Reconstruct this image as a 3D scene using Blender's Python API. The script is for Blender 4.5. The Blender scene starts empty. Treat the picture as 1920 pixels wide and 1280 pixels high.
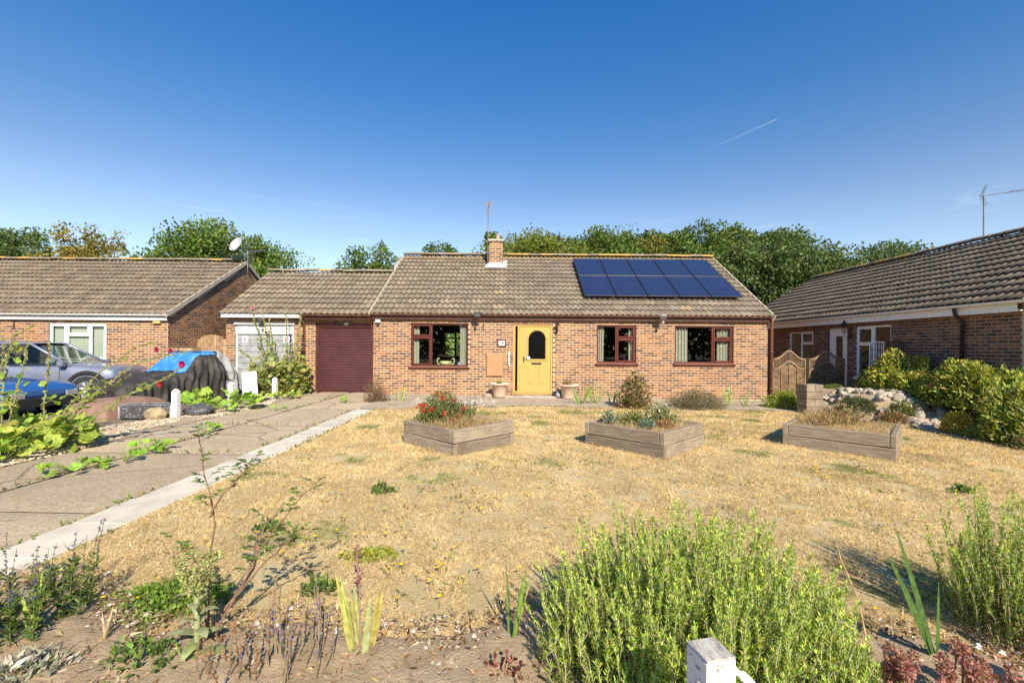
import bpy, math, random
import numpy as np
from mathutils import Vector, Matrix

SC = bpy.context.scene
COL = SC.collection
R = math.radians
rng = np.random.default_rng(11)
random.seed(5)

# ------------------------------------------------------------------ camera, sky, sun, exposure
cd = bpy.data.cameras.new('camera'); cam = bpy.data.objects.new('camera', cd); COL.objects.link(cam)
cam.location = (0, 0, 1.5); cam.rotation_euler = (R(90), R(-.45), 0)
cd.sensor_width = 36; cd.lens = 16.0; cd.shift_y = 10/1920; cd.clip_start = .05; cd.clip_end = 3000
SC.camera = cam

SUN_AZ, SUN_EL = R(162), R(36)          # clockwise from +Y (the way the camera looks), height
sdir = Vector((math.sin(SUN_AZ)*math.cos(SUN_EL), math.cos(SUN_AZ)*math.cos(SUN_EL), math.sin(SUN_EL)))
sl = bpy.data.lights.new('sun', 'SUN'); sl.energy = 4.9; sl.angle = R(.53); sl.color = (1.0, .885, .71)
so = bpy.data.objects.new('sun', sl); COL.objects.link(so); so.location = sdir*60
so.rotation_euler = sdir.to_track_quat('Z', 'Y').to_euler()

W = bpy.data.worlds.new('World'); SC.world = W; W.use_nodes = True
wt = W.node_tree; wt.nodes.clear()
wn = lambda t: wt.nodes.new(t)
sky = wn('ShaderNodeTexSky'); sky.sky_type = 'NISHITA'; sky.sun_disc = False
sky.sun_elevation = SUN_EL; sky.sun_rotation = SUN_AZ
sky.air_density = 1.0; sky.dust_density = .7; sky.ozone_density = 4.5; sky.altitude = 60
bg = wn('ShaderNodeBackground'); bg.inputs[1].default_value = .12
ow = wn('ShaderNodeOutputWorld')
# thin high cloud: an airliner's trail and faint cirrus wisps, placed by direction on the sky dome
tc = wn('ShaderNodeTexCoord')
def vm(op, a, b):
    n = wn('ShaderNodeVectorMath'); n.operation = op
    for i, q in enumerate((a, b)):
        if hasattr(q, 'links'): wt.links.new(q, n.inputs[i])
        else: n.inputs[i].default_value = q
    return n.outputs['Value'] if op == 'DOT_PRODUCT' else n.outputs[0]
def mr(v, a, b, c=0, d=1, smooth=True):
    n = wn('ShaderNodeMapRange'); n.interpolation_type = 'SMOOTHSTEP' if smooth else 'LINEAR'
    wt.links.new(v, n.inputs[0])
    for i, q in zip((1, 2, 3, 4), (a, b, c, d)): n.inputs[i].default_value = q
    return n.outputs[0]
def mt(op, a, b):
    n = wn('ShaderNodeMath'); n.operation = op
    for i, q in enumerate((a, b)):
        if hasattr(q, 'links'): wt.links.new(q, n.inputs[i])
        else: n.inputs[i].default_value = q
    return n.outputs[0]
ta = Vector((.415, 1, .431)).normalized(); tb = Vector((.576, 1, .503)).normalized()
tn = ta.cross(tb).normalized(); tl = (tb-ta).normalized()
D = tc.outputs['Generated']
off = mt('ABSOLUTE', vm('DOT_PRODUCT', D, tn), 0.0)
along = vm('DOT_PRODUCT', D, tl)
core = mr(off, .0002, .0016, 1, 0)
fade = mr(along, ta.dot(tl), tb.dot(tl), 0, 1, False)
cap = mr(along, tb.dot(tl), tb.dot(tl)+.002, 1, 0)
trail = mt('MULTIPLY', mt('MULTIPLY', core, fade), mt('MULTIPLY', cap, .13))
mp = wn('ShaderNodeMapping'); mp.inputs['Scale'].default_value = (2.2, 2.2, 17); wt.links.new(D, mp.inputs[0])
cn = wn('ShaderNodeTexNoise'); cn.inputs['Scale'].default_value = 2.3; cn.inputs['Detail'].default_value = 7
cn.inputs['Roughness'].default_value = .62; cn.inputs['Distortion'].default_value = .6
wt.links.new(mp.outputs[0], cn.inputs['Vector'])
cir = mr(cn.outputs[0], .56, .82, 0, .2)
sz = wn('ShaderNodeSeparateXYZ'); wt.links.new(D, sz.inputs[0])
cir = mt('MULTIPLY', cir, mr(sz.outputs[2], .16, .32, 1, 0))
fac = mt('MAXIMUM', trail, cir)
# clear summer air: pale haze low down, deep blue overhead, the same all round the horizon
hs = wn('ShaderNodeMix'); hs.data_type = 'RGBA'; hs.blend_type = 'MULTIPLY'; hs.inputs[0].default_value = 1
cr_ = wn('ShaderNodeValToRGB'); cr_.color_ramp.elements[0].position = .18; cr_.color_ramp.elements[1].position = .66
for p_, c_ in ((.18, (.56, .49, .44)), (.25, (.49, .445, .415)), (.31, (.38, .395, .405)), (.38, (.27, .365, .415)), (.46, (.18, .335, .43)), (.6, (.1, .315, .465)), (.66, (.1, .315, .465))):
    e_ = cr_.color_ramp.elements[0] if p_ == .18 else cr_.color_ramp.elements[-1] if p_ == .66 else cr_.color_ramp.elements.new(p_)
    e_.color = (*[2*q for q in c_], 1)
zz_ = wn('ShaderNodeSeparateXYZ'); wt.links.new(D, zz_.inputs[0]); wt.links.new(zz_.outputs[2], cr_.inputs[0])
wt.links.new(sky.outputs[0], hs.inputs[6]); wt.links.new(cr_.outputs[0], hs.inputs[7])
mx = wn('ShaderNodeMix'); mx.data_type = 'RGBA'
wt.links.new(fac, mx.inputs[0]); wt.links.new(hs.outputs[2], mx.inputs[6]); mx.inputs[7].default_value = (8, 8.2, 8.6, 1)
wt.links.new(mx.outputs[2], bg.inputs[0]); wt.links.new(bg.outputs[0], ow.inputs[0])

vs = SC.view_settings; vs.view_transform = 'Standard'; vs.look = 'None'; vs.exposure = 0.8; vs.gamma = 1
SC.cycles.use_denoising = False
SC.cycles.max_bounces = 7; SC.cycles.transparent_max_bounces = 12

# ------------------------------------------------------------------ mesh builder
def nrm(a): return a/np.maximum(np.linalg.norm(a, axis=-1, keepdims=True), 1e-9)

class MB:
    """collects shapes; build() links them as ONE mesh object"""
    def __init__(s): s.V = []; s.F = []; s.C = []; s.n = 0
    def add(s, v, f, c=None):
        v = np.asarray(v, float).reshape(-1, 3)
        c = (1, 1, 1) if c is None else c
        c = np.broadcast_to(np.asarray(c, float), (len(v), 3))
        s.V.append(v); s.C.append(c)
        if isinstance(f, np.ndarray): s.F.append(f+s.n)
        else:
            d = {}
            for q in f: d.setdefault(len(q), []).append(q)
            for k in d: s.F.append(np.array(d[k], int)+s.n)
        s.n += len(v); return s
    def box(s, x0, x1, y0, y1, z0, z1, c=None, M=None):
        v = np.array([(x, y, z) for z in (z0, z1) for y in (y0, y1) for x in (x0, x1)], float)
        F = np.array(BOXF)
        if M is not None:
            v = tf(M, v)
            if np.linalg.det(np.array(M)[:3, :3]) < 0: F = F[:, ::-1]
        return s.add(v, F, c)
    def cbox(s, x0, x1, y0, y1, z0, z1, b=.008, c=None, M=None):
        v, f = chamfer(x1-x0, y1-y0, z1-z0, b)
        v = v+np.array(((x0+x1)/2, (y0+y1)/2, (z0+z1)/2))
        if M is not None:
            v = tf(M, v)
            if np.linalg.det(np.array(M)[:3, :3]) < 0: f = [q[::-1] for q in f]
        return s.add(v, f, c)
    def tube(s, pts, rad, n=8, c=None, cap=True):
        P = np.asarray(pts, float); m = len(P)
        rad = np.broadcast_to(np.asarray(rad, float), (m,))
        T = nrm(np.gradient(P, axis=0)); up = np.array((0, 0, 1.)) if abs(T[0, 2]) < .9 else np.array((1., 0, 0))
        a = nrm(np.cross(T[0], up)); A = []
        for t in T:
            a = nrm(a-t*np.dot(a, t)); A.append(a)
        A = np.array(A); B = np.cross(T, A); th = np.arange(n)*2*np.pi/n
        v = (P[:, None]+rad[:, None, None]*(np.cos(th)[None, :, None]*A[:, None]+np.sin(th)[None, :, None]*B[:, None])).reshape(-1, 3)
        i = np.arange(n); j = (i+1) % n
        f = np.concatenate([np.stack([k*n+i, k*n+j, (k+1)*n+j, (k+1)*n+i], 1) for k in range(m-1)])
        if c is not None and np.ndim(c) == 2: c = np.repeat(np.asarray(c), n, 0)
        s.add(v, f, c)
        if cap: s.F.append(np.array([list(range(n))[::-1]])+s.n-len(v)); s.F.append(np.array([[(m-1)*n+q for q in range(n)]])+s.n-len(v))
        return s
    def lathe(s, prof, n=20, c=None, ctr=(0, 0, 0), M=None):
        prof = np.asarray(prof, float); th = np.arange(n)*2*np.pi/n
        v = np.stack([prof[:, :1]*np.cos(th), prof[:, :1]*np.sin(th), np.repeat(prof[:, 1:2], n, 1)], 2).reshape(-1, 3)
        v = tf(M, v) if M is not None else v+np.array(ctr)
        i = np.arange(n); j = (i+1) % n
        f = np.concatenate([np.stack([k*n+i, k*n+j, (k+1)*n+j, (k+1)*n+i], 1) for k in range(len(prof)-1)])
        return s.add(v, f, c)
    def prism(s, poly, axis, a, b, c=None):
        """poly: 2-D outline, extruded from a to b along axis ('x','y','z')"""
        p = np.asarray(poly, float); k = len(p)
        def lift(q):
            o = np.full(k, q)
            return {'x': np.stack([o, p[:, 0], p[:, 1]], 1), 'y': np.stack([p[:, 0], o, p[:, 1]], 1), 'z': np.stack([p[:, 0], p[:, 1], o], 1)}[axis]
        f = [list(range(k))[::-1], list(range(k, 2*k))]+[[i, (i+1) % k, k+(i+1) % k, k+i] for i in range(k)]
        return s.add(np.concatenate([lift(a), lift(b)]), f, c)
    def grid(s, P, c=None, wrap=False):
        P = np.asarray(P, float); m, n = P.shape[:2]
        i, j = np.meshgrid(np.arange(m-1), np.arange(n if wrap else n-1), indexing='ij'); i = i.ravel(); j = j.ravel(); k = (j+1) % n
        if c is not None and np.ndim(c) == 3: c = np.asarray(c).reshape(-1, 3)
        return s.add(P.reshape(-1, 3), np.stack([i*n+j, i*n+k, (i+1)*n+k, (i+1)*n+j], 1), c)
    def inst(s, tv, tfc, pos, X, Y, Z, c, sc=1.):
        """many copies of a small template: local x,y,z along X,Y,Z"""
        pos = np.asarray(pos, float); N = len(pos)
        if N == 0: return s
        sc = np.broadcast_to(np.asarray(sc, float).reshape(-1, 1) if np.ndim(sc) < 2 else np.asarray(sc, float), (N, 1) if np.ndim(sc) < 2 else (N, 3))
        if sc.shape[1] == 1: sc = np.repeat(sc, 3, 1)
        tv = np.asarray(tv, float)
        v = pos[:, None]+tv[None, :, :1]*(X*sc[:, :1])[:, None]+tv[None, :, 1:2]*(Y*sc[:, 1:2])[:, None]+tv[None, :, 2:]*(Z*sc[:, 2:])[:, None]
        k = len(tv); tfc = np.asarray(tfc, int)
        f = (tfc[None]+(np.arange(N)*k)[:, None, None]).reshape(-1, tfc.shape[1])
        c = np.broadcast_to(np.asarray(c, float), (N, 3))
        return s.add(v.reshape(-1, 3), f, np.repeat(c, k, 0))
    def mesh(s, name, mat, smooth=False):
        me = bpy.data.meshes.new(name)
        if s.n:
            V = np.concatenate(s.V); C = np.concatenate(s.C)
            me.vertices.add(len(V)); me.vertices.foreach_set('co', V.astype(np.float32).ravel())
            li = np.concatenate([f.ravel() for f in s.F]); tot = np.concatenate([np.full(len(f), f.shape[1]) for f in s.F])
            me.loops.add(len(li)); me.loops.foreach_set('vertex_index', li.astype(np.int32))
            me.polygons.add(len(tot)); st = np.concatenate([[0], np.cumsum(tot)[:-1]])
            me.polygons.foreach_set('loop_start', st.astype(np.int32))
            me.polygons.foreach_set('use_smooth', np.full(len(tot), smooth))
            me.update(calc_edges=True)
            at = me.attributes.new('tone', 'FLOAT_COLOR', 'POINT')
            at.data.foreach_set('color', np.concatenate([C, np.ones((len(C), 1))], 1).astype(np.float32).ravel())
        if mat: me.materials.append(mat)
        return me
    def build(s, name, mat, parent=None, smooth=False, loc=None, rz=0):
        o = bpy.data.objects.new(name, s.mesh(name, mat, smooth)); COL.objects.link(o)
        if parent is not None: o.parent = parent
        if loc is not None: o.location = loc
        if rz: o.rotation_euler[2] = rz
        return o

BOXF = [(0, 2, 3, 1), (4, 5, 7, 6), (0, 1, 5, 4), (2, 6, 7, 3), (0, 4, 6, 2), (1, 3, 7, 5)]
def tf(M, v):
    M = np.array(M); return v@M[:3, :3].T+M[:3, 3]
def xf(loc=(0, 0, 0), rz=0, rx=0, ry=0):
    return Matrix.Translation(loc)@Matrix.Rotation(rz, 4, 'Z')@Matrix.Rotation(ry, 4, 'Y')@Matrix.Rotation(rx, 4, 'X')
def chamfer(a, b, h, e):
    e = min(e, a*.3, b*.3, h*.3)
    import itertools
    idx = {}; v = []
    for sx, sy, sz in itertools.product((-1, 1), repeat=3):
        for k in range(3):
            p = [sx*a/2, sy*b/2, sz*h/2]
            for q, s_ in ((0, sx), (1, sy), (2, sz)):
                if q != k: p[q] -= s_*e
            idx[(sx, sy, sz, k)] = len(v); v.append(p)
    f = []
    V = np.array(v)
    def face(ids):
        q = V[ids].mean(0); n = np.cross(V[ids[1]]-V[ids[0]], V[ids[2]]-V[ids[0]])
        f.append(ids if np.dot(n, q) > 0 else ids[::-1])
    for k in range(3):
        o = [q for q in range(3) if q != k]
        for s_ in (-1, 1):
            ids = []
            for p, q in ((-1, -1), (1, -1), (1, 1), (-1, 1)):
                g = [0, 0, 0]; g[k] = s_; g[o[0]] = p; g[o[1]] = q; ids.append(idx[(*g, k)])
            face(ids)
        for p in (-1, 1):
            for q in (-1, 1):
                g0 = [0, 0, 0]; g1 = [0, 0, 0]; g0[k] = -1; g1[k] = 1
                for g in (g0, g1): g[o[0]] = p; g[o[1]] = q
                face([idx[(*g0, o[0])], idx[(*g0, o[1])], idx[(*g1, o[1])], idx[(*g1, o[0])]])
    for sx, sy, sz in itertools.product((-1, 1), repeat=3):
        face([idx[(sx, sy, sz, 0)], idx[(sx, sy, sz, 1)], idx[(sx, sy, sz, 2)]])
    return V, f

# ------------------------------------------------------------------ things and tags
def tag(o, label, cat, group=None, kind=None):
    if label: o['label'] = label
    if cat: o['category'] = cat
    if group: o['group'] = group
    if kind: o['kind'] = kind
    return o
def thing(name, label, cat, loc=(0, 0, 0), rz=0, group=None):
    o = bpy.data.objects.new(name, None); COL.objects.link(o); o.location = loc; o.rotation_euler[2] = rz
    o.empty_display_size = .2
    return tag(o, label, cat, group)
def struct(o): o['kind'] = 'structure'; return o
def stuff(o): o['kind'] = 'stuff'; return o
def copy_tree(o, parent=None):
    c = o.copy(); COL.objects.link(c); c.parent = parent
    for ch in KIDS.get(o, o.children): copy_tree(ch, c)
    return c
KIDS = {}

# ------------------------------------------------------------------ smooth value noise (numpy)
_G = np.random.default_rng(3).random((64, 64, 64))
def vnoise(p, s=1.):
    p = np.asarray(p, float)*s
    if p.shape[-1] == 2: p = np.concatenate([p, np.zeros(p.shape[:-1]+(1,))+.37], -1)
    i = np.floor(p).astype(int); f = p-i; f = f*f*(3-2*f); i &= 63; j = (i+1) & 63
    g = lambda a, b, c: _G[a, b, c]
    x0, y0, z0 = i[..., 0], i[..., 1], i[..., 2]; x1, y1, z1 = j[..., 0], j[..., 1], j[..., 2]
    fx, fy, fz = f[..., 0], f[..., 1], f[..., 2]
    l = lambda a, b, t: a+(b-a)*t
    return l(l(l(g(x0, y0, z0), g(x1, y0, z0), fx), l(g(x0, y1, z0), g(x1, y1, z0), fx), fy),
             l(l(g(x0, y0, z1), g(x1, y0, z1), fx), l(g(x0, y1, z1), g(x1, y1, z1), fx), fy), fz)
def fbm(p, s=1., o=4):
    p = np.asarray(p, float); t = 0; a = .5; w = 0
    for k in range(o): t = t+a*vnoise(p+k*7.3, s*2**k); w += a; a *= .5
    return t/w

# ------------------------------------------------------------------ materials
class NT:
    def __init__(s, name):
        s.m = bpy.data.materials.new(name); s.m.use_nodes = True; s.t = s.m.node_tree
        s.b = s.t.nodes['Principled BSDF']; s.out = s.t.nodes['Material Output']
    def n(s, t, **kw):
        o = s.t.nodes.new(t)
        for k, v in kw.items(): setattr(o, k, v)
        return o
    def l(s, a, b): s.t.links.new(a, b)
    def put(s, sock, v):
        if hasattr(v, 'links'): s.l(v, sock)
        else:
            if sock.type == 'RGBA' and len(v) == 3: v = (*v, 1)
            sock.default_value = v
    def pos(s):
        if not hasattr(s, '_p'): s._p = s.n('ShaderNodeNewGeometry').outputs['Position']
        return s._p
    def obj(s): return s.n('ShaderNodeTexCoord').outputs['Object']
    def noise(s, scale, detail=4, rough=.55, vec=None, stretch=None, dist=0):
        v = vec if vec is not None else s.pos()
        if stretch:
            m = s.n('ShaderNodeMapping'); m.inputs['Scale'].default_value = stretch; s.l(v, m.inputs[0]); v = m.outputs[0]
        o = s.n('ShaderNodeTexNoise'); s.l(v, o.inputs['Vector'])
        o.inputs['Scale'].default_value = scale; o.inputs['Detail'].default_value = detail; o.inputs['Roughness'].default_value = rough
        o.inputs['Distortion'].default_value = dist
        return o.outputs[0]
    def vor(s, scale, feat='F1', vec=None):
        o = s.n('ShaderNodeTexVoronoi', feature=feat); s.l(vec if vec is not None else s.pos(), o.inputs['Vector']); o.inputs['Scale'].default_value = scale
        return o.outputs['Distance']
    def ramp(s, v, a, b, c=0., d=1.):
        o = s.n('ShaderNodeMapRange', interpolation_type='SMOOTHSTEP'); s.put(o.inputs[0], v)
        for i, q in zip((1, 2, 3, 4), (a, b, c, d)): o.inputs[i].default_value = q
        return o.outputs[0]
    def mix(s, f, a, b, mode='MIX'):
        o = s.n('ShaderNodeMix', data_type='RGBA', blend_type=mode)
        s.put(o.inputs[0], f); s.put(o.inputs[6], a); s.put(o.inputs[7], b); return o.outputs[2]
    def math(s, op, a, b=0.):
        o = s.n('ShaderNodeMath', operation=op); s.put(o.inputs[0], a); s.put(o.inputs[1], b); return o.outputs[0]
    def tone(s): return s.n('ShaderNodeAttribute', attribute_name='tone').outputs['Color']
    def bump(s, h, strength=.4, dist=.01):
        o = s.n('ShaderNodeBump'); o.inputs['Strength'].default_value = strength; o.inputs['Distance'].default_value = dist
        s.put(o.inputs['Height'], h); s.l(o.outputs[0], s.b.inputs['Normal']); return s
    def base(s, c, rough=.8, metal=0., spec=.3):
        s.put(s.b.inputs['Base Color'], c); s.put(s.b.inputs['Roughness'], rough); s.b.inputs['Metallic'].default_value = metal
        s.b.inputs['Specular IOR Level'].default_value = spec; return s

def plain(name, c, rough=.6, var=.25, scale=6., metal=0., spec=.4, bump=.15, bscale=40., dirt=None):
    """painted or moulded surface: slight mottling, wear and fine relief"""
    t = NT(name); f = t.noise(scale, 5)
    d = tuple(x*(1-var) for x in c); h = tuple(min(1, x*(1+var*.6)) for x in c)
    col = t.mix(t.ramp(f, .3, .7), d, h)
    if dirt: col = t.mix(t.ramp(t.noise(scale*2.7, 7, .65), .5, .72, 0, .8), col, dirt)
    t.base(col, rough, metal, spec)
    if bump: t.bump(t.noise(bscale, 4), bump, .004)
    return t.m

def toned(name, rough=.85, var=.3, scale=8., bump=.4, bscale=60., spec=.2, spots=None):
    """colour per piece from the mesh, broken up by noise"""
    t = NT(name); f = t.noise(scale, 6, .6)
    col = t.mix(1., t.tone(), t.mix(t.ramp(f, .25, .75), (1-var,)*3, (1+var*.5,)*3), 'MULTIPLY')
    for q in (spots or []):
        sc, lo, hi, amt, cc = q
        col = t.mix(t.ramp(t.noise(sc, 5, .6), lo, hi, 0, amt), col, cc)
    t.base(col, rough, 0, spec)
    if bump: t.bump(t.noise(bscale, 5), bump, .004)
    return t.m

def leafmat(name, trans=.35, rough=.5, spec=.3, var=.25, scale=30.):
    """thin leaf: colour from the mesh, part of the light passes through"""
    t = NT(name)
    col = t.mix(1., t.tone(), t.mix(t.ramp(t.noise(scale, 3), .3, .7), (1-var,)*3, (1+var,)*3), 'MULTIPLY')
    t.base(col, rough, 0, spec)
    tr = t.n('ShaderNodeBsdfTranslucent'); t.l(t.mix(1., col, (1.35, 1.25, .55), 'MULTIPLY'), tr.inputs[0])
    mx = t.n('ShaderNodeMixShader'); mx.inputs[0].default_value = trans
    t.l(t.b.outputs[0], mx.inputs[1]); t.l(tr.outputs[0], mx.inputs[2]); t.l(mx.outputs[0], t.out.inputs[0])
    return t.m

def glassmat(name, tint=(.9, .93, .92), gloss=.9, rough=0.):
    t = NT(name); t.t.nodes.remove(t.b)
    tr = t.n('ShaderNodeBsdfTransparent'); tr.inputs[0].default_value = (*tint, 1)
    gl = t.n('ShaderNodeBsdfGlossy'); gl.inputs['Roughness'].default_value = rough; gl.inputs[0].default_value = (gloss,)*3+(1,)
    lw = t.n('ShaderNodeLayerWeight'); pw = t.math('POWER', lw.outputs['Facing'], 4.); ff = t.math('ADD', t.math('MULTIPLY', pw, .7), .045)
    mx = t.n('ShaderNodeMixShader'); t.l(ff, mx.inputs[0]); t.l(tr.outputs[0], mx.inputs[1]); t.l(gl.outputs[0], mx.inputs[2])
    t.l(mx.outputs[0], t.out.inputs[0]); return t.m

M = {}
M['brick'] = toned('brick', .9, .32, 18, .5, 90, spots=[(30, .6, .75, .3, (.09, .06, .05))])
M['mortar'] = toned('mortar', .95, .12, 5, .3, 120)
M['tile'] = toned('roof_tile', .93, .3, 7, .5, 70, spots=[(3.1, .62, .76, .4, (.08, .06, .04)), (9, .66, .74, .5, (.4, .35, .27)), (2.1, .69, .78, .3, (.3, .17, .04))])
M['lead'] = plain('lead_flashing', (.55, .55, .54), .6, .4, 9)
M['mahogany'] = plain('mahogany_upvc', (.105, .025, .016), .32, .2, 3, spec=.5, bump=.05)
M['brown_plastic'] = plain('brown_plastic', (.16, .075, .05), .45, .25, 4, dirt=(.2, .13, .09))
M['dark_brown'] = plain('dark_brown_board', (.075, .026, .018), .5, .3, 4)
M['white_paint'] = plain('white_paint', (.78, .77, .74), .45, .08, 5, dirt=(.55, .52, .46))
M['white_upvc'] = plain('white_upvc', (.8, .81, .8), .3, .04, 4, spec=.5, bump=.03)
M['glass'] = glassmat('window_glass')
M['dark_glass'] = glassmat('obscured_glass', (.16, .16, .17), .8, .22)
M['interior'] = plain('interior_plaster', (.42, .39, .34), .9, .1)
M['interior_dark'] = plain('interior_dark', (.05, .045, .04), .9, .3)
M['curtain'] = leafmat('curtain_cloth', .4, .9, .05, .05)
M['black_metal'] = plain('black_metal', (.02, .02, .022), .4, .3, 20, spec=.5)
M['grey_metal'] = plain('galvanised_metal', (.2, .2, .21), .55, .3, 20, metal=.3)
M['concrete'] = plain('concrete', (.44, .38, .31), .92, .35, 4, bump=.5, bscale=70, dirt=(.2, .17, .13))
M['soil'] = toned('soil', .97, .5, 9, .9, 45)
M['timber'] = None
# ------------------------------------------------------------------ the lie of the land
def gz(x, y=0.):
    x = np.asarray(x, float); return np.clip(-.012*x, -.1, .06)
def G(x, y=0.): return float(gz(x))

# ------------------------------------------------------------------ brick walls, tiled roofs
BR = .8*np.array([(.36, .175, .085), (.38, .2, .1), (.31, .145, .075), (.22, .115, .07), (.4, .23, .12), (.155, .095, .07), (.33, .19, .115), (.27, .135, .075), (.42, .2, .08), (.19, .115, .08)])
BRD = .85*np.array([(.22, .105, .065), (.26, .13, .08), (.15, .08, .06), (.19, .09, .055), (.3, .15, .09), (.12, .075, .06), (.17, .09, .065)])  # lowered for the wall away from the sun: shade put into the colour
CAMP = np.array((0, 0, 1.5))
def brick_wall(house, name, o, u, n, length, z0, z1, opens=(), top=None, pal=BR, thick=.22, mort=(.58, .45, .325), limit=300, seed=1, extra=None):
    """stretcher-bond wall on a line: o = start at z=0, u = direction, n = outward normal.
    opens = (u0,u1,z0,z1); top(u) cuts a gable. Mortar is the backing, each brick stands 6 mm proud."""
    r = np.random.default_rng(seed); o = np.array(o, float); u = np.array(u, float); n = np.array(n, float)
    us = sorted({0., length, *[q for p in opens for q in p[:2]]}); zs = sorted({z0, z1, *[q for p in opens for q in p[2:]]})
    mb = MB()
    for a, b in zip(us[:-1], us[1:]):
        for c, d in zip(zs[:-1], zs[1:]):
            um, zm = (a+b)/2, (c+d)/2
            if any(p[0] < um < p[1] and p[2] < zm < p[3] for p in opens): continue
            if top is None:
                P = [o+u*q+n*w+np.array((0, 0, z)) for z in (c, d) for w in (-thick, 0) for q in (a, b)]
                mb.add(P, np.array(BOXF), mort)
    if top is not None:
        k = 24; q = np.linspace(0, length, k+1); pts = [(0, z0)]+[(length, z0)]+[(x, top(x)) for x in q[::-1]]
        f = [o+u*a+np.array((0, 0, z)) for a, z in pts]; b = [p-n*thick for p in f]; m = len(f)
        mb.add(f+b, [list(range(m)), list(range(m, 2*m))[::-1]]+[[i, m+i, m+(i+1) % m, (i+1) % m] for i in range(m)], mort)
    wall = mb.build(name, M['mortar'], house)
    L, H, C, B = .2105, .0595, .075, .225
    full = []; cut = []
    for k in range(int((z1-z0)/C)+1):
        zb = z0+k*C+.008; zt = zb+H
        if zt > z1+.002: break
        st = -B/2 if k % 2 else 0.
        for i in range(int(length/B)+2):
            a, b = st+i*B+.007, st+i*B+.007+L
            seg = [(max(a, .0), min(b, length))]
            for p in opens:
                if p[2] < (zb+zt)/2 < p[3]:
                    ns = []
                    for s_ in seg:
                        if s_[1] <= p[0] or s_[0] >= p[1]: ns.append(s_)
                        else:
                            if s_[0] < p[0]: ns.append((s_[0], p[0]))
                            if s_[1] > p[1]: ns.append((p[1], s_[1]))
                    seg = ns
            for a2, b2 in seg:
                if b2-a2 < .04: continue
                if top is not None and zt > min(top(a2), top(b2)): continue
                tone = pal[r.integers(len(pal))]*(.85+.3*r.random())
                pr = .003+.003*r.random()
                ctr = o+u*((a2+b2)/2)+n*(pr-.02)+np.array((0, 0, (zb+zt)/2))
                (full if b2-a2 > L-.003 else cut).append((ctr, b2-a2, int(r.integers(12)), tone))
    rot = math.atan2(u[1], u[0])
    full.sort(key=lambda q: np.linalg.norm(q[0]-CAMP))
    # alike bricks share one of twelve meshes
    tm = []
    for k in range(12):
        m_ = MB(); m_.cbox(-L/2, L/2, -.02, .02, -H/2, H/2, .004, pal[k % len(pal)]*(.9+.2*r.random())); tm.append(m_.mesh('brick', M['brick']))
    for ctr, w, k, tone in full[:limit]:
        b = bpy.data.objects.new('brick', tm[k]); COL.objects.link(b); b.parent = wall
        b.location = ctr; b.rotation_euler = (r.normal(0, .004), r.normal(0, .003), rot)
    rest = full[limit:]+cut
    if rest:
        mb = MB(); tv = np.array([(x, y, z) for z in (-.5, .5) for y in (-.5, .5) for x in (-.5, .5)])
        P = np.array([q[0] for q in rest]); N = len(P); w = np.array([q[1] for q in rest])
        X = np.tile(u, (N, 1)); Y = np.tile(-n, (N, 1)); Z = np.tile((0, 0, 1.), (N, 1))
        mb.inst(tv, BOXF, P, X, Y, Z, np.array([q[3] for q in rest]), np.stack([w, np.full(N, .04), np.full(N, H)], 1))
        stuff(mb.build('brickwork', M['brick'], wall))
    return wall

TW, TG = .34, .345
def tile_template():
    k = 12; x = np.linspace(0, TW+.012, k+1); w = .02*np.cos(x/TW*4*np.pi)
    a = np.stack([x, np.zeros(k+1), w], 1)              # lower edge
    b = np.stack([x, np.full(k+1, TG+.06), w-.05], 1)  # head, under the next course
    c = a+np.array((0, .004, -.013))
    v = np.concatenate([c, a, b]); m = k+1
    f = [(i, i+1, m+i+1, m+i) for i in range(k)]+[(m+i, m+i+1, 2*m+i+1, 2*m+i) for i in range(k)]
    return v, np.array(f)
def near_tone(t):
    k = int(np.argmin(((TPAL-t)**2).sum(1))); return TPAL[k]
TT = .86*np.array([(.235, .188, .14), (.25, .202, .152), (.215, .17, .127), (.26, .212, .158), (.225, .182, .138), (.2, .158, .118)])
TPAL = np.concatenate([TT*.87, TT*.94, TT, TT*1.06, TT*1.13, TT*.7+.3*np.array((.3, .26, .2)), np.array([(.33, .25, .13), (.38, .26, .1), (.34, .29, .23), (.4, .35, .29), (.3, .23, .16)])])
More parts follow.
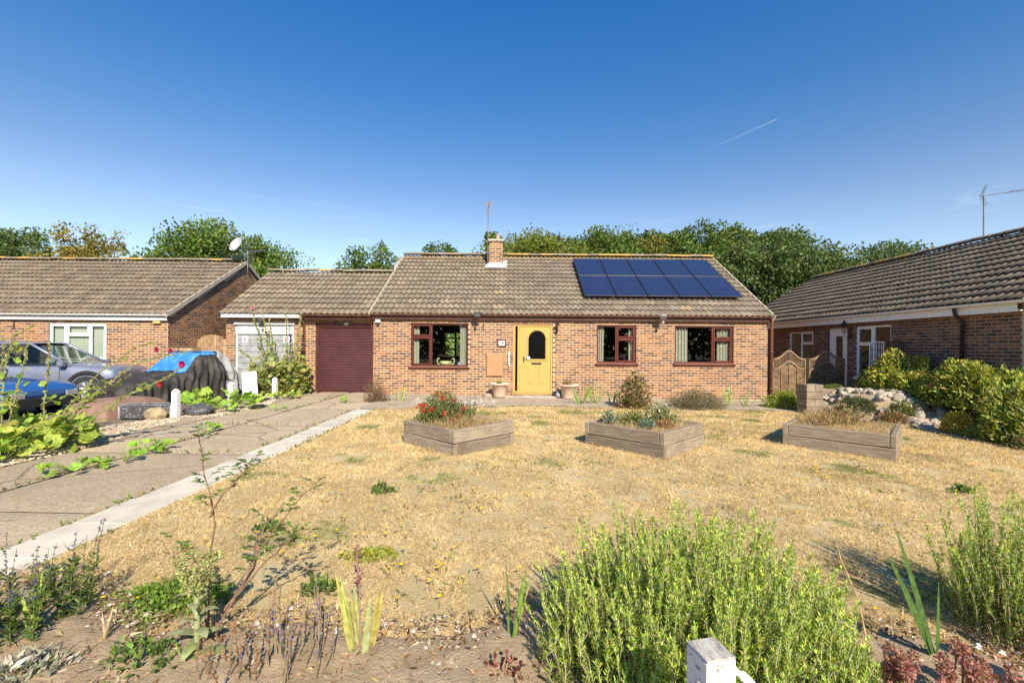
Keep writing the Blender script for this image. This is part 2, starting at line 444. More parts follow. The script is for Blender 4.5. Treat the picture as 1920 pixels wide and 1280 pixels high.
def tiled_roof(house, name, o, u, s, n, length, slope, seed=1, limit=300, tones=TT, skip=None, lich=None):
    """o = eave corner, u along the eave, s up the slope, n out of the roof"""
    r = np.random.default_rng(seed); o, u, s, n = (np.array(q, float) for q in (o, u, s, n))
    mb = MB(); P = [o-n*.03, o+u*length-n*.03, o+u*length+s*slope-n*.03, o+s*slope-n*.03]
    mb.add(P+[p-n*.09 for p in P], [(0, 1, 2, 3), (7, 6, 5, 4), (0, 4, 5, 1), (1, 5, 6, 2), (2, 6, 7, 3), (3, 7, 4, 0)], (.12, .1, .08))
    deck = mb.build(name, M['mortar'], house)
    tv, tfc = tile_template(); nc = int(round(length/TW)); nr = int(slope/TG); wsc = length/nc/TW
    gs = slope/nr/TG
    it = []
    for j in range(nr):
        for i in range(nc):
            p = o+u*(i*TW*wsc)+s*(j*TG*gs-.04)+n*(.015+r.normal(0, .0022))
            if skip and skip(i*TW*wsc, j*TG*gs): continue
            t = tones[r.integers(len(tones))]*(.95+.1*r.random())
            if lich is not None:
                a, cc = lich((i+.5)*TW*wsc, (j+.5)*TG*gs, r); t = t*(1-a)+np.array(cc)*a
            it.append((p, r.normal(0, .006), r.normal(0, .006), t, int(r.integers(10))))
    it.sort(key=lambda q: np.linalg.norm(q[0]-CAMP))
    Rm = Matrix(((u[0], s[0], n[0]), (u[1], s[1], n[1]), (u[2], s[2], n[2]))).to_4x4()
    tm = {}
    for p, ra, rb, t, k in it[:limit]:
        t = near_tone(t); key = tuple(t)
        if key not in tm:
            m_ = MB(); m_.add(tv*np.array((wsc, gs, 1)), tfc, t); tm[key] = m_.mesh('tile', M['tile'], True)
        b = bpy.data.objects.new('tile', tm[key]); COL.objects.link(b); b.parent = deck
        b.matrix_local = Matrix.Translation(p)@Rm@Matrix.Rotation(ra, 4, 'Z')@Matrix.Rotation(rb, 4, 'X')
    rest = it[limit:]
    if rest:
        mb = MB(); N = len(rest); P = np.array([q[0] for q in rest]); ra = np.array([q[1] for q in rest])[:, None]
        X = nrm(u+s*ra); Y = nrm(s-u*ra); Z = np.tile(n, (N, 1))
        mb.inst(tv*np.array((wsc, gs, 1)), tfc, P, X, Y, Z, np.array([q[3] for q in rest]))
        stuff(mb.build('tile_courses', M['tile'], deck, True))
    return deck
def ridge(deck, a, b, seed=3, rad=.13, lich=.25):
    """half-round ridge tiles, one by one"""
    r = np.random.default_rng(seed); a = np.array(a, float); b = np.array(b, float); L = np.linalg.norm(b-a); d = (b-a)/L
    n = max(1, int(round(L/.45))); st = L/n; ms = []
    for k in range(6):
        mb = MB(); th = np.linspace(R(12), R(168), 9); c = TT[k % len(TT)]*(1.1+.3*r.random())
        if r.random() < lich: c = np.array((.42, .27, .09))
        P = np.array([[(x, rad*e*np.cos(t), rad*e*np.sin(t)*.8) for t in th] for x, e in ((-.01, 1.), (st*.9, 1.), (st*.9, 1.07), (st+.005, 1.07))])
        Q = P*np.array((1, .88, .88)); mb.grid(P, c); mb.grid(Q[:, ::-1], c)
        for e in (0, -1): mb.grid(np.stack([P[e], Q[e]]), c)
        ms.append(mb.mesh('ridge_tile', M['tile'], False))
    for i in range(n):
        o = bpy.data.objects.new('ridge_tile', ms[int(r.integers(6))]); COL.objects.link(o); o.parent = deck
        o.location = a+d*i*st+np.array((0, 0, r.normal(0, .005))); o.rotation_euler = (0, r.normal(0, .01), math.atan2(d[1], d[0])+r.normal(0, .006))

def gutter(house, a, b, mat, name='gutter', rad=.055, out=(0, -1, 0)):
    a = np.array(a, float); b = np.array(b, float); out = np.array(out, float); mb = MB()
    th = np.linspace(0, np.pi, 9)
    prof = [(out*np.cos(t)*rad, -np.sin(t)*rad) for t in th]
    P = np.array([[e+q+np.array((0, 0, w)) for q, w in prof] for e in (a, b)]); Q = np.array([[e+q*.86+np.array((0, 0, w*.86+.001)) for q, w in prof] for e in (a, b)])
    mb.grid(P); mb.grid(Q[:, ::-1]); mb.grid(np.stack([P[:, 0], Q[:, 0]])); mb.grid(np.stack([P[:, -1], Q[:, -1]]))
    for e in (0, 1):
        k = len(th); mb.add(P[e], [list(range(k))])
    L = np.linalg.norm(b-a); d = (b-a)/L
    for k in range(1, int(L/2)+1):                    # union brackets
        c = a+d*k*2-d*.3
        P2 = np.array([[c+d*e+q*1.12+np.array((0, 0, w*1.12)) for q, w in prof] for e in (-.03, .03)]); mb.grid(P2)
    return mb.build(name, mat, house, True)
def pipe(house, pts, mat, rad=.035, name='downpipe'):
    mb = MB(); mb.tube(pts, rad, 10)
    P = np.array(pts, float); z = P[-1, 2]+.4
    while z < P[-2, 2]-.1:
        mb.lathe([(rad, -.02), (rad*1.35, -.02), (rad*1.35, .02), (rad, .02)], 10, ctr=(P[-1, 0], P[-1, 1], z)); z += 1.1
    return mb.build(name, mat, house, True)

# ------------------------------------------------------------------ windows: x/z rectangle on a plane, local frame o,u,n
def frame_mesh(mb, F, x0, x1, z0, z1, w, d0, d1, b=.006):
    """four bars round a rectangle; F maps (x along wall, depth out, z) to the world"""
    for r_ in ((x0, x0+w, z0, z1), (x1-w, x1, z0, z1), (x0+w, x1-w, z0, z0+w), (x0+w, x1-w, z1-w, z1)):
        mb.cbox(r_[0], r_[1], d0, d1, r_[2], r_[3], b, M=F)
def wframe(o, u, n):
    u = Vector(u); n = Vector(n)
    return Matrix(((u[0], n[0], 0, o[0]), (u[1], n[1], 0, o[1]), (u[2], n[2], 1, 0 if len(o) < 3 else o[2]), (0, 0, 0, 1)))
def window(house, F, x0, x1, z0, z1, lights, mat, sill=None, recess=.05, label=None):
    """lights: list of (x0,x1,z0,z1,opening) as fractions; opening lights get a sash of their own"""
    mb = MB(); W, H = x1-x0, z1-z0; fw = .055
    frame_mesh(mb, F, x0, x1, z0, z1, fw, -recess-.06, -recess+.005)
    win = mb.build('window', mat, house)
    if label: win['label'] = label
    seen = set()
    for a, b, c, d, op in lights:
        p0, p1, q0, q1 = x0+W*a, x0+W*b, z0+H*c, z0+H*d
        if a > .01 and round(a, 3) not in seen:
            seen.add(round(a, 3)); m_ = MB(); m_.cbox(p0-.03, p0+.03, -recess-.058, -recess+.002, z0+fw-.002, z1-fw+.002, .005, M=F); m_.build('mullion', mat, win)
        if c > .01:
            m_ = MB(); m_.cbox(p0+.002 if a < .01 else p0+.03, p1-.002 if b > .99 else p1-.03, -recess-.057, -recess+.001, q0-.03, q0+.03, .005, M=F); m_.build('transom', mat, win)
    for a, b, c, d, op in lights:
        p0, p1, q0, q1 = x0+W*a, x0+W*b, z0+H*c, z0+H*d
        e = .03; p0 += fw if a < .01 else e; p1 -= fw if b > .99 else e; q0 += fw if c < .01 else e; q1 -= fw if d > .99 else e
        if op:
            m_ = MB(); frame_mesh(m_, F, p0-.012, p1+.012, q0-.012, q1+.012, .05, -recess-.03, -recess+.022, .01); m_.build('sash', mat, win)
            p0 += .036; p1 -= .036; q0 += .036; q1 -= .036
        m_ = MB(); m_.box(p0-.005, p1+.005, -recess-.038, -recess-.032, q0-.005, q1+.005, M=F); m_.build('pane', M['glass'], win)
    if sill:
        m_ = MB(); m_.cbox(x0-.05, x1+.05, -recess, .06, z0-.07, z0-.005, .012, M=F); m_.build('sill', sill, win)
    return win
def curtain(F, x0, x1, z0, z1, d, label, c=(.62, .59, .53), waves=6, tie=0., group=None):
    k = waves*8; t = np.linspace(0, 1, k+1); zz = np.linspace(0, 1, 9)
    P = np.array([[(x0+(x1-x0)*(q*(1-tie*(1-abs(z-.35))*.5 if tie > 0 else 1)), d+.03*np.sin(q*waves*2*np.pi), z0+(z1-z0)*z) for q in t] for z in zz])
    mb = MB(); mb.grid(tf(F, P.reshape(-1, 3)).reshape(P.shape), c); mb.grid(tf(F, (P+np.array((0, -.004, 0))).reshape(-1, 3)).reshape(P.shape)[:, ::-1], c)
    return tag(mb.build('curtain', M['curtain'], None, True), label, 'curtain', group)
# ------------------------------------------------------------------ the bungalow
XL, XR, YF = -4.22, 7.78, 13.85
EZ, EY, RY_, RZ_ = 2.5, 13.68, 17.98, 5.09          # eave and ridge of the roof
house = thing('bungalow', 'long brick bungalow with brown tiled roof, yellow front door and solar panels', 'house', (0, 0, 0))
W1 = (-3.09, -1.33, .88, 2.2); W2 = (2.58, 3.78, 1.02, 2.19); W3 = (4.95, 6.74, 1.03, 2.19); DR = (.03, 1.25, .08, 2.2)
ops = [(a-XL, b-XL, c, d) for a, b, c, d in (W1, W2, W3, DR)]
brick_wall(house, 'front_wall', (XL, YF, 0), (1, 0, 0), (0, -1, 0), XR-XL, -.05, 2.42, ops, seed=4)
# plinth, rear and side walls (side walls rise into the gables), rooms
mb = MB(); mb.cbox(XL-.02, DR[0]-.12, YF-.03, YF+.2, -.35, -.052, .01, (.42, .36, .29)); mb.cbox(DR[1]+.12, XR+.02, YF-.03, YF+.2, -.35, -.052, .01, (.42, .36, .29)); mb.box(DR[0]-.12, DR[1]+.12, YF-.02, YF+.2, -.35, -.06, (.42, .36, .29))
mb.build('plinth', M['mortar'], house)
YB = 22.2
def gable_poly(y0, y1, zb, ez, ry, rz): return [(y0, zb), (y1, zb), (y1, ez), (ry, rz), (y0, ez)]
for xx in (XL, XR-.22):
    m_ = MB(); m_.prism(gable_poly(YF+.221, YB, -.3, 2.4, RY_, RZ_-.2), 'x', xx, xx+.22, (.34, .18, .11)); m_.build('gable_wall', M['mortar'], house)
m_ = MB()                                                                # rear wall with its garden window left open
for a, b, c, d in ((XL+.22, -3.3, -.3, 2.4), (-3.3, -2.1, -.3, .95), (-3.3, -2.1, 2.2, 2.4), (-2.1, XR-.22, -.3, 2.4)): m_.box(a, b, YB-.22, YB-.001, c, d, (.34, .18, .11))
m_.build('rear_wall', M['mortar'], house)
m_ = MB(); m_.cbox(-2.78, -2.7, YB-.15, YB-.09, .95, 2.2, .005); m_.cbox(-3.3, -2.1, YB-.14, YB-.1, 1.86, 1.92, .005); frame_mesh(m_, xf(), -3.3, -2.1, .95, 2.2, .07, YB-.16, YB-.08); m_.build('rear_window_frame', M['dark_brown'], house)
m_ = MB(); m_.box(XL+.22, XR-.22, YF+.22, YB-.22, 2.36, 2.4); m_.build('ceiling', M['interior'], house)
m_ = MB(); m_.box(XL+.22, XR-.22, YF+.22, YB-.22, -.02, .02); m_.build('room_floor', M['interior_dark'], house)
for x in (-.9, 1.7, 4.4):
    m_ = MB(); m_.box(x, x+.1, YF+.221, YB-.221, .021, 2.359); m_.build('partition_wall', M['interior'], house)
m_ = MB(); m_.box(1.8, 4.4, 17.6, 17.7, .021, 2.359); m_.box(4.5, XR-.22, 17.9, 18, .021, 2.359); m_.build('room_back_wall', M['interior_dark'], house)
m_ = MB(); m_.cbox(-3.9, -2.2, 16.2, 17.1, .02, .5, .05); m_.cbox(-3.9, -2.2, 17.0, 17.3, .02, .9, .08); m_.cbox(-1.9, -1.2, 15.6, 16.5, .02, .85, .08)
tag(m_.build('sofa', M['interior_dark'], None), 'dark sofa inside the room behind the bungalow window with the pale green bowl', 'sofa')
# roof
sv = np.array((0, RY_-EY, RZ_-EZ)); SL = np.linalg.norm(sv); sv = sv/SL; nv = np.array((0, -sv[2], sv[1]))
CHX0, CHX1 = -.87, -.37
def lich(u, s, r):
    x = XL-.08+u
    if s > SL-.5: return .45*r.random(), (.42, .28, .1)
    if (abs(x-CHX0+.12) < .2 or abs(x-CHX1-.1) < .16) and 1.2 < s < 4: return .1+.3*r.random(), (.4, .27, .1)
    if s < 1 and r.random() < .08: return .25, (.42, .38, .32)
    return (.2*r.random() if r.random() < .2 else 0), (.36, .31, .24)
roof = tiled_roof(house, 'roof', (XL-.08, EY, EZ), (1, 0, 0), sv, nv, XR-XL+.18, SL, 21, lich=lich)
m_ = MB(); P = [(XL-.08, RY_, RZ_-.03), (XR+.1, RY_, RZ_-.03), (XR+.1, YB+.3, 2.4), (XL-.08, YB+.3, 2.4)]
m_.add(P+[(p[0], p[1], p[2]-.1) for p in P], [(0, 1, 2, 3), (7, 6, 5, 4), (0, 4, 5, 1), (1, 5, 6, 2), (2, 6, 7, 3), (3, 7, 4, 0)], (.2, .16, .12)); m_.build('rear_roof', M['tile'], house)
ridge(roof, (XL-.08, RY_, RZ_+.0), (XR+.1, RY_, RZ_+.0), lich=.4)
m_ = MB()
for xx in (XL-.1, XR+.07):
    a = np.array((xx, EY, EZ-.13)); b = a+sv*SL; P = [a, a+(.05, 0, 0), b+np.array((.05, 0, 0)), b]
    m_.add([*P, *[p+nv*.13 for p in P]], [(3, 2, 1, 0), (4, 5, 6, 7), (0, 1, 5, 4), (1, 2, 6, 5), (2, 3, 7, 6), (3, 0, 4, 7)], (.4, .35, .28))
m_.build('verge', M['mortar'], roof)
m_ = MB(); m_.cbox(XL-.02, XR+.04, EY+.07, EY+.1, 2.3, 2.5, .004); m_.build('fascia', M['dark_brown'], house)
m_ = MB(); m_.box(XL-.02, XR+.04, EY+.1, YF-.001, 2.385, 2.398); m_.build('soffit', M['dark_brown'], house)
m_ = MB(); m_.cbox(XL, XR, YF-.035, YF-.008, 2.345, 2.384, .004); m_.build('frieze_board', M['mahogany'], house)
gutter(house, (XL-.02, EY+.012, 2.468), (XR+.12, EY+.012, 2.468), M['brown_plastic'])
pipe(house, [(XR+.06, EY+.012, 2.42), (XR+.06, EY+.04, 2.3), (XR+.07, YF-.09, 2.15), (XR+.07, YF-.09, -.1)], M['brown_plastic'], .042)
# windows
FW = wframe((0, YF), (1, 0, 0), (0, -1, 0))
window(house, FW, *W1, [(0, .356, 0, .69, 1), (0, .356, .69, 1, 1), (.356, 1, 0, 1, 0)], M['mahogany'], M['mahogany'])
window(house, FW, *W2, [(0, .5, 0, 1, 0), (.5, 1, 0, .65, 1), (.5, 1, .65, 1, 1)], M['mahogany'], M['mahogany'])
window(house, FW, *W3, [(0, .655, 0, 1, 0), (.655, 1, 0, .65, 1), (.655, 1, .65, 1, 1)], M['mahogany'], M['mahogany'])
curtain(FW, -3.1, -2.82, .78, 2.2, -.16, 'cream curtain behind the two small lights of the window holding the green bowl', waves=3, tie=.3)
curtain(FW, -1.6, -1.4, .78, 2.2, -.16, 'cream curtain behind the large pane of the window holding the green bowl', waves=3)
curtain(FW, 2.62, 2.85, .85, 2.2, -.16, 'white curtain beside the large pane of the smallest front window', waves=3, tie=.3)
curtain(FW, 3.58, 3.86, .85, 2.2, -.16, 'white curtain behind the two small lights of the smallest front window', waves=3)
curtain(FW, 5.02, 5.4, .85, 2.2, -.16, 'white curtain beside the large pane of the front window next to the downpipe', waves=4)
curtain(FW, 6.3, 6.86, .85, 2.2, -.16, 'white curtain behind the two small lights of the front window next to the downpipe', waves=6)
for w in (W1, W2, W3):
    m_ = MB(); m_.cbox(w[0], w[1], YF+.13, YF+.42, w[2]-.03, w[2]-.005, .004); m_.build('window_board', M['white_upvc'], house)
# bowl and jug on the window board
M['green_glaze'] = plain('pale_green_glaze', (.55, .58, .25), .3, .1, 12, spec=.5)
bw = MB(); bw.lathe([(.0, 0), (.09, 0), (.1, .02), (.17, .1), (.2, .17), (.185, .17), (.15, .1), (.0, .04)], 24, ctr=(0, 0, 0))
bowl = thing('bowl', 'pale green two-handled bowl on the window board inside the bungalow', 'bowl', (-2.05, YF+.26, .866))
bw.build('bowl_body', M['green_glaze'], bowl, True)
for s_ in (-1, 1):
    t = np.linspace(0, 1, 12); m_ = MB(); m_.tube([(s_*(.16+.09*np.sin(q*np.pi)+.03*q), 0, .1+.14*q-.05*np.sin(q*np.pi*2)) for q in t], .016, 8); m_.build('handle', M['green_glaze'], bowl, True)
jg = MB(); jg.lathe([(0, 0), (.05, 0), (.07, .05), (.06, .1), (.045, .13), (.055, .15), (.05, .15), (.0, .1)], 16, ctr=(-1.62, YF+.22, .866))
tag(jg.build('jug', plain('blue_white_glaze', (.3, .38, .6), .3, .5, 60), None, True), 'small blue and white jug on the window board beside the pale green bowl', 'jug')
# front door
M['oak'] = NT('golden_oak')
_t = M['oak']; _g = _t.noise(9, 6, .6, stretch=(9, 9, .5)); _t.base(_t.mix(_t.ramp(_g, .3, .7), (.42, .27, .075), (.51, .345, .105)), .42, 0, .4).bump(_g, .12, .003); M['oak'] = _t.m
dr = thing('front_door', 'yellow oak-effect front door with arched dark glass and narrow side light', 'door', (0, 0, 0))
dx0, dx1, dz0, dz1 = DR
m_ = MB(); frame_mesh(m_, FW, dx0, dx1, dz0, dz1, .07, -.13, -.04, .006); m_.cbox(dx0+.14, dx0+.2, -.12, -.05, dz0+.07, dz1-.07, .004, M=FW); m_.build('door_frame', M['oak'], dr)
m_ = MB(); m_.box(dx0+.068, dx0+.142, -.1, -.09, dz0+.068, dz1-.068, M=FW); m_.build('side_light', M['dark_glass'], dr)
lx0, lx1, lz0, lz1 = dx0+.205, dx1-.074, dz0+.075, dz1-.075
# leaf with an arched opening: outline strips round the arch
ax0, ax1, az0 = dx0+.47, dx0+.99, 1.13; rr = (ax1-ax0)/2; cxx = (ax0+ax1)/2; azc = 1.99-rr
arch = [(ax0, az0), (ax1, az0)]+[(cxx+rr*math.cos(t), azc+rr*math.sin(t)) for t in np.linspace(0, np.pi, 17)]
m_ = MB()
def slab(pts, d0, d1, c=None):
    v = [(x, d, z) for d in (d0, d1) for x, z in pts]; k = len(pts)
    v = tf(FW, np.array(v)); m_.add(v, [list(range(k)), list(range(k, 2*k))[::-1]]+[[i, k+i, k+(i+1) % k, (i+1) % k] for i in range(k)], c)
slab([(lx0, lz0), (lx1, lz0), (lx1, az0), (lx0, az0)], -.11, -.065)
slab([(lx0, az0), (ax0, az0), (ax0, azc), (lx0, azc)], -.11, -.065); slab([(ax1, az0), (lx1, az0), (lx1, azc), (ax1, azc)], -.11, -.065)
th = np.linspace(0, np.pi, 17); tp = np.linspace(lx1, lx0, 17)
for i in range(16):
    o0 = (lx1 if i == 0 else tp[i], lz1 if i else azc); o1 = (tp[i+1], lz1 if i < 15 else azc)
    a0 = (cxx+rr*math.cos(th[i]), azc+rr*math.sin(th[i])); a1 = (cxx+rr*math.cos(th[i+1]), azc+rr*math.sin(th[i+1]))
    pts = [a0, o0, o1, a1]
    if i == 0: pts = [a0, (lx1, azc), (lx1, lz1), o1, a1]
    if i == 15: pts = [a0, o0, (lx0, lz1), (lx0, azc), a1]
    slab(pts, -.11, -.065)
leaf = m_.build('door_leaf', M['oak'], dr)
m_ = MB(); slab(arch, -.092, -.086); m_.build('arched_pane', M['dark_glass'], leaf)
m_ = MB(); ap = [(ax0-.03, -.06, az0-.03), (ax0-.03, -.06, azc)]+[(cxx+(rr+.03)*math.cos(t), -.06, azc+(rr+.03)*math.sin(t)) for t in np.linspace(np.pi, 0, 17)]+[(ax1+.03, -.06, az0-.03), (ax0-.03, -.06, az0-.03)]
m_.tube(tf(FW, np.array(ap)), .02, 6); m_.build('pane_surround', M['oak'], leaf)
for a, b in ((dx0+.43, dx0+.65), (dx0+.78, dx0+1.01)):
    m_ = MB(); m_.cbox(a, b, -.068, -.052, .36, .9, .014, M=FW); m_.build('door_panel', M['oak'], leaf)
    m_ = MB(); m_.cbox(a+.05, b-.05, -.056, -.045, .41, .85, .012, M=FW); m_.build('raised_field', M['oak'], leaf)
m_ = MB(); m_.cbox(dx0+.57, dx0+.87, -.066, -.05, .965, 1.02, .006, M=FW); m_.build('letter_plate', M['black_metal'], leaf)
m_ = MB(); m_.cbox(dx0+.315, dx0+.345, -.066, -.052, 1.02, 1.21, .005, M=FW); m_.tube(tf(FW, np.array([(dx0+.33, -.05, 1.15), (dx0+.33, -.02, 1.15), (dx0+.36, -.015, 1.15), (dx0+.44, -.02, 1.145)])), .009, 8); m_.build('door_handle', M['black_metal'], leaf)
m_ = MB(); m_.box(dx0+.44, dx0+.52, -.025, -.02, 1.12, 1.21, M=FW); m_.build('paper_note', M['white_paint'], dr)
m_ = MB(); m_.cbox(dx0-.03, dx1+.03, -.1, .03, dz0-.03, dz0-.002, .006, M=FW); m_.build('threshold', M['oak'], dr)
# doorstep
m_ = MB(); m_.cbox(-.2, 1.32, YF-.5, YF-.04, -.12, .038, .012); m_.box(.3, .95, YF-.36, YF-.05, .039, .046)
tag(m_.build('doorstep', M['concrete'], None), 'worn concrete step below the yellow front door', 'step')
# wall fittings
m_ = MB(); m_.cbox(-.77, -.28, 0, .05, .6, 1.28, .012, M=FW)
mbx = thing('meter_box', 'flat terracotta-brown meter box on the brick wall beside the front door', 'meter box')
m_.build('box', plain('terracotta_paint', (.42, .2, .1), .6, .08, 3), mbx)
m_ = MB(); m_.cbox(-.75, -.3, .05, .058, .62, 1.26, .004, M=FW); m_.build('lid', plain('terracotta_paint_lid', (.45, .215, .105), .6, .08, 3), mbx)
hn = thing('house_number_sign', 'small red-brown framed house number plaque left of the front door', 'sign')
m_ = MB(); frame_mesh(m_, FW, -.44, -.18, 1.5, 1.72, .035, .008, .035, .004); m_.build('frame', M['mahogany'], hn)
m_ = MB(); m_.box(-.41, -.21, .01, .02, 1.53, 1.69, M=FW); m_.build('plate', M['white_upvc'], hn)
def text(parent, body, size, F, mat, name='lettering', ext=.002, align='CENTER'):
    c = bpy.data.curves.new(name, 'FONT'); c.body = body; c.size = size; c.extrude = ext; c.align_x = align; c.align_y = 'CENTER'
    o = bpy.data.objects.new(name, c); COL.objects.link(o); dg = bpy.context.evaluated_depsgraph_get(); me = bpy.data.meshes.new_from_object(o.evaluated_get(dg))
    bpy.data.objects.remove(o); me.materials.clear(); me.materials.append(mat)
    q = bpy.data.objects.new(name, me); COL.objects.link(q); q.matrix_local = F; q.parent = parent; return q
FR = lambda x, y, z: Matrix.Translation((x, y, z))@Matrix.Rotation(R(90), 4, 'X')
text(hn, '4', .15, FR(-.31, YF-.023, 1.61), M['black_metal'], 'number')
m_ = MB(); m_.tube(tf(FW, np.array([(-.09, .0, 1.3), (-.09, .06, 1.3), (-.09, .07, 1.27), (-.09, .07, .97), (-.09, .06, .94), (-.09, 0, .94)])), .018, 8)
for z in (1.3, .94): m_.lathe([(0, 0), (.04, 0), (.04, .012), (0, .012)], 12, M=xf((-.09, YF-.005, z), rx=R(90)))
tag(m_.build('grab_rail', M['white_upvc'], None, True), 'short white vertical grab rail beside the front door frame', 'grab rail')
def lantern(F, x, z, label, s=1.):
    t = thing('wall_lantern', label, 'lamp')
    m_ = MB(); m_.cbox(x-.03*s, x+.03*s, .008, .03, z-.2*s, z+.02*s, .006, M=F)
    m_.tube(tf(F, np.array([(x, .02, z-.15*s), (x, .08*s, z-.2*s), (x, .14*s, z-.17*s), (x, .14*s, z-.09*s)])), .009, 6); m_.build('bracket', M['black_metal'], t)
    c = tf(F, np.array([(x, .14*s, z)]))[0]
    m_ = MB(); m_.lathe([(.035*s, -.09*s), (.06*s, .03*s), (.06*s, .05*s)], 8, ctr=c); m_.build('glass_shade', glassmat('lantern_glass', (.8, .78, .7)), t)
    m_ = MB(); m_.lathe([(.0, -.1*s), (.04*s, -.1*s), (.04*s, -.085*s), (0, -.085*s)], 8, ctr=c); m_.lathe([(.075*s, .045*s), (.05*s, .09*s), (.012*s, .12*s), (.012*s, .15*s), (0, .155*s)], 8, ctr=c); m_.build('cap', M['black_metal'], t)
    return t
lantern(FW, 1.36, 2.12, 'small black wall lantern beside the top of the yellow front door')
def floodlight(F, x, z, label, out=.16, mat=None):
    t = thing('floodlight', label, 'lamp'); mat = mat or M['black_metal']
    m_ = MB(); m_.tube(tf(F, np.array([(x, .01, z-.1), (x, out*.6, z-.1), (x, out, z-.02)])), .012, 6); m_.cbox(x-.03, x+.03, .006, .05, z-.15, z-.05, .006, M=F); m_.build('bracket', mat, t)
    Q = F@xf((x, out+.04, z+.03), rx=R(-35)); m_ = MB(); m_.cbox(-.1, .1, -.04, .04, -.07, .07, .015, M=Q); m_.build('lamp_head', mat, t)
    m_ = MB(); m_.box(-.085, .085, .041, .045, -.055, .055, M=Q); m_.build('lens', M['grey_metal'], t)
    m_ = MB(); m_.cbox(x-.035, x+.035, out-.02, out+.06, z-.19, z-.1, .015, M=F); m_.build('sensor', mat, t)
floodlight(FW, -1.03, 2.42, 'black floodlight with sensor under the gutter beside the large-bowl window', .3)
floodlight(FW, 4.48, 2.4, 'grey floodlight with sensor under the gutter between the two right windows', .3, plain('grey_plastic', (.25, .26, .27), .5, .2))
sl_ = thing('security_light', 'small white sensor light on the brick corner beside the brown garage door', 'lamp')
m_ = MB(); m_.cbox(-4.14, -4.0, .006, .09, 2.2, 2.31, .012, M=FW); m_.build('body', M['white_upvc'], sl_); m_ = MB(); m_.lathe([(0, -.05), (.03, -.04), (.04, 0), (0, .01)], 12, ctr=(-4.07, YF-.07, 2.17)); m_.build('sensor', M['black_metal'], sl_, True)
m_ = MB(); m_.tube(tf(FW, np.array([(-.86, .012, 2.2), (-.86, .012, 1.95)])), .008, 6); m_.tube(tf(FW, np.array([(-.86, .012, 2.19), (-.86, .25, 2.2), (-.86, .27, 2.17)])), .008, 6); m_.tube(tf(FW, np.array([(-.86, .012, 1.97), (-.86, .22, 2.195)])), .006, 6)
tag(m_.build('basket_bracket', M['black_metal'], None), 'thin black hanging-basket bracket on the wall below the gutter floodlight', 'bracket')
# chimney
ch = thing('chimney_stack', 'brick chimney stack with clay pot rising from the bungalow roof', 'chimney')
CY0, CY1 = 16.95, 17.45
def roof_z(y): return EZ+(y-EY)*(RZ_-EZ)/(RY_-EY)
brick_wall(ch, 'front_face', (CHX0, CY0, 0), (1, 0, 0), (0, -1, 0), .5, 4.35, 5.42, seed=31, thick=.05, limit=60)
brick_wall(ch, 'side_face', (CHX1, CY0+.0515, 0), (0, 1, 0), (1, 0, 0), .45, 4.35, 5.42, seed=32, thick=.05, limit=40)
m_ = MB(); m_.box(CHX0+.004, CHX1-.052, CY0+.052, CY1, 4.3, 5.42, (.35, .2, .13)); m_.build('stack_core', M['mortar'], ch)
m_ = MB(); m_.cbox(CHX0-.06, CHX1+.06, CY0-.06, CY1+.06, 5.421, 5.5, .012); m_.build('chimney_cap', M['concrete'], ch)
m_ = MB(); m_.lathe([(.09, 5.5), (.085, 5.52), (.075, 5.72), (.085, 5.74), (.065, 5.74), (.06, 5.5)], 16, ctr=((CHX0+CHX1)/2+.06, 17.2, 0)); m_.build('chimney_pot', plain('grey_clay', (.36, .31, .26), .85, .3, 14), ch, True)
m_ = MB(); a = np.array((0, CY0-.2, roof_z(CY0-.2)+.05)); 
P = [(CHX0-.14, CY0-.2, roof_z(CY0-.2)+.055), (CHX1+.14, CY0-.2, roof_z(CY0-.2)+.055), (CHX1+.14, CY0-.012, roof_z(CY0)+.06), (CHX0-.14, CY0-.012, roof_z(CY0)+.06), (CHX0-.02, CY0-.014, roof_z(CY0)+.15), (CHX1+.02, CY0-.014, roof_z(CY0)+.15)]
m_.add(P, [(0, 1, 2, 3), (3, 2, 5, 4)])
m_.add([(CHX1+.015, CY0-.03, roof_z(CY0)+.03), (CHX1+.16, CY0-.03, roof_z(CY0)+.06), (CHX1+.16, CY1, roof_z(CY1)+.06), (CHX1+.015, CY1, roof_z(CY1)+.03), (CHX1+.015, CY0, roof_z(CY0)+.2), (CHX1+.015, CY1, roof_z(CY1)+.15)], [(0, 1, 2, 3), (0, 3, 5, 4)])
m_.build('flashing', M['lead'], ch)
# television aerials
def yagi(name, label, base, top, boom_dir, boom_len, n, el, refl=True, mast_r=.02):
    t = thing(name, label, 'aerial'); base = np.array(base, float); top = np.array(top, float); d = nrm(np.array(boom_dir, float)); side = nrm(np.cross(d, (0, 0, 1.)))
    m_ = MB(); m_.tube([base, top], mast_r, 8); m_.build('mast', M['grey_metal'], t)
    m_ = MB(); b0 = top-d*.1+np.array((0, 0, -.03)); m_.tube([b0, b0+d*boom_len], .011, 6); m_.build('boom', M['grey_metal'], t)
    for k in range(n):
        p = b0+d*(boom_len*(.28+.72*k/(n-1))); m_ = MB(); m_.tube([p-side*el*(1-.25*k/n), p+side*el*(1-.25*k/n)], .005, 5); m_.build('director', M['grey_metal'], t)
    if refl:
        up = np.array((0, 0, 1.))
        for s_ in (-1, 1):
            for q in (.08, .16, .24, .32):
                p = b0+d*(.05+q*.25)+up*s_*q*.8; m_ = MB(); m_.tube([p-side*el*1.15, p+side*el*1.15], .006, 5); m_.build('reflector_rod', M['grey_metal'], t)
            m_ = MB(); m_.tube([b0+d*.05, b0+d*.14+up*s_*.3], .007, 5); m_.build('reflector_arm', M['grey_metal'], t)
    return t
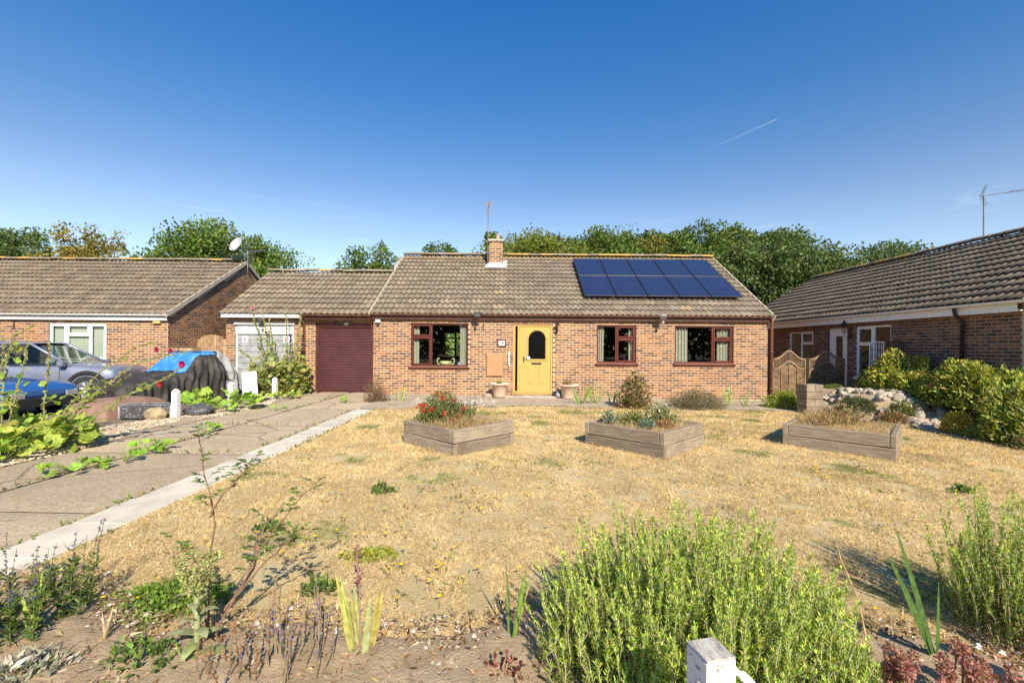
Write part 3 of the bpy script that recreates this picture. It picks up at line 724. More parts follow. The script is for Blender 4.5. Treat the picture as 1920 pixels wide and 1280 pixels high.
yagi('television_aerial', 'television aerial on a tall thin mast strapped to the chimney', (CHX0-.06, 17.1, 4.55), (CHX0-.06, 17.1, 6.75), (.1, -1, -.12), 1.0, 9, .16)
# satellite dish on the garage side of the ridge
def dish(base, aim, rad, label, polepts):
    t = thing('satellite_dish', label, 'satellite dish'); aim = Vector(aim).normalized(); q = aim.to_track_quat('Z', 'Y').to_matrix().to_4x4(); F = Matrix.Translation(base)@q
    m_ = MB(); rr_ = np.linspace(0, rad, 7); m_.lathe([(r_, .25*r_*r_/rad) for r_ in rr_], 28, M=F); m_.lathe([(r_, .25*r_*r_/rad-.012) for r_ in rr_[::-1]], 28, M=F); m_.build('reflector', plain('grey_mesh_dish', (.42, .43, .44), .5, .15, 20), t, True)
    m_ = MB(); m_.tube(tf(F, np.array([(0, -rad*.9, .2*rad), (0, -rad*.75, rad*.9)])), .012, 6); m_.build('arm', M['grey_metal'], t)
    m_ = MB(); m_.lathe([(0, -.05), (.03, -.05), (.035, .04), (0, .05)], 10, M=F@Matrix.Translation((0, -rad*.72, rad*.95))); m_.build('receiver', M['grey_metal'], t)
    m_ = MB(); m_.tube(polepts, .02, 8); m_.build('pole', M['grey_metal'], t)
dish((-4.55, 18.3, 4.72), (-.75, -.62, .35), .3, 'grey satellite dish behind the roof where garage and bungalow meet', [(-4.3, 18.6, 4.3), (-4.5, 18.45, 4.5), (-4.52, 18.35, 4.68)])
# solar panels
t_ = NT('solar_cells'); _p = t_.obj(); bk = t_.n('ShaderNodeTexBrick', offset=0.); t_.l(_p, bk.inputs['Vector'])
bk.inputs['Scale'].default_value = 1; bk.inputs['Brick Width'].default_value = .16; bk.inputs['Row Height'].default_value = .16; bk.inputs['Mortar Size'].default_value = .003
for i, c in ((1, (.014, .02, .055, 1)), (2, (.02, .027, .068, 1)), (3, (.035, .042, .085, 1))): bk.inputs[i].default_value = c
t_.base(bk.outputs[0], .3, 0, .6); t_.b.inputs['Coat Weight'].default_value = .5; t_.b.inputs['Coat Roughness'].default_value = .12; M['cells'] = t_.m
M['panel_frame'] = plain('black_aluminium', (.03, .03, .035), .4, .2, 10, metal=.4)
PR = Matrix(((1, 0, nv[0]), (0, sv[1], nv[1]), (0, sv[2], nv[2]))).to_4x4()
PN = ['end of the row towards the chimney,', 'second from the chimney end in the row', 'middle of the row of five', 'second from the gable verge in the row', 'end of the row by the gable verge,']
for row in range(2):
    for k in range(5):
        x = 2.3+k*1.012; s0 = 1.02+row*1.69
        p = np.array((x, EY, EZ))+sv*s0+nv*.13
        t = thing('solar_panel', 'dark blue solar panel, '+PN[k]+(' nearer the gutter' if row == 0 else ' nearer the ridge'), 'solar panel', group=('solar panels, row by the gutter' if row == 0 else 'solar panels, row by the ridge'))
        t.matrix_world = Matrix.Translation(p)@PR
        m_ = MB(); frame_mesh(m_, Matrix(((1, 0, 0, 0), (0, 0, 1, 0), (0, 1, 0, 0), (0, 0, 0, 1))), 0, .994, 0, 1.665, .012, -.022, .02, .003); m_.build('frame', M['panel_frame'], t)
        m_ = MB(); m_.box(.012, .982, .012, 1.653, .004, .012); m_.build('cell_sheet', M['cells'], t)
        if row == 0 and k < 5:
            m_ = MB(); m_.cbox(-.005, 1.0, .3, .34, -.06, -.024, .004); m_.cbox(-.005, 1.0, 1.3, 1.34, -.06, -.024, .004); m_.build('rail', M['grey_metal'], t)
        else:
            m_ = MB(); m_.cbox(-.005, 1.0, .3, .34, -.06, -.024, .004); m_.cbox(-.005, 1.0, 1.3, 1.34, -.06, -.024, .004); m_.build('rail', M['grey_metal'], t)

# ------------------------------------------------------------------ twin garages joined to the bungalow
GX, GY = -8.78, 13.98
gar = thing('garage_block', 'pair of low brick garages under one tiled roof, joined to the bungalow', 'garage')
gl = [(-8.5-GX, -6.7-GX, -.1, 2.2), (-6.03-GX, -4.27-GX, -.1, 2.2)]
brick_wall(gar, 'front_wall', (GX, GY, 0), (1, 0, 0), (0, -1, 0), -4.27-GX, .01, 2.36, [(a, b, .01, d) for a, b, c, d in gl], seed=8)
m_ = MB(); m_.box(GX, GX+.22, GY+.221, 19, -.1, 2.4, (.34, .18, .11)); m_.box(-6.45, -6.25, GY+.221, 19, -.1, 2.4, (.34, .18, .11)); m_.box(GX, -4.27, 18.8, 19, -.1, 2.4, (.34, .18, .11)); m_.build('side_wall', M['mortar'], gar)
gs = .655*SL
def lich2(u, s, r): return (.2*r.random() if r.random() < .2 else 0), (.36, .31, .24)
gro = tiled_roof(gar, 'roof', (GX-.02, EY+.01, EZ-.03), (1, 0, 0), sv, nv, XL-.11-GX, gs, 22, lich=lich2)
gy, gzr = EY+.01+sv[1]*gs, EZ-.03+sv[2]*gs
ridge(gro, (GX-.02, gy, gzr), (XL-.1, gy, gzr), 9, .12)
m_ = MB(); P = [(GX-.02, gy, gzr-.03), (XL-.1, gy, gzr-.03), (XL-.1, 19.3, 2.45), (GX-.02, 19.3, 2.45)]
m_.add(P+[(p[0], p[1], p[2]-.1) for p in P], [(0, 1, 2, 3), (7, 6, 5, 4), (0, 4, 5, 1), (1, 5, 6, 2), (2, 6, 7, 3), (3, 7, 4, 0)], (.2, .16, .12)); m_.build('rear_roof', M['tile'], gar)
m_ = MB(); m_.prism([(EY+.3, 2.3), (19.1, 2.3), (gy, gzr-.16)], 'x', GX+.02, GX+.2, (.34, .18, .11)); m_.build('gable_wall', M['mortar'], gar)
m_ = MB(); m_.cbox(GX+.0, -6.42, EY+.03, EY+.06, 2.32, 2.47, .004); m_.build('white_fascia', M['white_paint'], gar)
m_ = MB(); m_.cbox(-6.3, -4.28, EY+.07, EY+.1, 2.28, 2.46, .004); m_.build('brown_fascia', M['dark_brown'], gar)
gutter(gar, (-6.4, EY+.012, 2.43), (-4.27, EY+.012, 2.43), M['brown_plastic'])
m_ = MB(); m_.box(GX, -6.42, EY+.061, GY-.001, 2.37, 2.385); m_.build('white_soffit', M['white_paint'], gar); m_ = MB(); m_.box(-6.3, -4.28, EY+.101, GY-.001, 2.37, 2.385); m_.build('brown_soffit', M['dark_brown'], gar)
pipe(gar, [(-6.36, EY+.012, 2.38), (-6.36, EY+.04, 2.28), (-6.36, GY-.06, 2.15), (-6.36, GY-.06, .05)], M['brown_plastic'])
# brown roller door, slat by slat
t_ = NT('brown_slats'); t_.base(t_.mix(t_.ramp(t_.noise(2.2, 4), .3, .7), (.055, .016, .018), (.075, .022, .024)), .42, 0, .45); M['slat'] = t_.m
rd = thing('roller_garage_door', 'dark maroon-brown roller garage door of narrow horizontal slats', 'garage door')
m_ = MB(); m_.cbox(-6.029, -4.273, GY+.02, GY+.07, 2.06, 2.199, .006); m_.build('head_rail', M['mahogany'], rd)
m_ = MB(); m_.cbox(-6.029, -5.96, GY+.03, GY+.09, .06, 2.058, .005); m_.cbox(-4.34, -4.273, GY+.03, GY+.09, .06, 2.058, .005); m_.build('guide', M['dark_brown'], rd)
tp_ = MB(); k = 5; th = np.linspace(-1, 1, k); pr = [(GY+.075-.014*(1-q*q), .0385*q) for q in th]+[(GY+.1, .0385), (GY+.1, -.0385)]; tp_.prism(pr, 'x', -5.958, -4.342); sm = tp_.mesh('slat', M['slat'], False)
for k in range(25):
    o = bpy.data.objects.new('slat', sm); COL.objects.link(o); o.parent = rd; o.location = (0, 0, .14+k*.0785)
m_ = MB(); m_.cbox(-5.958, -4.342, GY+.055, GY+.1, .045, .1, .006); m_.build('bottom_bar', M['slat'], rd)
gl_ = thing('bulkhead_light', 'oval bulkhead light on the beam above the maroon roller door', 'lamp'); m_ = MB(); m_.lathe([(.1, 0), (.095, .04), (.05, .07), (0, .075)], 18, M=Matrix.Translation((-5.1, GY+.02, 2.17))@Matrix.Rotation(R(90), 4, 'X')@Matrix.Diagonal((1, .55, 1, 1))); m_.build('lens', plain('frosted_lens', (.45, .43, .38), .3, .1), gl_, True)
m_ = MB(); m_.cbox(-5.21, -4.99, GY-.005, GY+.019, 2.11, 2.23, .006); m_.build('base_plate', M['black_metal'], gl_)
# grey panelled up-and-over door of the neighbour
M['grey_paint'] = plain('weathered_grey_paint', (.3, .31, .32), .6, .3, 5, dirt=(.42, .42, .4))
ud = thing('panelled_garage_door', 'weathered grey panelled garage door with white header and learner plates', 'garage door')
m_ = MB(); m_.cbox(-8.499, -6.701, GY+.0, GY+.08, 1.83, 2.06, .006); m_.cbox(-8.53, -6.67, GY-.05, GY+.04, 2.12, 2.199, .006); m_.box(-8.499, -6.701, GY+.081, GY+.1, 2.0, 2.12); m_.build('header_board', M['white_paint'], ud)
m_ = MB(); m_.cbox(-8.499, -8.45, GY+.02, GY+.09, .03, 1.829, .005); m_.cbox(-6.75, -6.701, GY+.02, GY+.09, .03, 1.829, .005); m_.build('jamb', M['white_paint'], ud)
for k in range(10):
    m_ = MB(); m_.cbox(-8.448, -6.752, GY+.05, GY+.08, .04+k*.178, .04+k*.178+.172, .008); m_.build('door_panel', M['grey_paint'], ud)
M['red_letter'] = plain('red_print', (.6, .03, .03), .5, .05)
for x in (-8.22, -6.95):
    lp = thing('learner_plate', 'white learner plate with red L on grey garage door, '+('towards the wooden gate' if x < -7.5 else 'towards the maroon door'), 'plate', group='learner plates on the grey garage door')
    m_ = MB(); m_.box(x-.09, x+.09, GY+.038, GY+.044, 1.58, 1.77); m_.build('plate', M['white_upvc'], lp)
    m_ = MB(); m_.box(x-.045, x-.01, GY+.034, GY+.037, 1.62, 1.735); m_.box(x-.0099, x+.045, GY+.034, GY+.037, 1.62, 1.652); m_.build('letter', M['red_letter'], lp)
FG = wframe((0, GY), (1, 0, 0), (0, -1, 0))
floodlight(FG, -7.6, 2.25, 'dark floodlight on the white beam above the grey garage door', .18)

# ------------------------------------------------------------------ neighbour's bungalow beyond the cars
LX, LY, LEY = -10.6, 14.0, 13.83; LRY, LRZ, LEZ = 18.0, 4.8, 2.43
lh = thing('neighbour_bungalow', 'brick bungalow with white window frames and white fascia behind the parked cars', 'house')
L0 = -24.0
LW = [(-14.25, -12.48, .98, 2.12), (-17.2, -15.85, .98, 2.12)]
brick_wall(lh, 'front_wall', (L0, LY, 0), (1, 0, 0), (0, -1, 0), LX-L0, -.2, 2.35, [(a-L0, b-L0, c, d) for a, b, c, d in LW], seed=12)
ltop = lambda q: (lambda y: 2.3+(y-LEY)*(LRZ-LEZ)/(LRY-LEY)-.02 if y < LRY else 2.3+(2*LRY-y-LEY)*(LRZ-LEZ)/(LRY-LEY)-.02)(LY+.002+q)
brick_wall(lh, 'gable_wall', (LX+.012, LY+.002, 0), (0, 1, 0), (1, 0, 0), 7.2, -.2, 4.9, top=ltop, seed=13, pal=BR*.85)  # bricks darker than the front's: the gable's dimmer light put into colour
ls = np.array((0, LRY-LEY, LRZ-LEZ)); LSL = np.linalg.norm(ls); ls = ls/LSL; ln = np.array((0, -ls[2], ls[1]))
lro = tiled_roof(lh, 'roof', (L0, LEY, LEZ), (1, 0, 0), ls, ln, LX-L0+.1, LSL, 23, tones=TT*.9)
ridge(lro, (L0, LRY, LRZ), (LX+.1, LRY, LRZ), 5)
m_ = MB(); P = [(L0, LRY, LRZ-.03), (LX+.1, LRY, LRZ-.03), (LX+.1, 22.3, 2.35), (L0, 22.3, 2.35)]
m_.add(P+[(p[0], p[1], p[2]-.1) for p in P], [(0, 1, 2, 3), (7, 6, 5, 4), (0, 4, 5, 1), (1, 5, 6, 2), (2, 6, 7, 3), (3, 7, 4, 0)], (.2, .16, .12)); m_.build('rear_roof', M['tile'], lh)
m_ = MB()
for a, b in (((LX+.06, LEY, LEZ-.12), (LX+.06, LRY, LRZ-.12)), ((LX+.06, LRY, LRZ-.12), (LX+.06, 22.3, 2.3))):
    a = np.array(a); b = np.array(b); d = nrm(b-a); q = np.array((0, -d[2], d[1])); P = [a, a+(.05, 0, 0), b+np.array((.05, 0, 0)), b]
    m_.add([*P, *[p+q*.12 for p in P]], [(3, 2, 1, 0), (4, 5, 6, 7), (0, 1, 5, 4), (1, 2, 6, 5), (2, 3, 7, 6), (3, 0, 4, 7)], (.42, .37, .29))
m_.build('verge', M['mortar'], lro)
m_ = MB(); m_.cbox(L0, LX+.05, LEY+.06, LEY+.09, 2.22, 2.42, .004); m_.box(L0, LX, LEY+.09, LY-.001, 2.25, 2.27); m_.build('fascia', M['white_paint'], lh)
gutter(lh, (L0, LEY+.0, 2.4), (LX+.12, LEY+.0, 2.4), M['white_paint'])
FL = wframe((0, LY), (1, 0, 0), (0, -1, 0))
for w in LW:
    window(lh, FL, *w, [(0, .3, 0, 1, 1), (.3, .7, 0, .68, 0), (.3, .7, .68, 1, 1), (.7, 1, 0, 1, 1)], M['white_upvc'], M['white_upvc'], .03)
    m_ = MB()
    k = 14
    for i in range(k):
        x = w[0]+.05+(w[1]-w[0]-.1)*(i+.5)/k; m_.box(-.06, .06, -.002, .002, w[2]+.03, w[3]-.03, (.62, .66, .62), M=xf((x, LY+.13, 0), rz=.2))
    tag(m_.build('window_blind', M['curtain'], None), 'pale vertical blind behind the '+('full white window beyond the silver car' if w[0] > -15 else 'white window beyond the silver car at the frame edge'), 'blind')
m_ = MB(); m_.box(L0+.1, LX-.23, 17, 17.1, -.2, 2.3); m_.build('inner_wall', M['interior'], lh)
ab = thing('alarm_box', 'small yellow alarm box under the white fascia of the neighbouring bungalow', 'alarm box'); m_ = MB(); m_.cbox(-11.0+.0, -10.78, .006, .09, 2.12, 2.21, .015, M=FL); m_.build('case', plain('yellow_plastic', (.55, .42, .12), .5, .15), ab)
pipe_ = MB(); pipe_.tube([(-15.3, LY-.03, 2.2), (-15.3, LY-.03, 1.95)], .012, 6); pipe_.tube([(-15.3, LY-.03, 2.0), (-15.38, LY-.2, 1.98)], .01, 6); tag(pipe_.build('wall_hook', M['black_metal'], None), 'thin black wall hook between the two white windows', 'hook')
dish((-10.6, 17.5, 5.32), (-.35, -.85, .4), .3, 'pale grey satellite dish at the gable peak of the neighbouring bungalow', [(-10.58, 17.9, 4.55), (-10.6, 17.75, 4.9), (-10.6, 17.56, 5.28)])
yagi('television_aerial', 'rusty low television aerial beside the satellite dish on the gable peak', (-10.48, 18.0, 4.5), (-10.48, 18.0, 5.2), (.9, -.35, 0), .9, 8, .2)
yagi('television_aerial', 'second low aerial with long rods below the satellite dish on the gable peak', (-10.56, 18.15, 4.4), (-10.56, 18.15, 4.98), (-.4, -.9, 0), .8, 7, .36)
# garden gate between the gable and the garages
M['fence_wood'] = toned('fence_wood', .85, .4, 7, .5, 50)
gt = thing('garden_gate', 'arched wooden garden gate of vertical boards between the two brick walls', 'gate')
for k in range(9):
    x = -10.58+k*.108; q = (k-4)/4.5; m_ = MB(); m_.cbox(x, x+.1, 15.3, 15.33, .08, 1.55+.28*math.sqrt(max(0, 1-q*q)), .004, np.array((.36, .24, .14))*(.85+.3*rng.random())); m_.build('board', M['fence_wood'], gt)
m_ = MB()
for z in (.35, 1.3): m_.cbox(-10.58, -9.62, 15.332, 15.37, z, z+.1, .004, (.3, .2, .12))
m_.build('ledge', M['fence_wood'], gt)
gw = thing('garden_wall', 'short brick wall joining the wooden gate to the garage', 'wall'); brick_wall(gw, 'wall_face', (-9.58, 15.3, 0), (1, 0, 0), (0, -1, 0), .73, -.1, 2.15, seed=15, limit=60)

# ------------------------------------------------------------------ the bungalow on the other side, side-on
RX, RY0, RY1 = 10.2, 9.1, 20.6; REX, REZ, RRX, RRZ = 9.95, 2.55, 13.6, 4.7
rh = thing('side_on_bungalow', 'brick bungalow seen side-on with its long wall in shade and white gutter', 'house')
RWs = [(15.4, 16.75, .98, 2.12), (12.25, 13.5, .7, 2.18)]; RD = (13.85, 14.65, .0, 2.15)
u0 = RY1
brick_wall(rh, 'side_wall', (RX, RY1, 0), (0, -1, 0), (-1, 0, 0), RY1-RY0, -.3, 2.36, [(u0-b, u0-a, c, d) for a, b, c, d in RWs+[RD]], seed=17, pal=BRD, mort=(.36, .3, .24))  # darker bricks and mortar carry this wall's shade in their colour
rtop = lambda q: (lambda x: REZ-.12+(x-REX)*(RRZ-REZ)/(RRX-REX) if x < RRX else REZ-.12+(2*RRX-x-REX)*(RRZ-REZ)/(RRX-REX))(RX+.001+q)
brick_wall(rh, 'gable_wall', (RX+.001, RY0-.22, 0), (1, 0, 0), (0, -1, 0), 6.8, -.3, 4.7, top=rtop, seed=18, pal=BRD*1.35, mort=(.5, .42, .33))  # same bricks lightened, the gable's sunlight put into their colour
rs = np.array((RRX-REX, 0, RRZ-REZ)); RSL = np.linalg.norm(rs); rs = rs/RSL; rn = np.array((-rs[2], 0, rs[0]))
rro = tiled_roof(rh, 'roof', (REX, RY1, REZ), (0, -1, 0), rs, rn, RY1-RY0+.3, RSL, 24)
ridge(rro, (RRX, RY1, RRZ), (RRX, RY0-.3, RRZ), 6)
m_ = MB(); P = [(RRX, RY1, RRZ-.03), (RRX, RY0-.3, RRZ-.03), (17.3, RY0-.3, 2.5), (17.3, RY1, 2.5)]
m_.add(P+[(p[0], p[1], p[2]-.1) for p in P], [(0, 1, 2, 3), (7, 6, 5, 4), (0, 4, 5, 1), (1, 5, 6, 2), (2, 6, 7, 3), (3, 7, 4, 0)], (.2, .16, .12)); m_.build('far_roof', M['tile'], rh)
m_ = MB(); m_.cbox(REX+.07, REX+.1, RY0-.05, RY1, 2.28, 2.5, .004); m_.box(REX+.1, RX-.002, RY0-.05, RY1, 2.3, 2.32); m_.build('fascia', M['white_upvc'], rh)
m_ = MB(); a = np.array((REX+.05, RY0-.3, REZ-.16)); b = a+rs*RSL; P = [a, a+(0, .05, 0), b+np.array((0, .05, 0)), b]
m_.add([*P, *[p+rn*.17 for p in P]], [(3, 2, 1, 0), (4, 5, 6, 7), (0, 1, 5, 4), (1, 2, 6, 5), (2, 3, 7, 6), (3, 0, 4, 7)], (.6, .55, .48)); m_.build('bargeboard', M['white_paint'], rh)
gutter(rh, (REX, RY1, 2.5), (REX, RY0-.34, 2.5), M['white_upvc'], out=(-1, 0, 0), rad=.06)
pipe(rh, [(REX, 10.26, 2.44), (REX+.03, 10.26, 2.3), (RX-.06, 10.26, 2.15), (RX-.06, 10.26, -.1)], M['black_metal'], .035)
FRH = wframe((RX, 0), (0, -1, 0), (-1, 0, 0))
window(rh, FRH, -RWs[0][1], -RWs[0][0], *RWs[0][2:], [(0, .5, 0, 1, 0), (.5, 1, 0, .62, 0), (.5, 1, .62, 1, 1)], M['white_upvc'], M['white_upvc'], .03)
window(rh, FRH, -RWs[1][1], -RWs[1][0], *RWs[1][2:], [(0, .5, 0, .64, 0), (0, .5, .64, 1, 1), (.5, 1, 0, 1, 0)], M['white_upvc'], M['white_upvc'], .03)
for w, q in ((RWs[0], 'narrower'), (RWs[1], 'taller')):
    m_ = MB()
    k = int((w[3]-w[2]-.1)/.05)
    for i in range(k): m_.box(-w[1]+.06, -w[0]-.06, -.16, -.12, w[2]+.06+i*.05, w[2]+.063+i*.05, (.5, .42, .33), M=FRH)
    tag(m_.build('window_blind', M['curtain'], None), 'beige slatted blind inside the '+q+' white window of the side-on bungalow', 'blind')
m_ = MB(); m_.box(11.4, 11.5, RY0, RY1, -.2, 2.3); m_.box(RX+.22, 11.5, 15.2, 15.3, -.2, 2.3); m_.build('inner_wall', M['interior'], rh)
sd = thing('side_door', 'white panelled side door with a tall glass light in the shaded brick wall', 'door')
y0, y1 = RD[0], RD[1]
m_ = MB(); frame_mesh(m_, FRH, -y1, -y0, RD[2], RD[3], .07, -.1, -.02); m_.build('door_frame', M['white_upvc'], sd)
m_ = MB(); frame_mesh(m_, FRH, -y1+.072, -y0-.072, RD[2]+.072, RD[3]-.072, .17, -.08, -.035); m_.cbox(-y1+.24, -y0-.24, -.08, -.035, RD[2]+.24, .75, .005, M=FRH); lf = m_.build('door_leaf', M['white_upvc'], sd)
m_ = MB(); m_.box(-y1+.24, -y0-.24, -.065, -.055, .75, RD[3]-.24, M=FRH); m_.build('pane', M['glass'], lf)
m_ = MB(); m_.tube(tf(FRH, np.array([(-y0-.14, -.035, 1.05), (-y0-.14, .02, 1.05), (-y0-.26, .025, 1.05)])), .012, 6); m_.build('door_handle', M['grey_metal'], lf)
lantern(FRH, -13.7, 2.15, 'black coach lantern between the white side door and the taller window', 1.5)
FRG = wframe((0, RY0-.22), (1, 0, 0), (0, -1, 0)); lantern(FRG, 10.5, 2.05, 'black coach lantern on the sunlit gable corner of the side-on bungalow', 1.4)
yagi('television_aerial', 'long television aerial on a mast above the ridge of the side-on bungalow', (13.55, 13.1, 4.6), (13.55, 13.1, 5.98), (1, -.55, .06), 2.2, 24, .15)
# ------------------------------------------------------------------ the ground
def sheet(xs, ys, zf, mask=None, c=None):
    X, Y = np.meshgrid(xs, ys, indexing='ij'); Z = zf(X, Y); mb = MB(); P = np.stack([X, Y, Z], 2)
    m, n = X.shape; i, j = np.meshgrid(np.arange(m-1), np.arange(n-1), indexing='ij'); i = i.ravel(); j = j.ravel()
    F = np.stack([i*n+j, (i+1)*n+j, (i+1)*n+j+1, i*n+j+1], 1)
    if mask is not None:
        k = mask(X, Y); cx = (X[:-1, :-1]+X[1:, 1:])/2; cy = (Y[:-1, :-1]+Y[1:, 1:])/2; F = F[mask(cx, cy).ravel()]
    mb.add(P.reshape(-1, 3), F, c if c is not None else (1, 1, 1)); return mb
xs = np.unique(np.concatenate([np.linspace(-900, -20, 12), np.linspace(-20, 20, 41), np.linspace(20, 900, 12)]))
ys = np.unique(np.concatenate([np.linspace(-400, -4, 6), np.linspace(-4, 26, 31), np.linspace(26, 1500, 14)]))
t_ = NT('rough_ground'); f_ = t_.noise(1.3, 8, .65); t_.base(t_.mix(t_.ramp(f_, .35, .65), (.17, .12, .08), (.3, .22, .13)), .95).bump(t_.noise(30, 5), .5, .02); M['ground'] = t_.m
struct(sheet(xs, ys, lambda x, y: gz(x)-.045).build('ground', M['ground']))

def bed_edge(x): return 2.48+.12*np.sin(x*1.7+.6)+.1*np.sin(x*4.1)+np.clip(-x-1.6, 0, 2)*.16
def right_bed(x, y):                      # True inside the border by the side-on bungalow
    return x > bed_x(y)
def bed_x(y): return 8.35+.25*np.sin(y*1.3)-np.clip(y-9.5, 0, 1)*.55-np.clip(y-10., 0, 1)*.45
def lawn_h(x, y): return gz(x)+.03*(fbm(np.stack([x, y], -1), 1.1, 3)-.5)+.012*(vnoise(np.stack([x, y], -1), 9.)-.5)
t_ = NT('dry_lawn'); a_ = t_.noise(1.1, 6, .6); b_ = t_.noise(28, 5, .65); c_ = t_.noise(3.2, 7, .7)
col = t_.mix(t_.ramp(a_, .35, .65), (.44, .34, .175), (.55, .44, .245))
col = t_.mix(t_.ramp(c_, .55, .75, 0, .75), col, (.25, .155, .07)); col = t_.mix(t_.ramp(b_, .3, .75, 0, .6), col, (.55, .41, .21))
col = t_.mix(t_.ramp(t_.noise(1.9, 6, .7), .66, .78, 0, .6), col, (.19, .2, .06))
t_.base(col, .95, 0, .1).bump(t_.noise(70, 6, .7), .8, .02); M['lawn'] = t_.m
LXS = np.arange(-3.12, 9.01, .06); LYS = np.arange(2.2, 11.72, .06)
struct(sheet(LXS, LYS, lawn_h, lambda x, y: ~right_bed(x, y) | (y < 6.9)).build('lawn', M['lawn'], None, True))
# soil of the front bed, of the border on the right and of the strip below the windows
t_ = NT('bed_soil'); f_ = t_.noise(5, 8, .65); col = t_.mix(t_.ramp(f_, .3, .7), (.35, .255, .155), (.5, .38, .245)); col = t_.mix(t_.ramp(t_.noise(22, 6, .7), .52, .72, 0, .6), col, (.14, .1, .07))
t_.base(col, .97, 0, .1).bump(t_.noise(60, 7, .7), .9, .02); M['bed_soil'] = t_.m
xs = np.arange(-6, 7, .05)
q = np.linspace(0, 1, 60)
P = np.array([[(x, .2+(bed_edge(x)-.2)*t, G(x)+.03*float(t < .97)+.012-.03*max(0, t-.9)/.1) for t in q] for x in xs])
P[..., 2] += .05*(fbm(P[..., :2], 4., 4)-.5)+.03*(vnoise(P[..., :2], 18.)-.5)
mb = MB(); mb.grid(P); struct(mb.build('front_flower_bed', M['bed_soil'], None, True))
def mound(x, y):
    s1 = np.clip((x-bed_x(y)-.06)/.75, 0, 1); s2 = np.clip((y-9.0)/1.7, 0, 1)*np.clip((12.9-y)/.8, 0, 1); a = .55*s1*s1*(3-2*s1)*s2*s2*(3-2*s2)
    return gz(x)+.012+a+.03*(fbm(np.stack([x, y], -1), 3., 4)-.5)
struct(sheet(np.arange(7.0, 16, .07), np.arange(3.5, 13.6, .07), mound, lambda x, y: right_bed(x, y) & (x < 10.17) | (x > 8.6) & (x < 10.17) & (y > 7.1)).build('border_bed', M['bed_soil'], None, True))
def back_edge(x): return 10.55+.95*np.clip((x+2.6)/3., 0, 1)+.1*np.sin(x*2.3)
xs = np.arange(-3.5, 8.0, .06); q = np.linspace(0, 1, 34)
P = np.array([[(x, back_edge(x)+(14.0-back_edge(x))*t, G(x)+.02) for t in q] for x in xs]); P[..., 2] += .035*(fbm(P[..., :2], 3., 4)-.5)
mb = MB(); mb.grid(P)
t_ = NT('path_grit'); col = t_.mix(t_.ramp(t_.noise(3, 7, .65), .35, .65), (.3, .235, .165), (.42, .345, .25)); col = t_.mix(t_.ramp(t_.noise(40, 4), .55, .7, 0, .7), col, (.5, .44, .36)); t_.base(col, .95).bump(t_.noise(60, 6), .6, .015); M['path'] = t_.m
struct(mb.build('path', M['path'], None, True))
# concrete drive: bays with open joints, each bay a slab
t_ = NT('drive_concrete'); a_ = t_.noise(1.1, 7, .6); b_ = t_.noise(60, 4, .7); col = t_.mix(t_.ramp(a_, .3, .7), (.33, .265, .19), (.46, .38, .285)); col = t_.mix(t_.ramp(t_.noise(17, 6, .75), .4, .7, 0, .55), col, (.24, .19, .135)); cv_ = t_.n('ShaderNodeTexVoronoi', feature='DISTANCE_TO_EDGE'); cv_.inputs['Scale'].default_value = .55; wp_ = t_.n('ShaderNodeMix', data_type='VECTOR'); wp_.inputs[0].default_value = .12; t_.l(t_.pos(), wp_.inputs[4]); nz_ = t_.n('ShaderNodeTexNoise'); nz_.inputs['Scale'].default_value = 2.5; nz_.inputs['Detail'].default_value = 6; t_.l(t_.pos(), nz_.inputs['Vector']); t_.l(nz_.outputs['Color'], wp_.inputs[5]); t_.l(wp_.outputs[1], cv_.inputs['Vector']); col = t_.mix(t_.ramp(t_.noise(30, 3, .8), .52, .62, 0, .6), col, (.16, .125, .09)); col = t_.mix(t_.ramp(t_.noise(38, 2, .8, vec=t_.obj()), .56, .64, 0, .7), col, (.6, .53, .43)); col = t_.mix(t_.ramp(cv_.outputs['Distance'], .003, .012, .75, 0), col, (.1, .08, .06)); col = t_.mix(t_.ramp(b_, .45, .7, 0, .8), col, (.52, .45, .36)); col = t_.mix(t_.ramp(t_.noise(4, 6, .7), .58, .75, 0, .6), col, (.17, .135, .1))
col = t_.mix(1., col, (1.08, 1.03, .93), 'MULTIPLY'); ct = t_.n('ShaderNodeAttribute', attribute_name='tone').outputs['Color']; col = t_.mix(1., col, ct, 'MULTIPLY'); t_.base(col, .93).bump(t_.math('ADD', b_, t_.noise(170, 3)), .7, .01); M['drive'] = t_.m
drive = struct(MB().box(-5.96, -3.55, .3, 14.18, -.06, .018, (.5, .45, .4)).build('driveway', M['drive']))
ye = [.3, 2.1, 3.95, 6.1, 8.3, 10.5, 12.4, 14.18]
for k in range(len(ye)-1):
    for a, b in ((-5.96, -4.98), (-4.96, -3.565)):
        if k > 5: a, b = (a, b)
        mb = MB(); tn = .88+.22*rng.random(); nx, ny = 8, 14; xs = np.linspace(a+.006, b-.006, nx); yy = np.linspace(ye[k]+.008, ye[k+1]-.008, ny)
        P = np.array([[(x, y, G(x)+.004*vnoise(np.array((x*2, y*2)))+(-.02 if i in (0, nx-1) or j in (0, ny-1) else 0)) for j, y in enumerate(yy)] for i, x in enumerate(xs)])
        P[0, :, 0] -= .002; mb.grid(P, (tn, tn*.99, tn*.97)); mb.build('concrete_slab', M['drive'], drive, True)
for (a, b, c, d) in ((-7.0, -5.97, 13.4, 14.1), (-3.55, -2.9, 10.6, 14.0)):
    pass
apron = MB(); apron.grid(np.array([[(x, y, G(x)-.004) for y in np.linspace(10.45, 14.0, 20)] for x in np.linspace(-3.552, -2.9, 8)]), (.95, .93, .9)); struct(apron.build('drive_apron', M['drive'], None, True))
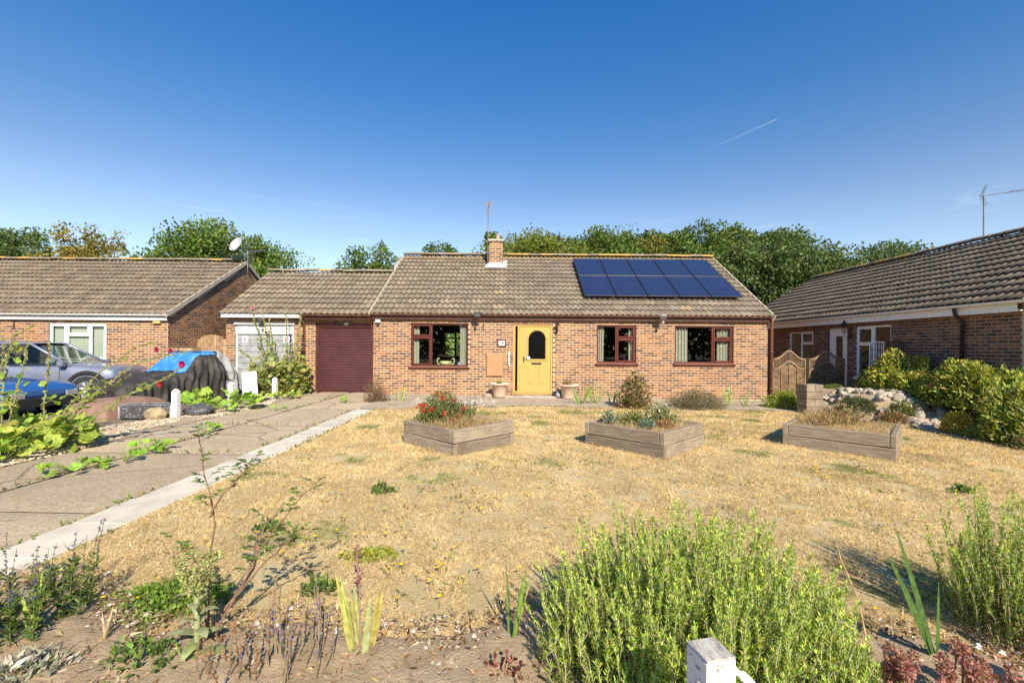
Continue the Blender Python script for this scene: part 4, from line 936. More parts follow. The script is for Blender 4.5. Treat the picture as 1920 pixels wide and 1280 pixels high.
# pale paving edge along the drive
M['paver'] = toned('pale_paving', .9, .18, 5, .4, 60, spots=[(2.5, .55, .75, .35, (.36, .3, .23))])
pe = struct(MB().box(-3.535, -3.115, .5, 10.36, -.06, .0, (.3, .25, .2)).build('paving_edge', M['paver']))
for k in range(16):
    y = .62+k*.61; mb = MB(); w = .006*rng.normal(); tn = np.array((.58, .52, .42))*(.92+.14*rng.random()); z = G(-3.3)+.012+.004*rng.normal()
    mb.cbox(-3.545+w, -3.105+w, y+.004, y+.604, z-.05, z, .006, tn); o = mb.build('paving_slab', M['paver'], pe)
# gravel verge left of the drive and brown yard beyond
t_ = NT('gravel_bed'); v_ = t_.n('ShaderNodeTexVoronoi'); t_.l(t_.pos(), v_.inputs['Vector']); v_.inputs['Scale'].default_value = 45
col = t_.mix(t_.ramp(v_.outputs['Distance'], .1, .6), t_.mix(.55, (.5, .42, .3), v_.outputs['Color'], 'MULTIPLY'), (.2, .15, .1)); col = t_.mix(.55, col, (.46, .37, .25)); t_.base(col, .9).bump(v_.outputs['Distance'], .8, .02); M['gravel'] = t_.m
mb = sheet(np.arange(-7.1, -5.9, .06), np.arange(.5, 14.1, .08), lambda x, y: gz(x)-.012+.035*fbm(np.stack([x, y], -1), 2.5, 3)*(x < -6.0), lambda x, y: x > -6.75+.3*np.sin(y*1.4)); struct(mb.build('gravel_verge', M['gravel'], None, True))
t_ = NT('yard'); col = t_.mix(t_.ramp(t_.noise(2, 7, .65), .3, .7), (.13, .1, .075), (.25, .19, .14)); t_.base(col, .95).bump(t_.noise(50, 5), .6, .015); M['yard'] = t_.m
struct(sheet(np.arange(-20, -6.5, .3), np.arange(2, 14.2, .3), lambda x, y: gz(x)-.026).build('neighbour_yard', M['yard']))

# ------------------------------------------------------------------ leaf templates and frames
L4v = np.array([(0, 0, 0), (.5, .45, .1), (0, 1, 0), (-.5, .45, .1)]); L4f = np.array([(0, 1, 2), (0, 2, 3)])
L6v = np.array([(0, 0, 0), (.42, .28, .1), (.4, .62, .1), (0, 1, -.08), (-.4, .62, .1), (-.42, .28, .1), (0, .5, 0)]); L6f = np.array([(0, 1, 6), (1, 2, 6), (2, 3, 6), (3, 4, 6), (4, 5, 6), (5, 0, 6)])
B3v = np.array([(-.5, 0, 0), (.5, 0, 0), (0, 1, .12)]); B3f = np.array([(0, 1, 2)])
def lobed(k=15, lobes=5, depth=.18, notch=True):
    th = np.linspace(-np.pi/2+.25, 1.5*np.pi-.25, k) if notch else np.arange(k)*2*np.pi/k
    r_ = .5*(1-depth*(.5-.5*np.cos((th+np.pi/2)*lobes)))
    v = [(0, .0, 0)]+[(r_[i]*np.cos(th[i]), .35+r_[i]*np.sin(th[i])*1.0, .09*np.cos((th[i]+np.pi/2)*lobes)*.5+.1*r_[i]) for i in range(k)]
    v[0] = (0, .25, -.03); f = [(0, i, i+1) for i in range(1, k)]
    if not notch: f.append((0, k, 1))
    return np.array(v), np.array(f)
LBv, LBf = lobed()
FLv, FLf = lobed(11, 5, .25, False)
def frames(d, r, up=None, flat=0.):
    """d: unit directions -> X,Y,Z with Y along d; flat pulls the leaf face towards 'up'"""
    d = nrm(np.asarray(d, float)); N = len(d); a = nrm(r.normal(size=(N, 3)))
    if up is not None: a = nrm(a*(1-flat)+np.asarray(up)*flat)
    X = nrm(np.cross(d, a)); Z = np.cross(X, d); return X, d, Z
def ball(r, n): return nrm(r.normal(size=(n, 3)))
def jit(c, r, n, a=.25, h=.12):
    c = np.asarray(c, float); b = c[r.integers(len(c), size=n)] if c.ndim == 2 else np.tile(c, (n, 1))
    return np.clip(b*(1+a*r.normal(size=(n, 1)))*(1+h*r.normal(size=(n, 3))), .004, .95)
M['leaf'] = leafmat('leaf'); M['leaf_thick'] = leafmat('fleshy_leaf', .18, .42, .4); M['straw'] = leafmat('straw', .3, .85, .1)
M['bark'] = toned('bark', .95, .5, 9, .8, 30); M['petal'] = leafmat('petal', .4, .7, .15, .1); M['stem'] = toned('green_stem', .7, .25, 20, .2, 60)
def strip(mb, base, d, length, width, bend, c, r, seg=8, side=None, fold=.25, tip=.0):
    """long leaf blade, bending over its length, V-folded"""
    base = np.array(base, float); d = nrm(np.array(d, float)); side = nrm(np.cross(d, r.normal(size=3))) if side is None else nrm(np.array(side, float)); nn = np.cross(side, d); p = base.copy(); pts = []
    for i in range(seg+1):
        t = i/seg; w = width*(.55+.9*t if t < .35 else .87*(1-((t-.35)/.65)**2.0)+.02)
        e = nn*w*fold; pts.append([p-side*w/2+e, p, p+side*w/2+e]); d = nrm(d+bend*np.array((0, 0, -1))*t/seg*2+bend*nn*.3/seg); p = p+d*length/seg
    cc = np.asarray(c, float); k = seg+1
    t = np.linspace(0, 1, k)[:, None, None]; C = np.broadcast_to(cc*(.85+.3*t), (k, 3, 3))
    mb.grid(np.array(pts), C)

# dry grass: short straw blades over the whole lawn, thicker where they can be told apart
r = np.random.default_rng(41); mb = MB(); N = 760000
d_ = 2.25+(11.5-2.25)*r.random(N)**1.7; x_ = r.uniform(-3.1, 9.0, N); keep = (np.abs(x_) < d_*1.22+.5) & ~(right_bed(x_, d_) & (d_ > 6.9)) & (d_ > bed_edge(x_)-.18*r.random(N)) & (d_ < back_edge(x_)+.1)
x_, d_ = x_[keep], d_[keep]; keep = fbm(np.stack([x_, d_], -1), 5., 3) > .34+.1*r.random(len(x_)); x_, d_ = x_[keep], d_[keep]; N = len(x_)
dens = fbm(np.stack([x_, d_], -1)+9, .9, 3)
P = np.stack([x_, d_, lawn_h(x_, d_)-.002], 1); dr_ = np.stack([r.normal(0, .9, N), r.normal(0, .9, N), .15+.75*r.random(N)], 1)
X, Y, Z = frames(dr_, r); ln = (.018+.042*r.random(N)**1.5)*(.5+1.0*dens)*(1+.04*d_)
tn = ((.5+1.05*fbm(np.stack([x_, d_], -1)+17, 2.2, 4))*(.72+.6*fbm(np.stack([x_, d_], -1)+5, 9., 3)))[:, None]*jit(1.12*np.array([(.5, .37, .19), (.58, .45, .25), (.44, .31, .15), (.36, .235, .105), (.5, .4, .23), (.62, .5, .31)])*np.array((1.0, 1.03, 1.06)), r, N, .14, .04)
gr = fbm(np.stack([x_, d_], -1)+31, 1.3, 4) > .655; tn[gr] = jit(np.array([(.2, .24, .07), (.28, .28, .1)]), r, int(gr.sum()), .2)
mb.inst(B3v, B3f, P, X, Y, Z, tn, np.stack([.0014+.0006*d_, ln, ln], 1)); tag(stuff(mb.build('dry_grass', M['straw'])), 'short parched straw-coloured grass covering the lawn', 'grass')
# low weeds: grey-green rosettes and small yellow flower heads scattered through the lawn
mb = MB(); fm = MB(); cl = []
for k in range(230):
    y = 2.6+8.6*r.random()**1.3; x = r.uniform(-3.0, min(8.2, y*1.15+.4))
    if abs(x) > y*1.2: continue
    cl.append((x, y))
for (x, y) in cl:
    n = int(r.integers(6, 22)); s_ = .05+.07*r.random(); a = r.random(n)*2*np.pi; rad = s_*np.sqrt(r.random(n))*1.4; px = x+rad*np.cos(a); py = y+rad*np.sin(a)
    P = np.stack([px, py, lawn_h(px, py)], 1); X, Y, Z = frames(np.stack([np.cos(a), np.sin(a), .35+.4*r.random(n)], 1), r, (0, 0, 1), .6)
    mb.inst(L4v, L4f, P, X, Y, Z, jit(np.array([(.13, .16, .06), (.2, .2, .09), (.1, .15, .05), (.24, .2, .1)]), r, n), np.stack([np.full(n, .012), .03+.03*r.random(n), np.full(n, .02)], 1))
for k in range(760):
    if r.random() < .75: c = cl[r.integers(len(cl))]; x, y = c[0]+r.normal(0, .16), c[1]+r.normal(0, .16)
    else: y = 2.6+8.6*r.random(); x = r.uniform(-3, y*1.15)
    if y < 2.45 or x < -3.08 or right_bed(x, y): continue
    z = float(lawn_h(np.array(x), np.array(y))); h = .03+.05*r.random(); s_ = (.009+.006*r.random())*(1+.12*y)
    mb.tube([(x, y, z), (x+.004, y, z+h)], .0016, 3, (.16, .17, .06), False)
    n = 5; a = r.random(n)*6.28; P = np.tile((x, y, z+h), (n, 1)); X, Y, Z = frames(np.stack([np.cos(a), np.sin(a), np.full(n, .35)], 1), r, (0, 0, 1), .9)
    fm.inst(L4v, L4f, P, X, Y, Z, jit((.8, .6, .03), r, n, .12, .05), np.full(n, s_))
tag(stuff(mb.build('lawn_weeds', M['leaf'])), 'small grey-green weed rosettes scattered through the dry lawn', 'weeds'); tag(stuff(fm.build('yellow_wildflowers', M['petal'])), 'tiny yellow wildflower heads dotted over the dry lawn', 'wildflowers')
# loose stones, crumbs and straw litter on the bare soil
def rock_mesh(r, n=1, k=10, m=7, rough=.35):
    th = np.linspace(0, np.pi, m); ph = np.arange(k)*2*np.pi/k
    v = np.stack([np.outer(np.sin(th), np.cos(ph)), np.outer(np.sin(th), np.sin(ph)), np.outer(np.cos(th), np.ones(k))], 2)
    s_ = r.random(3)*40; v = v*(1+rough*2*(fbm(v+s_, 1.6, 3)-.5))[..., None]; return v
def pebbles(mb, x, y, z, size, tones, r):
    v = np.array([(-.5, -.4, -.2), (.5, -.35, -.2), (.45, .45, -.2), (-.4, .5, -.2), (-.25, -.2, .25), (.3, -.15, .3), (.2, .25, .22), (-.3, .25, .28)]); N = len(x); a = r.random(N)*6.28
    X = np.stack([np.cos(a), np.sin(a), .2*r.normal(size=N)], 1); Y = np.stack([-np.sin(a), np.cos(a), .2*r.normal(size=N)], 1); Z = np.cross(X, Y)
    mb.inst(v, BOXF2, np.stack([x, y, z], 1), X, Y, Z, jit(tones, r, N, .15, .04), size)
BOXF2 = [(0, 3, 2, 1), (4, 5, 6, 7), (0, 1, 5, 4), (2, 3, 7, 6), (3, 0, 4, 7), (1, 2, 6, 5)]
mb = MB(); n = 9000; x = r.uniform(-3.6, 3.6, n); y = 1.5+(bed_edge(x)+.1-1.5)*r.random(n); pebbles(mb, x, y, gz(x)+.034, .005+.022*r.random(n)**3, np.array([(.36, .28, .2), (.25, .18, .13), (.5, .44, .36), (.3, .22, .15)]), r)
n = 150; x = r.uniform(-3.4, 3.4, n); y = 1.7+(bed_edge(x)-1.7)*r.random(n); pebbles(mb, x, y, gz(x)+.034, .014+.022*r.random(n), np.array([(.6, .55, .47), (.66, .62, .56), (.45, .36, .28)]), r)
tag(stuff(mb.build('soil_crumbs', M['soil'])), 'loose stones and crumbs on the bare front flower bed', 'stones')
mb = MB(); n = 4200; x = r.uniform(-3.4, 3.0, n); y = 1.6+(bed_edge(x)+.1-1.6)*r.random(n); a = r.random(n)*6.28; X, Y, Z = frames(np.stack([np.cos(a), np.sin(a), .25*r.normal(size=n)], 1), r, (0, 0, 1), .7)
mb.inst(L4v, L4f, np.stack([x, y, gz(x)+.04], 1), X, Y, Z, jit(np.array([(.42, .3, .16), (.3, .19, .1), (.5, .4, .25), (.2, .11, .06), (.12, .08, .05)]), r, n), np.stack([.004+.012*r.random(n), .02+.05*r.random(n), np.full(n, .02)], 1)); tag(stuff(mb.build('leaf_litter', M['straw'])), 'dry leaves and straw lying on the bare front flower bed', 'litter')
mb = MB(); n = 7000; y = 4+9.5*r.random(n); x = -6.75+.3*np.sin(y*1.4)+(.85)*r.random(n); k = x < -5.93+.04*r.normal(size=n); x, y = x[k], y[k]; n = len(x); pebbles(mb, x, y, gz(x)+.004, .016+.026*r.random(n), np.array([(.56, .46, .32), (.46, .36, .24), (.62, .54, .42), (.36, .28, .2)]), r)
tag(stuff(mb.build('gravel', M['soil'])), 'pale buff gravel along the edge of the concrete drive', 'gravel')
mb = MB(); n = 260; x = -2.6+2.2*r.random(n); y = 11.5+1.2*r.random(n)+.3*r.normal(size=n)*.3; pebbles(mb, x, y, gz(x)+.03, .02+.03*r.random(n), np.array([(.5, .43, .34), (.4, .33, .25), (.58, .52, .43)]), r)
tag(stuff(mb.build('white_gravel', M['soil'])), 'whitish gravel patch on the path between planter and meter box', 'gravel')
# ------------------------------------------------------------------ trees behind the houses
OAK = 1.35*np.array([(.08, .13, .022), (.06, .1, .018), (.105, .16, .03), (.135, .18, .035), (.05, .085, .016)])
YEL = np.array([(.2, .17, .035), (.14, .15, .035), (.26, .19, .04), (.1, .13, .03), (.3, .22, .06)])
DRK = 1.55*np.array([(.05, .075, .022), (.065, .1, .03), (.04, .06, .018), (.085, .12, .035)])
def tree(label, x, y, h, w, tones, seed, n=15000, leaf=.2, trunk=.28, low=.22, gap=.42, group=None, depth=None, clumps=70):
    r = np.random.default_rng(seed); t = thing('oak_tree', label, 'tree', (x, y, -.1), group=group); depth = depth or w*.8
    ctr = np.array((0, 0, h*(.5+low*.5))); rad = np.array((w/2, depth/2, h*(.5-low*.5)))
    mb = MB(); H = h*.55; sway = r.normal(0, .2, 2)
    tp = [(0, 0, 0), (.05, 0, H*.35), (sway[0]*.6, sway[1]*.6, H*.7), (sway[0], sway[1], H)]
    mb.tube(tp, [trunk*1.25, trunk, trunk*.8, trunk*.5], 9, (.12, .1, .075))
    cc = []
    for k in range(clumps):
        d = ball(r, 1)[0]; q = (.3+.6*r.random()**.45); bump_ = .86+.34*vnoise(d[None]*1.0+seed, 2.2)[0]
        cc.append(ctr+d*rad*q*bump_)
    cc = np.array(cc)
    for k in range(14):
        e = cc[int(r.integers(len(cc)))]; s0 = np.array(tp[2 if k % 2 else 1])*(.8+.2*r.random()); m_ = (s0+e)/2+r.normal(0, .3, 3)*np.array((1, 1, .3))+np.array((0, 0, .3))
        mb.tube([s0, m_, e], [trunk*.35, trunk*.2, .03], 6, (.11, .09, .07), False)
    mb.build('trunk', M['bark'], t, True)
    per = n//clumps; mb = MB()
    for c in cc:
        cr = (.09+.07*r.random())*w*.9; cr = min(cr, 1.5); m = int(per*(.6+.8*r.random())); d = ball(r, m); q = r.random(m)**.45
        P = c+d*(q*cr)[:, None]*np.array((1, 1, .72)); P += (vnoise(P+seed, 1.4)[:, None]-.5)*.5
        k = vnoise(P+seed*3, 1.15) > gap*r.random(m); P = P[k]; d = d[k]; m = len(P)
        X, Y, Z = frames(d*.6+ball(r, m)*.9+np.array((0, 0, .2)), r, (0, -.3, 1), .45)
        tn = jit(tones, r, m, .18, .06)*(.8+.4*r.random()); sz = leaf*(.6+.8*r.random(m)); mb.inst(L4v, L4f, P, X, Y, Z, tn, np.stack([sz*.75, sz, sz], 1))
    mb.build('crown', M['leaf'], t)
    return t
tree('dark leafy tree behind the neighbouring roof, farthest from the garages', -34.4, 31, 10.6, 7.4, DRK*1.2, 51, 24000, .18, gap=.3, clumps=130)
tree('yellowing sparse tree behind the neighbouring roof', -28.6, 30, 9.6, 5.8, YEL*1.25, 52, 10000, .16, .18, gap=.6, clumps=70)
tree('half-bare yellow tree top beside the sparse yellowing tree', -26.0, 29.5, 9.0, 3.6, YEL*1.2, 58, 3600, .14, .14, gap=.8, clumps=45)
tree('broad bright green oak behind the gable with the satellite dish', -17.9, 28, 8.9, 9.4, OAK*1.15, 53, 46000, .16, gap=.22, clumps=190)
tree('small green tree top behind the garage ridge', -10.2, 33, 9.3, 6.6, OAK, 54, 15000, .17, .2, gap=.28, clumps=90)
tree('small green tree top peeping over the ridge nearer the chimney', -5.6, 34, 9.6, 5.0, OAK*.95, 55, 9000, .17, .2, gap=.3, clumps=60)
tree('yellow-green oak right behind the chimney', 1.3, 31, 9.5, 9.0, OAK*np.array((1.45, 1.15, 1)), 56, 36000, .17, gap=.2, clumps=170)
tree('mid green oak behind the chimney end of the solar panels', 6.6, 32, 9.8, 8.2, OAK, 57, 32000, .17, gap=.2, clumps=160)
tree('browning tree with thin foliage behind the middle of the solar panels', 9.9, 32.5, 9.6, 5.2, YEL*np.array((.95, 1.05, 1)), 61, 14000, .17, .16, gap=.28, clumps=90)
tree('tall mid green oak behind the verge end of the solar panels', 12.7, 31.5, 10.0, 7.6, OAK*.9, 59, 34000, .17, gap=.2, clumps=160)
tree('tall dark oak filling the gap between the two roofs', 16.5, 27, 8.5, 7.8, DRK*1.1, 60, 44000, .16, gap=.18, low=.02, clumps=200)
tree('lower dark tree in the gap beside the side-on bungalow', 13.9, 27.5, 7.9, 5.4, DRK*1.2, 62, 24000, .16, gap=.2, low=.02, clumps=130)
tree('rounded dark green tree behind the side-on bungalow ridge', 24.2, 31, 8.6, 9.0, DRK*1.15, 63, 32000, .17, gap=.22, clumps=150)
tree('green shrub in the back garden seen through the bungalow windows', -3.2, 26.5, 3.4, 4.2, OAK*1.9, 64, 7000, .16, .08, low=.0, gap=.3, clumps=40)
# a far belt of woodland that closes the view behind the single trees
r = np.random.default_rng(77); mb = MB(); n = 60000; x = r.uniform(-2.5, 27, n); yb = 40+3*r.random(n); top = 9.9+3.6*fbm(np.stack([x, yb*0], -1), .35, 3); z = top*r.random(n)**.4; P = np.stack([x, yb+1.5*vnoise(np.stack([x, z], -1), .8), z], 1)
X, Y, Z = frames(ball(r, n)+np.array((0, -.3, .3)), r); sz = .24*(.6+.8*r.random(n)); mb.inst(L4v, L4f, P, X, Y, Z, jit(np.concatenate([DRK, OAK]), r, n, .2, .06), np.stack([sz*.8, sz, sz], 1)); tag(stuff(mb.build('woodland', M['leaf'])), 'far belt of dark woodland behind the garden trees', 'woodland')

mb = MB(); n = 15000; x = r.uniform(-40, 40, n); top = 6+3.5*fbm(np.stack([x, x*0], -1), .25, 3); P = np.stack([x, -34-3*r.random(n), top*r.random(n)**.7], 1); X, Y, Z = frames(ball(r, n), r); sz = .75*(.6+.8*r.random(n)); mb.inst(L4v, L4f, P, X, Y, Z, jit(DRK, r, n, .2, .06), np.stack([sz*.9, sz, sz], 1)); tag(stuff(mb.build('reflection_belt', M['leaf'])), 'unseen belt of dark leaves added across the street to darken the window reflections', 'trees')  # unseen leaf belt, added to cut the sky's reflection in the panes

# ------------------------------------------------------------------ shrubs
def shrub(name, label, cat, x, y, z, rx, ry, h, n, leaf, tones, seed, asp=.5, shell=.55, lump=.35, stems=10, stc=(.1, .08, .05), up=.5, L=(L4v, L4f), flat=.5, mat=None, gap=.35, tips=None, group=None):
    r = np.random.default_rng(seed); t = thing(name, label, cat, (x, y, z), group=group)
    th = ball(r, n); th[:, 2] = np.abs(th[:, 2])*1.0-.12; q = shell+(1-shell)*r.random(n)**.6
    amp = 1+lump*2*(vnoise(th*1.0+seed, 2.3)-.5)+lump*(vnoise(th+seed*2, 6.)-.5)
    P = th*(q*amp)[:, None]*np.array((rx, ry, h)); k = (vnoise(P+seed, 7/max(rx, .2)) > gap*r.random(n)) & (P[:, 2] > -.02); P = P[k]; d = th[k]; m = len(P)
    P[:, 2] = np.maximum(P[:, 2], .01)
    X, Y, Z = frames(d*.6+ball(r, m)*.8+np.array((0, 0, up)), r, (0, -.4, 1), flat); sz = leaf*(.6+.8*r.random(m)); tn = jit(tones, r, m, .2, .07)
    if tips is not None:
        a = (q[k] > .93) & (r.random(m) < tips[0]*(.3+d[:, 2])); tn[a] = jit(np.array(tips[1]), r, int(a.sum()), .2)
    mb = MB(); mb.inst(*L, P, X, Y, Z, tn, np.stack([sz*asp, sz, sz*.7], 1)); mb.build('foliage', mat or M['leaf'], t)
    if stems:
        mb = MB()
        for k in range(stems):
            e = P[int(r.integers(m))]*.95; mb.tube([(r.normal(0, rx*.12), r.normal(0, ry*.12), -.02), e*np.array((.5, .5, .55))+r.normal(0, .02, 3), e], [.012*max(1, h), .008*max(1, h), .003], 5, stc, False)
        mb.build('branches', M['bark'], t, True)
    return t
# red-tipped hedge shrubs in front of the shaded wall
PH = 1.9*np.array([(.14, .18, .03), (.21, .24, .045), (.09, .12, .022), (.27, .27, .06), (.17, .18, .04)])
shrub('photinia_shrub', 'red-tipped evergreen shrub, tallest of the hedge, beside the rockery', 'shrub', 9.5, 11.3, .45, .62, 1.0, 1.0, 10000, .105, PH, 71, .42, .5, .25, 24, tips=(.22, [(.42, .2, .08), (.45, .28, .1)]), gap=.3)
shrub('photinia_shrub', 'evergreen hedge shrub against the shaded brick wall, beyond the red-tipped one', 'shrub', 9.6, 9.8, .32, .6, 1.05, 1.02, 10000, .1, PH*.9, 72, .42, .5, .25, 18, tips=(.1, [(.4, .2, .08)]), gap=.3)
shrub('photinia_shrub', 'evergreen hedge shrub below the sunlit gable corner', 'shrub', 9.75, 8.75, .1, .55, .7, 1.08, 7500, .1, PH, 73, .42, .5, .25, 14, gap=.3)
shrub('glossy_shrub', 'rounded yellow-green shrub in the border below the hedge', 'shrub', 8.78, 7.85, -.1, .6, .6, 1.02, 8000, .085, np.array([(.26, .32, .05), (.35, .38, .08), (.16, .22, .04), (.42, .4, .13)]), 74, .5, .5, .28, 14, gap=.3)
shrub('golden_conifer', 'small golden dwarf conifer at the foot of the rockery', 'shrub', 8.55, 8.75, -.08, .24, .24, .46, 2600, .04, np.array([(.52, .42, .05), (.42, .36, .05), (.58, .46, .08)]), 75, .5, .45, .2, 0, up=.9)
shrub('heather', 'dark green mat of heather draped over the rockery front', 'shrub', 7.95, 10.45, .1, .42, .35, .34, 3600, .035, np.array([(.06, .09, .025), (.09, .12, .03), (.05, .06, .02)]), 76, .4, .6, .2, 0, up=.9)
shrub('heather', 'low green heather spreading along the top of the rockery', 'shrub', 8.6, 12.1, .42, .4, .3, .16, 1600, .035, np.array([(.1, .15, .03), (.14, .18, .04)]), 77, .4, .6, .2, 0, up=.9)
shrub('border_plant', 'loose leafy perennial with small white flowers below the rockery stones', 'plant', 8.55, 9.95, .1, .3, .22, .32, 800, .07, np.array([(.16, .2, .06), (.26, .24, .1), (.1, .14, .04)]), 78, .35, .2, .3, 10, tips=(.25, [(.7, .68, .6)]))
shrub('border_plant', 'grey-green wispy perennial beside the rockery stones', 'plant', 8.95, 10.0, .15, .25, .2, .3, 800, .06, np.array([(.2, .24, .16), (.26, .28, .2)]), 79, .18, .2, .3, 8, up=1.)
shrub('border_plant', 'brown faded perennial with russet leaves beside the rockery', 'plant', 8.15, 9.75, -.08, .3, .2, .28, 800, .06, np.array([(.26, .14, .06), (.34, .22, .1), (.16, .15, .05)]), 80, .4, .2, .35, 10)
shrub('border_plant', 'dry straggly perennial at the lawn edge below the golden conifer', 'plant', 8.75, 8.05, -.1, .5, .28, .34, 1300, .06, np.array([(.28, .22, .11), (.16, .17, .06), (.36, .28, .16)]), 81, .25, .2, .35, 10, up=.8)
shrub('border_plant', 'green straggly perennial beside the rounded yellow-green shrub', 'plant', 8.5, 7.3, -.1, .45, .4, .42, 1700, .06, np.array([(.12, .15, .04), (.2, .2, .07), (.3, .24, .12)]), 82, .3, .2, .35, 10, up=.7)
shrub('hebe_bush', 'bright yellow-green feathery bush at the corner by the brown downpipe', 'shrub', 7.3, 12.15, -.1, .55, .42, .52, 5200, .055, np.array([(.26, .33, .04), (.2, .27, .035), (.34, .37, .06)]), 83, .32, .5, .25, 8, up=.8)
shrub('hydrangea_bush', 'browning leggy shrub with pinkish dry heads below the smallest front window', 'shrub', 3.12, 11.55, -.05, .44, .38, 1.02, 2300, .085, np.array([(.2, .18, .06), (.3, .2, .1), (.36, .25, .15), (.14, .15, .045)]), 84, .55, .3, .3, 22, (.2, .14, .09), tips=(.55, [(.45, .3, .22), (.5, .36, .26)]), gap=.6)
shrub('lavender_bush', 'wide grey-green lavender bush below the window next to the downpipe', 'shrub', 4.75, 11.75, -.06, .82, .5, .52, 6500, .06, np.array([(.16, .17, .08), (.22, .2, .11), (.12, .13, .06), (.26, .2, .15)]), 85, .14, .35, .2, 20, up=1.3, flat=.2)
shrub('dead_bush', 'brown dried-out twiggy bush beside the maroon garage door', 'shrub', -3.52, 11.9, .05, .33, .3, .6, 2600, .045, np.array([(.2, .13, .08), (.26, .17, .1), (.13, .09, .06)]), 86, .25, .25, .25, 26, (.16, .1, .07), up=.9)
# climbing leaves and weeds along the house path
def irises(label, x, y, n, h, tones, seed, spread=.12, group=None, lean=.35, w=.05, cat='plant'):
    r = np.random.default_rng(seed); t = thing('iris_clump', label, cat, (x, y, G(x)+.02), group=group)
    for k in range(n):
        a = r.random()*6.28; mb = MB(); strip(mb, (spread*.4*math.cos(a), spread*.4*math.sin(a), -.01), (lean*math.cos(a)*(.5+.7*r.random()), lean*math.sin(a)*.35, 1), h*(.65+.45*r.random()), w*(.8+.4*r.random()), .18+.3*r.random(), jit(tones, r, 1, .15)[0], r, side=(1, .5*r.normal(), 0)); mb.build('leaf', M['leaf_thick'], t, True)
    return t
IR = np.array([(.2, .3, .07), (.28, .36, .1), (.34, .36, .13)])
for q in ((1.85, 12.2, 10, .68, 'iris clump beside the planter pot with the tall dry stalk', .2, .75), (2.25, 12.3, 9, .66, 'iris clump between the flower pot and the browning shrub', .2, .5), (2.72, 12.35, 4, .5, 'thin iris clump close beside the browning leggy shrub', .12, .2), (5.9, 12.3, 6, .55, 'iris clump at the end of the wide lavender bush', .15, .35), (6.3, 12.2, 5, .6, 'splayed iris clump between lavender and the corner bush', .15, .8), (-2.95, 12.0, 6, .42, 'pale iris clump beside the dried-out bush', .15, .25)):
    irises(q[4], q[0], q[1], q[2], q[3], IR*.9, int(q[0]*100)+900, q[5], lean=q[6])

# ------------------------------------------------------------------ rosemary and the front bed
M['needle'] = leafmat('rosemary_needle', .2, .5, .3, .2)
def rosemary(label, x, y, rx, ry, hmax, ns, seed, edge=.45):
    r = np.random.default_rng(seed); t = thing('rosemary_bush', label, 'shrub', (x, y, G(x)+.02)); sm = MB(); lm = MB()
    for k in range(ns):
        a = r.random()*6.28; q = math.sqrt(r.random()); bx, by = q*math.cos(a)*rx*.8, q*math.sin(a)*ry*.8
        h = hmax*(1-(1-edge)*q**2.2)*(.58+.55*r.random()); lean = np.array((math.cos(a)*q*.2, math.sin(a)*q*.18, 0))+r.normal(0, .06, 3)*np.array((1, 1, 0))
        s_ = np.linspace(0, 1, 7); wob = r.normal(0, .012, (7, 2)); P = np.stack([bx+lean[0]*h*s_**1.5+wob[:, 0], by+lean[1]*h*s_**1.5+wob[:, 1], h*s_], 1)
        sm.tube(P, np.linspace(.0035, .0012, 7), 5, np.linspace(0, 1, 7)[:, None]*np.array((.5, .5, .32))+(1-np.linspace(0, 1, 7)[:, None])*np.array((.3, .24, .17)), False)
        m = int(h/.0043); u = .06+.94*np.sort(r.random(m))
        i = np.minimum((u*6).astype(int), 5); f = (u*6-i)[:, None]; Q = P[i]*(1-f)+P[i+1]*f
        for w in range(2):
            b = r.random(m)*6.28; d = np.stack([np.cos(b), np.sin(b), .55+.7*u+.25*r.normal(size=m)], 1)
            X, Y, Z = frames(d, r, (0, 0, 1), .8); ln = (.023+.013*r.random(m))*(1.1-.35*u)
            tn = jit(np.array([(.32, .46, .045), (.42, .55, .065), (.17, .27, .035), (.54, .57, .1)]), r, m, .15, .06)*(.6+.55*u)[:, None]  # tone falls toward the stem foot, inner shade put into the needle colour
            dead = (r.random(m) < .1*(1-u)); tn[dead] = jit((.4, .32, .06), r, int(dead.sum()), .2)
            lm.inst(L4v*np.array((1, 1, .6)), L4f, Q, X, Y, Z, tn, np.stack([np.full(m, .0043), ln, ln*.4], 1))
    sm.build('stems', M['stem'], t, True); stuff(lm.build('needles', M['needle'], t)); return t
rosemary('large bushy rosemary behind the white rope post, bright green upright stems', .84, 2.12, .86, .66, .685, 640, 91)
rosemary('upright darker rosemary beside the two broad iris blades', 2.78, 2.42, .42, .42, .72, 170, 92, .65)

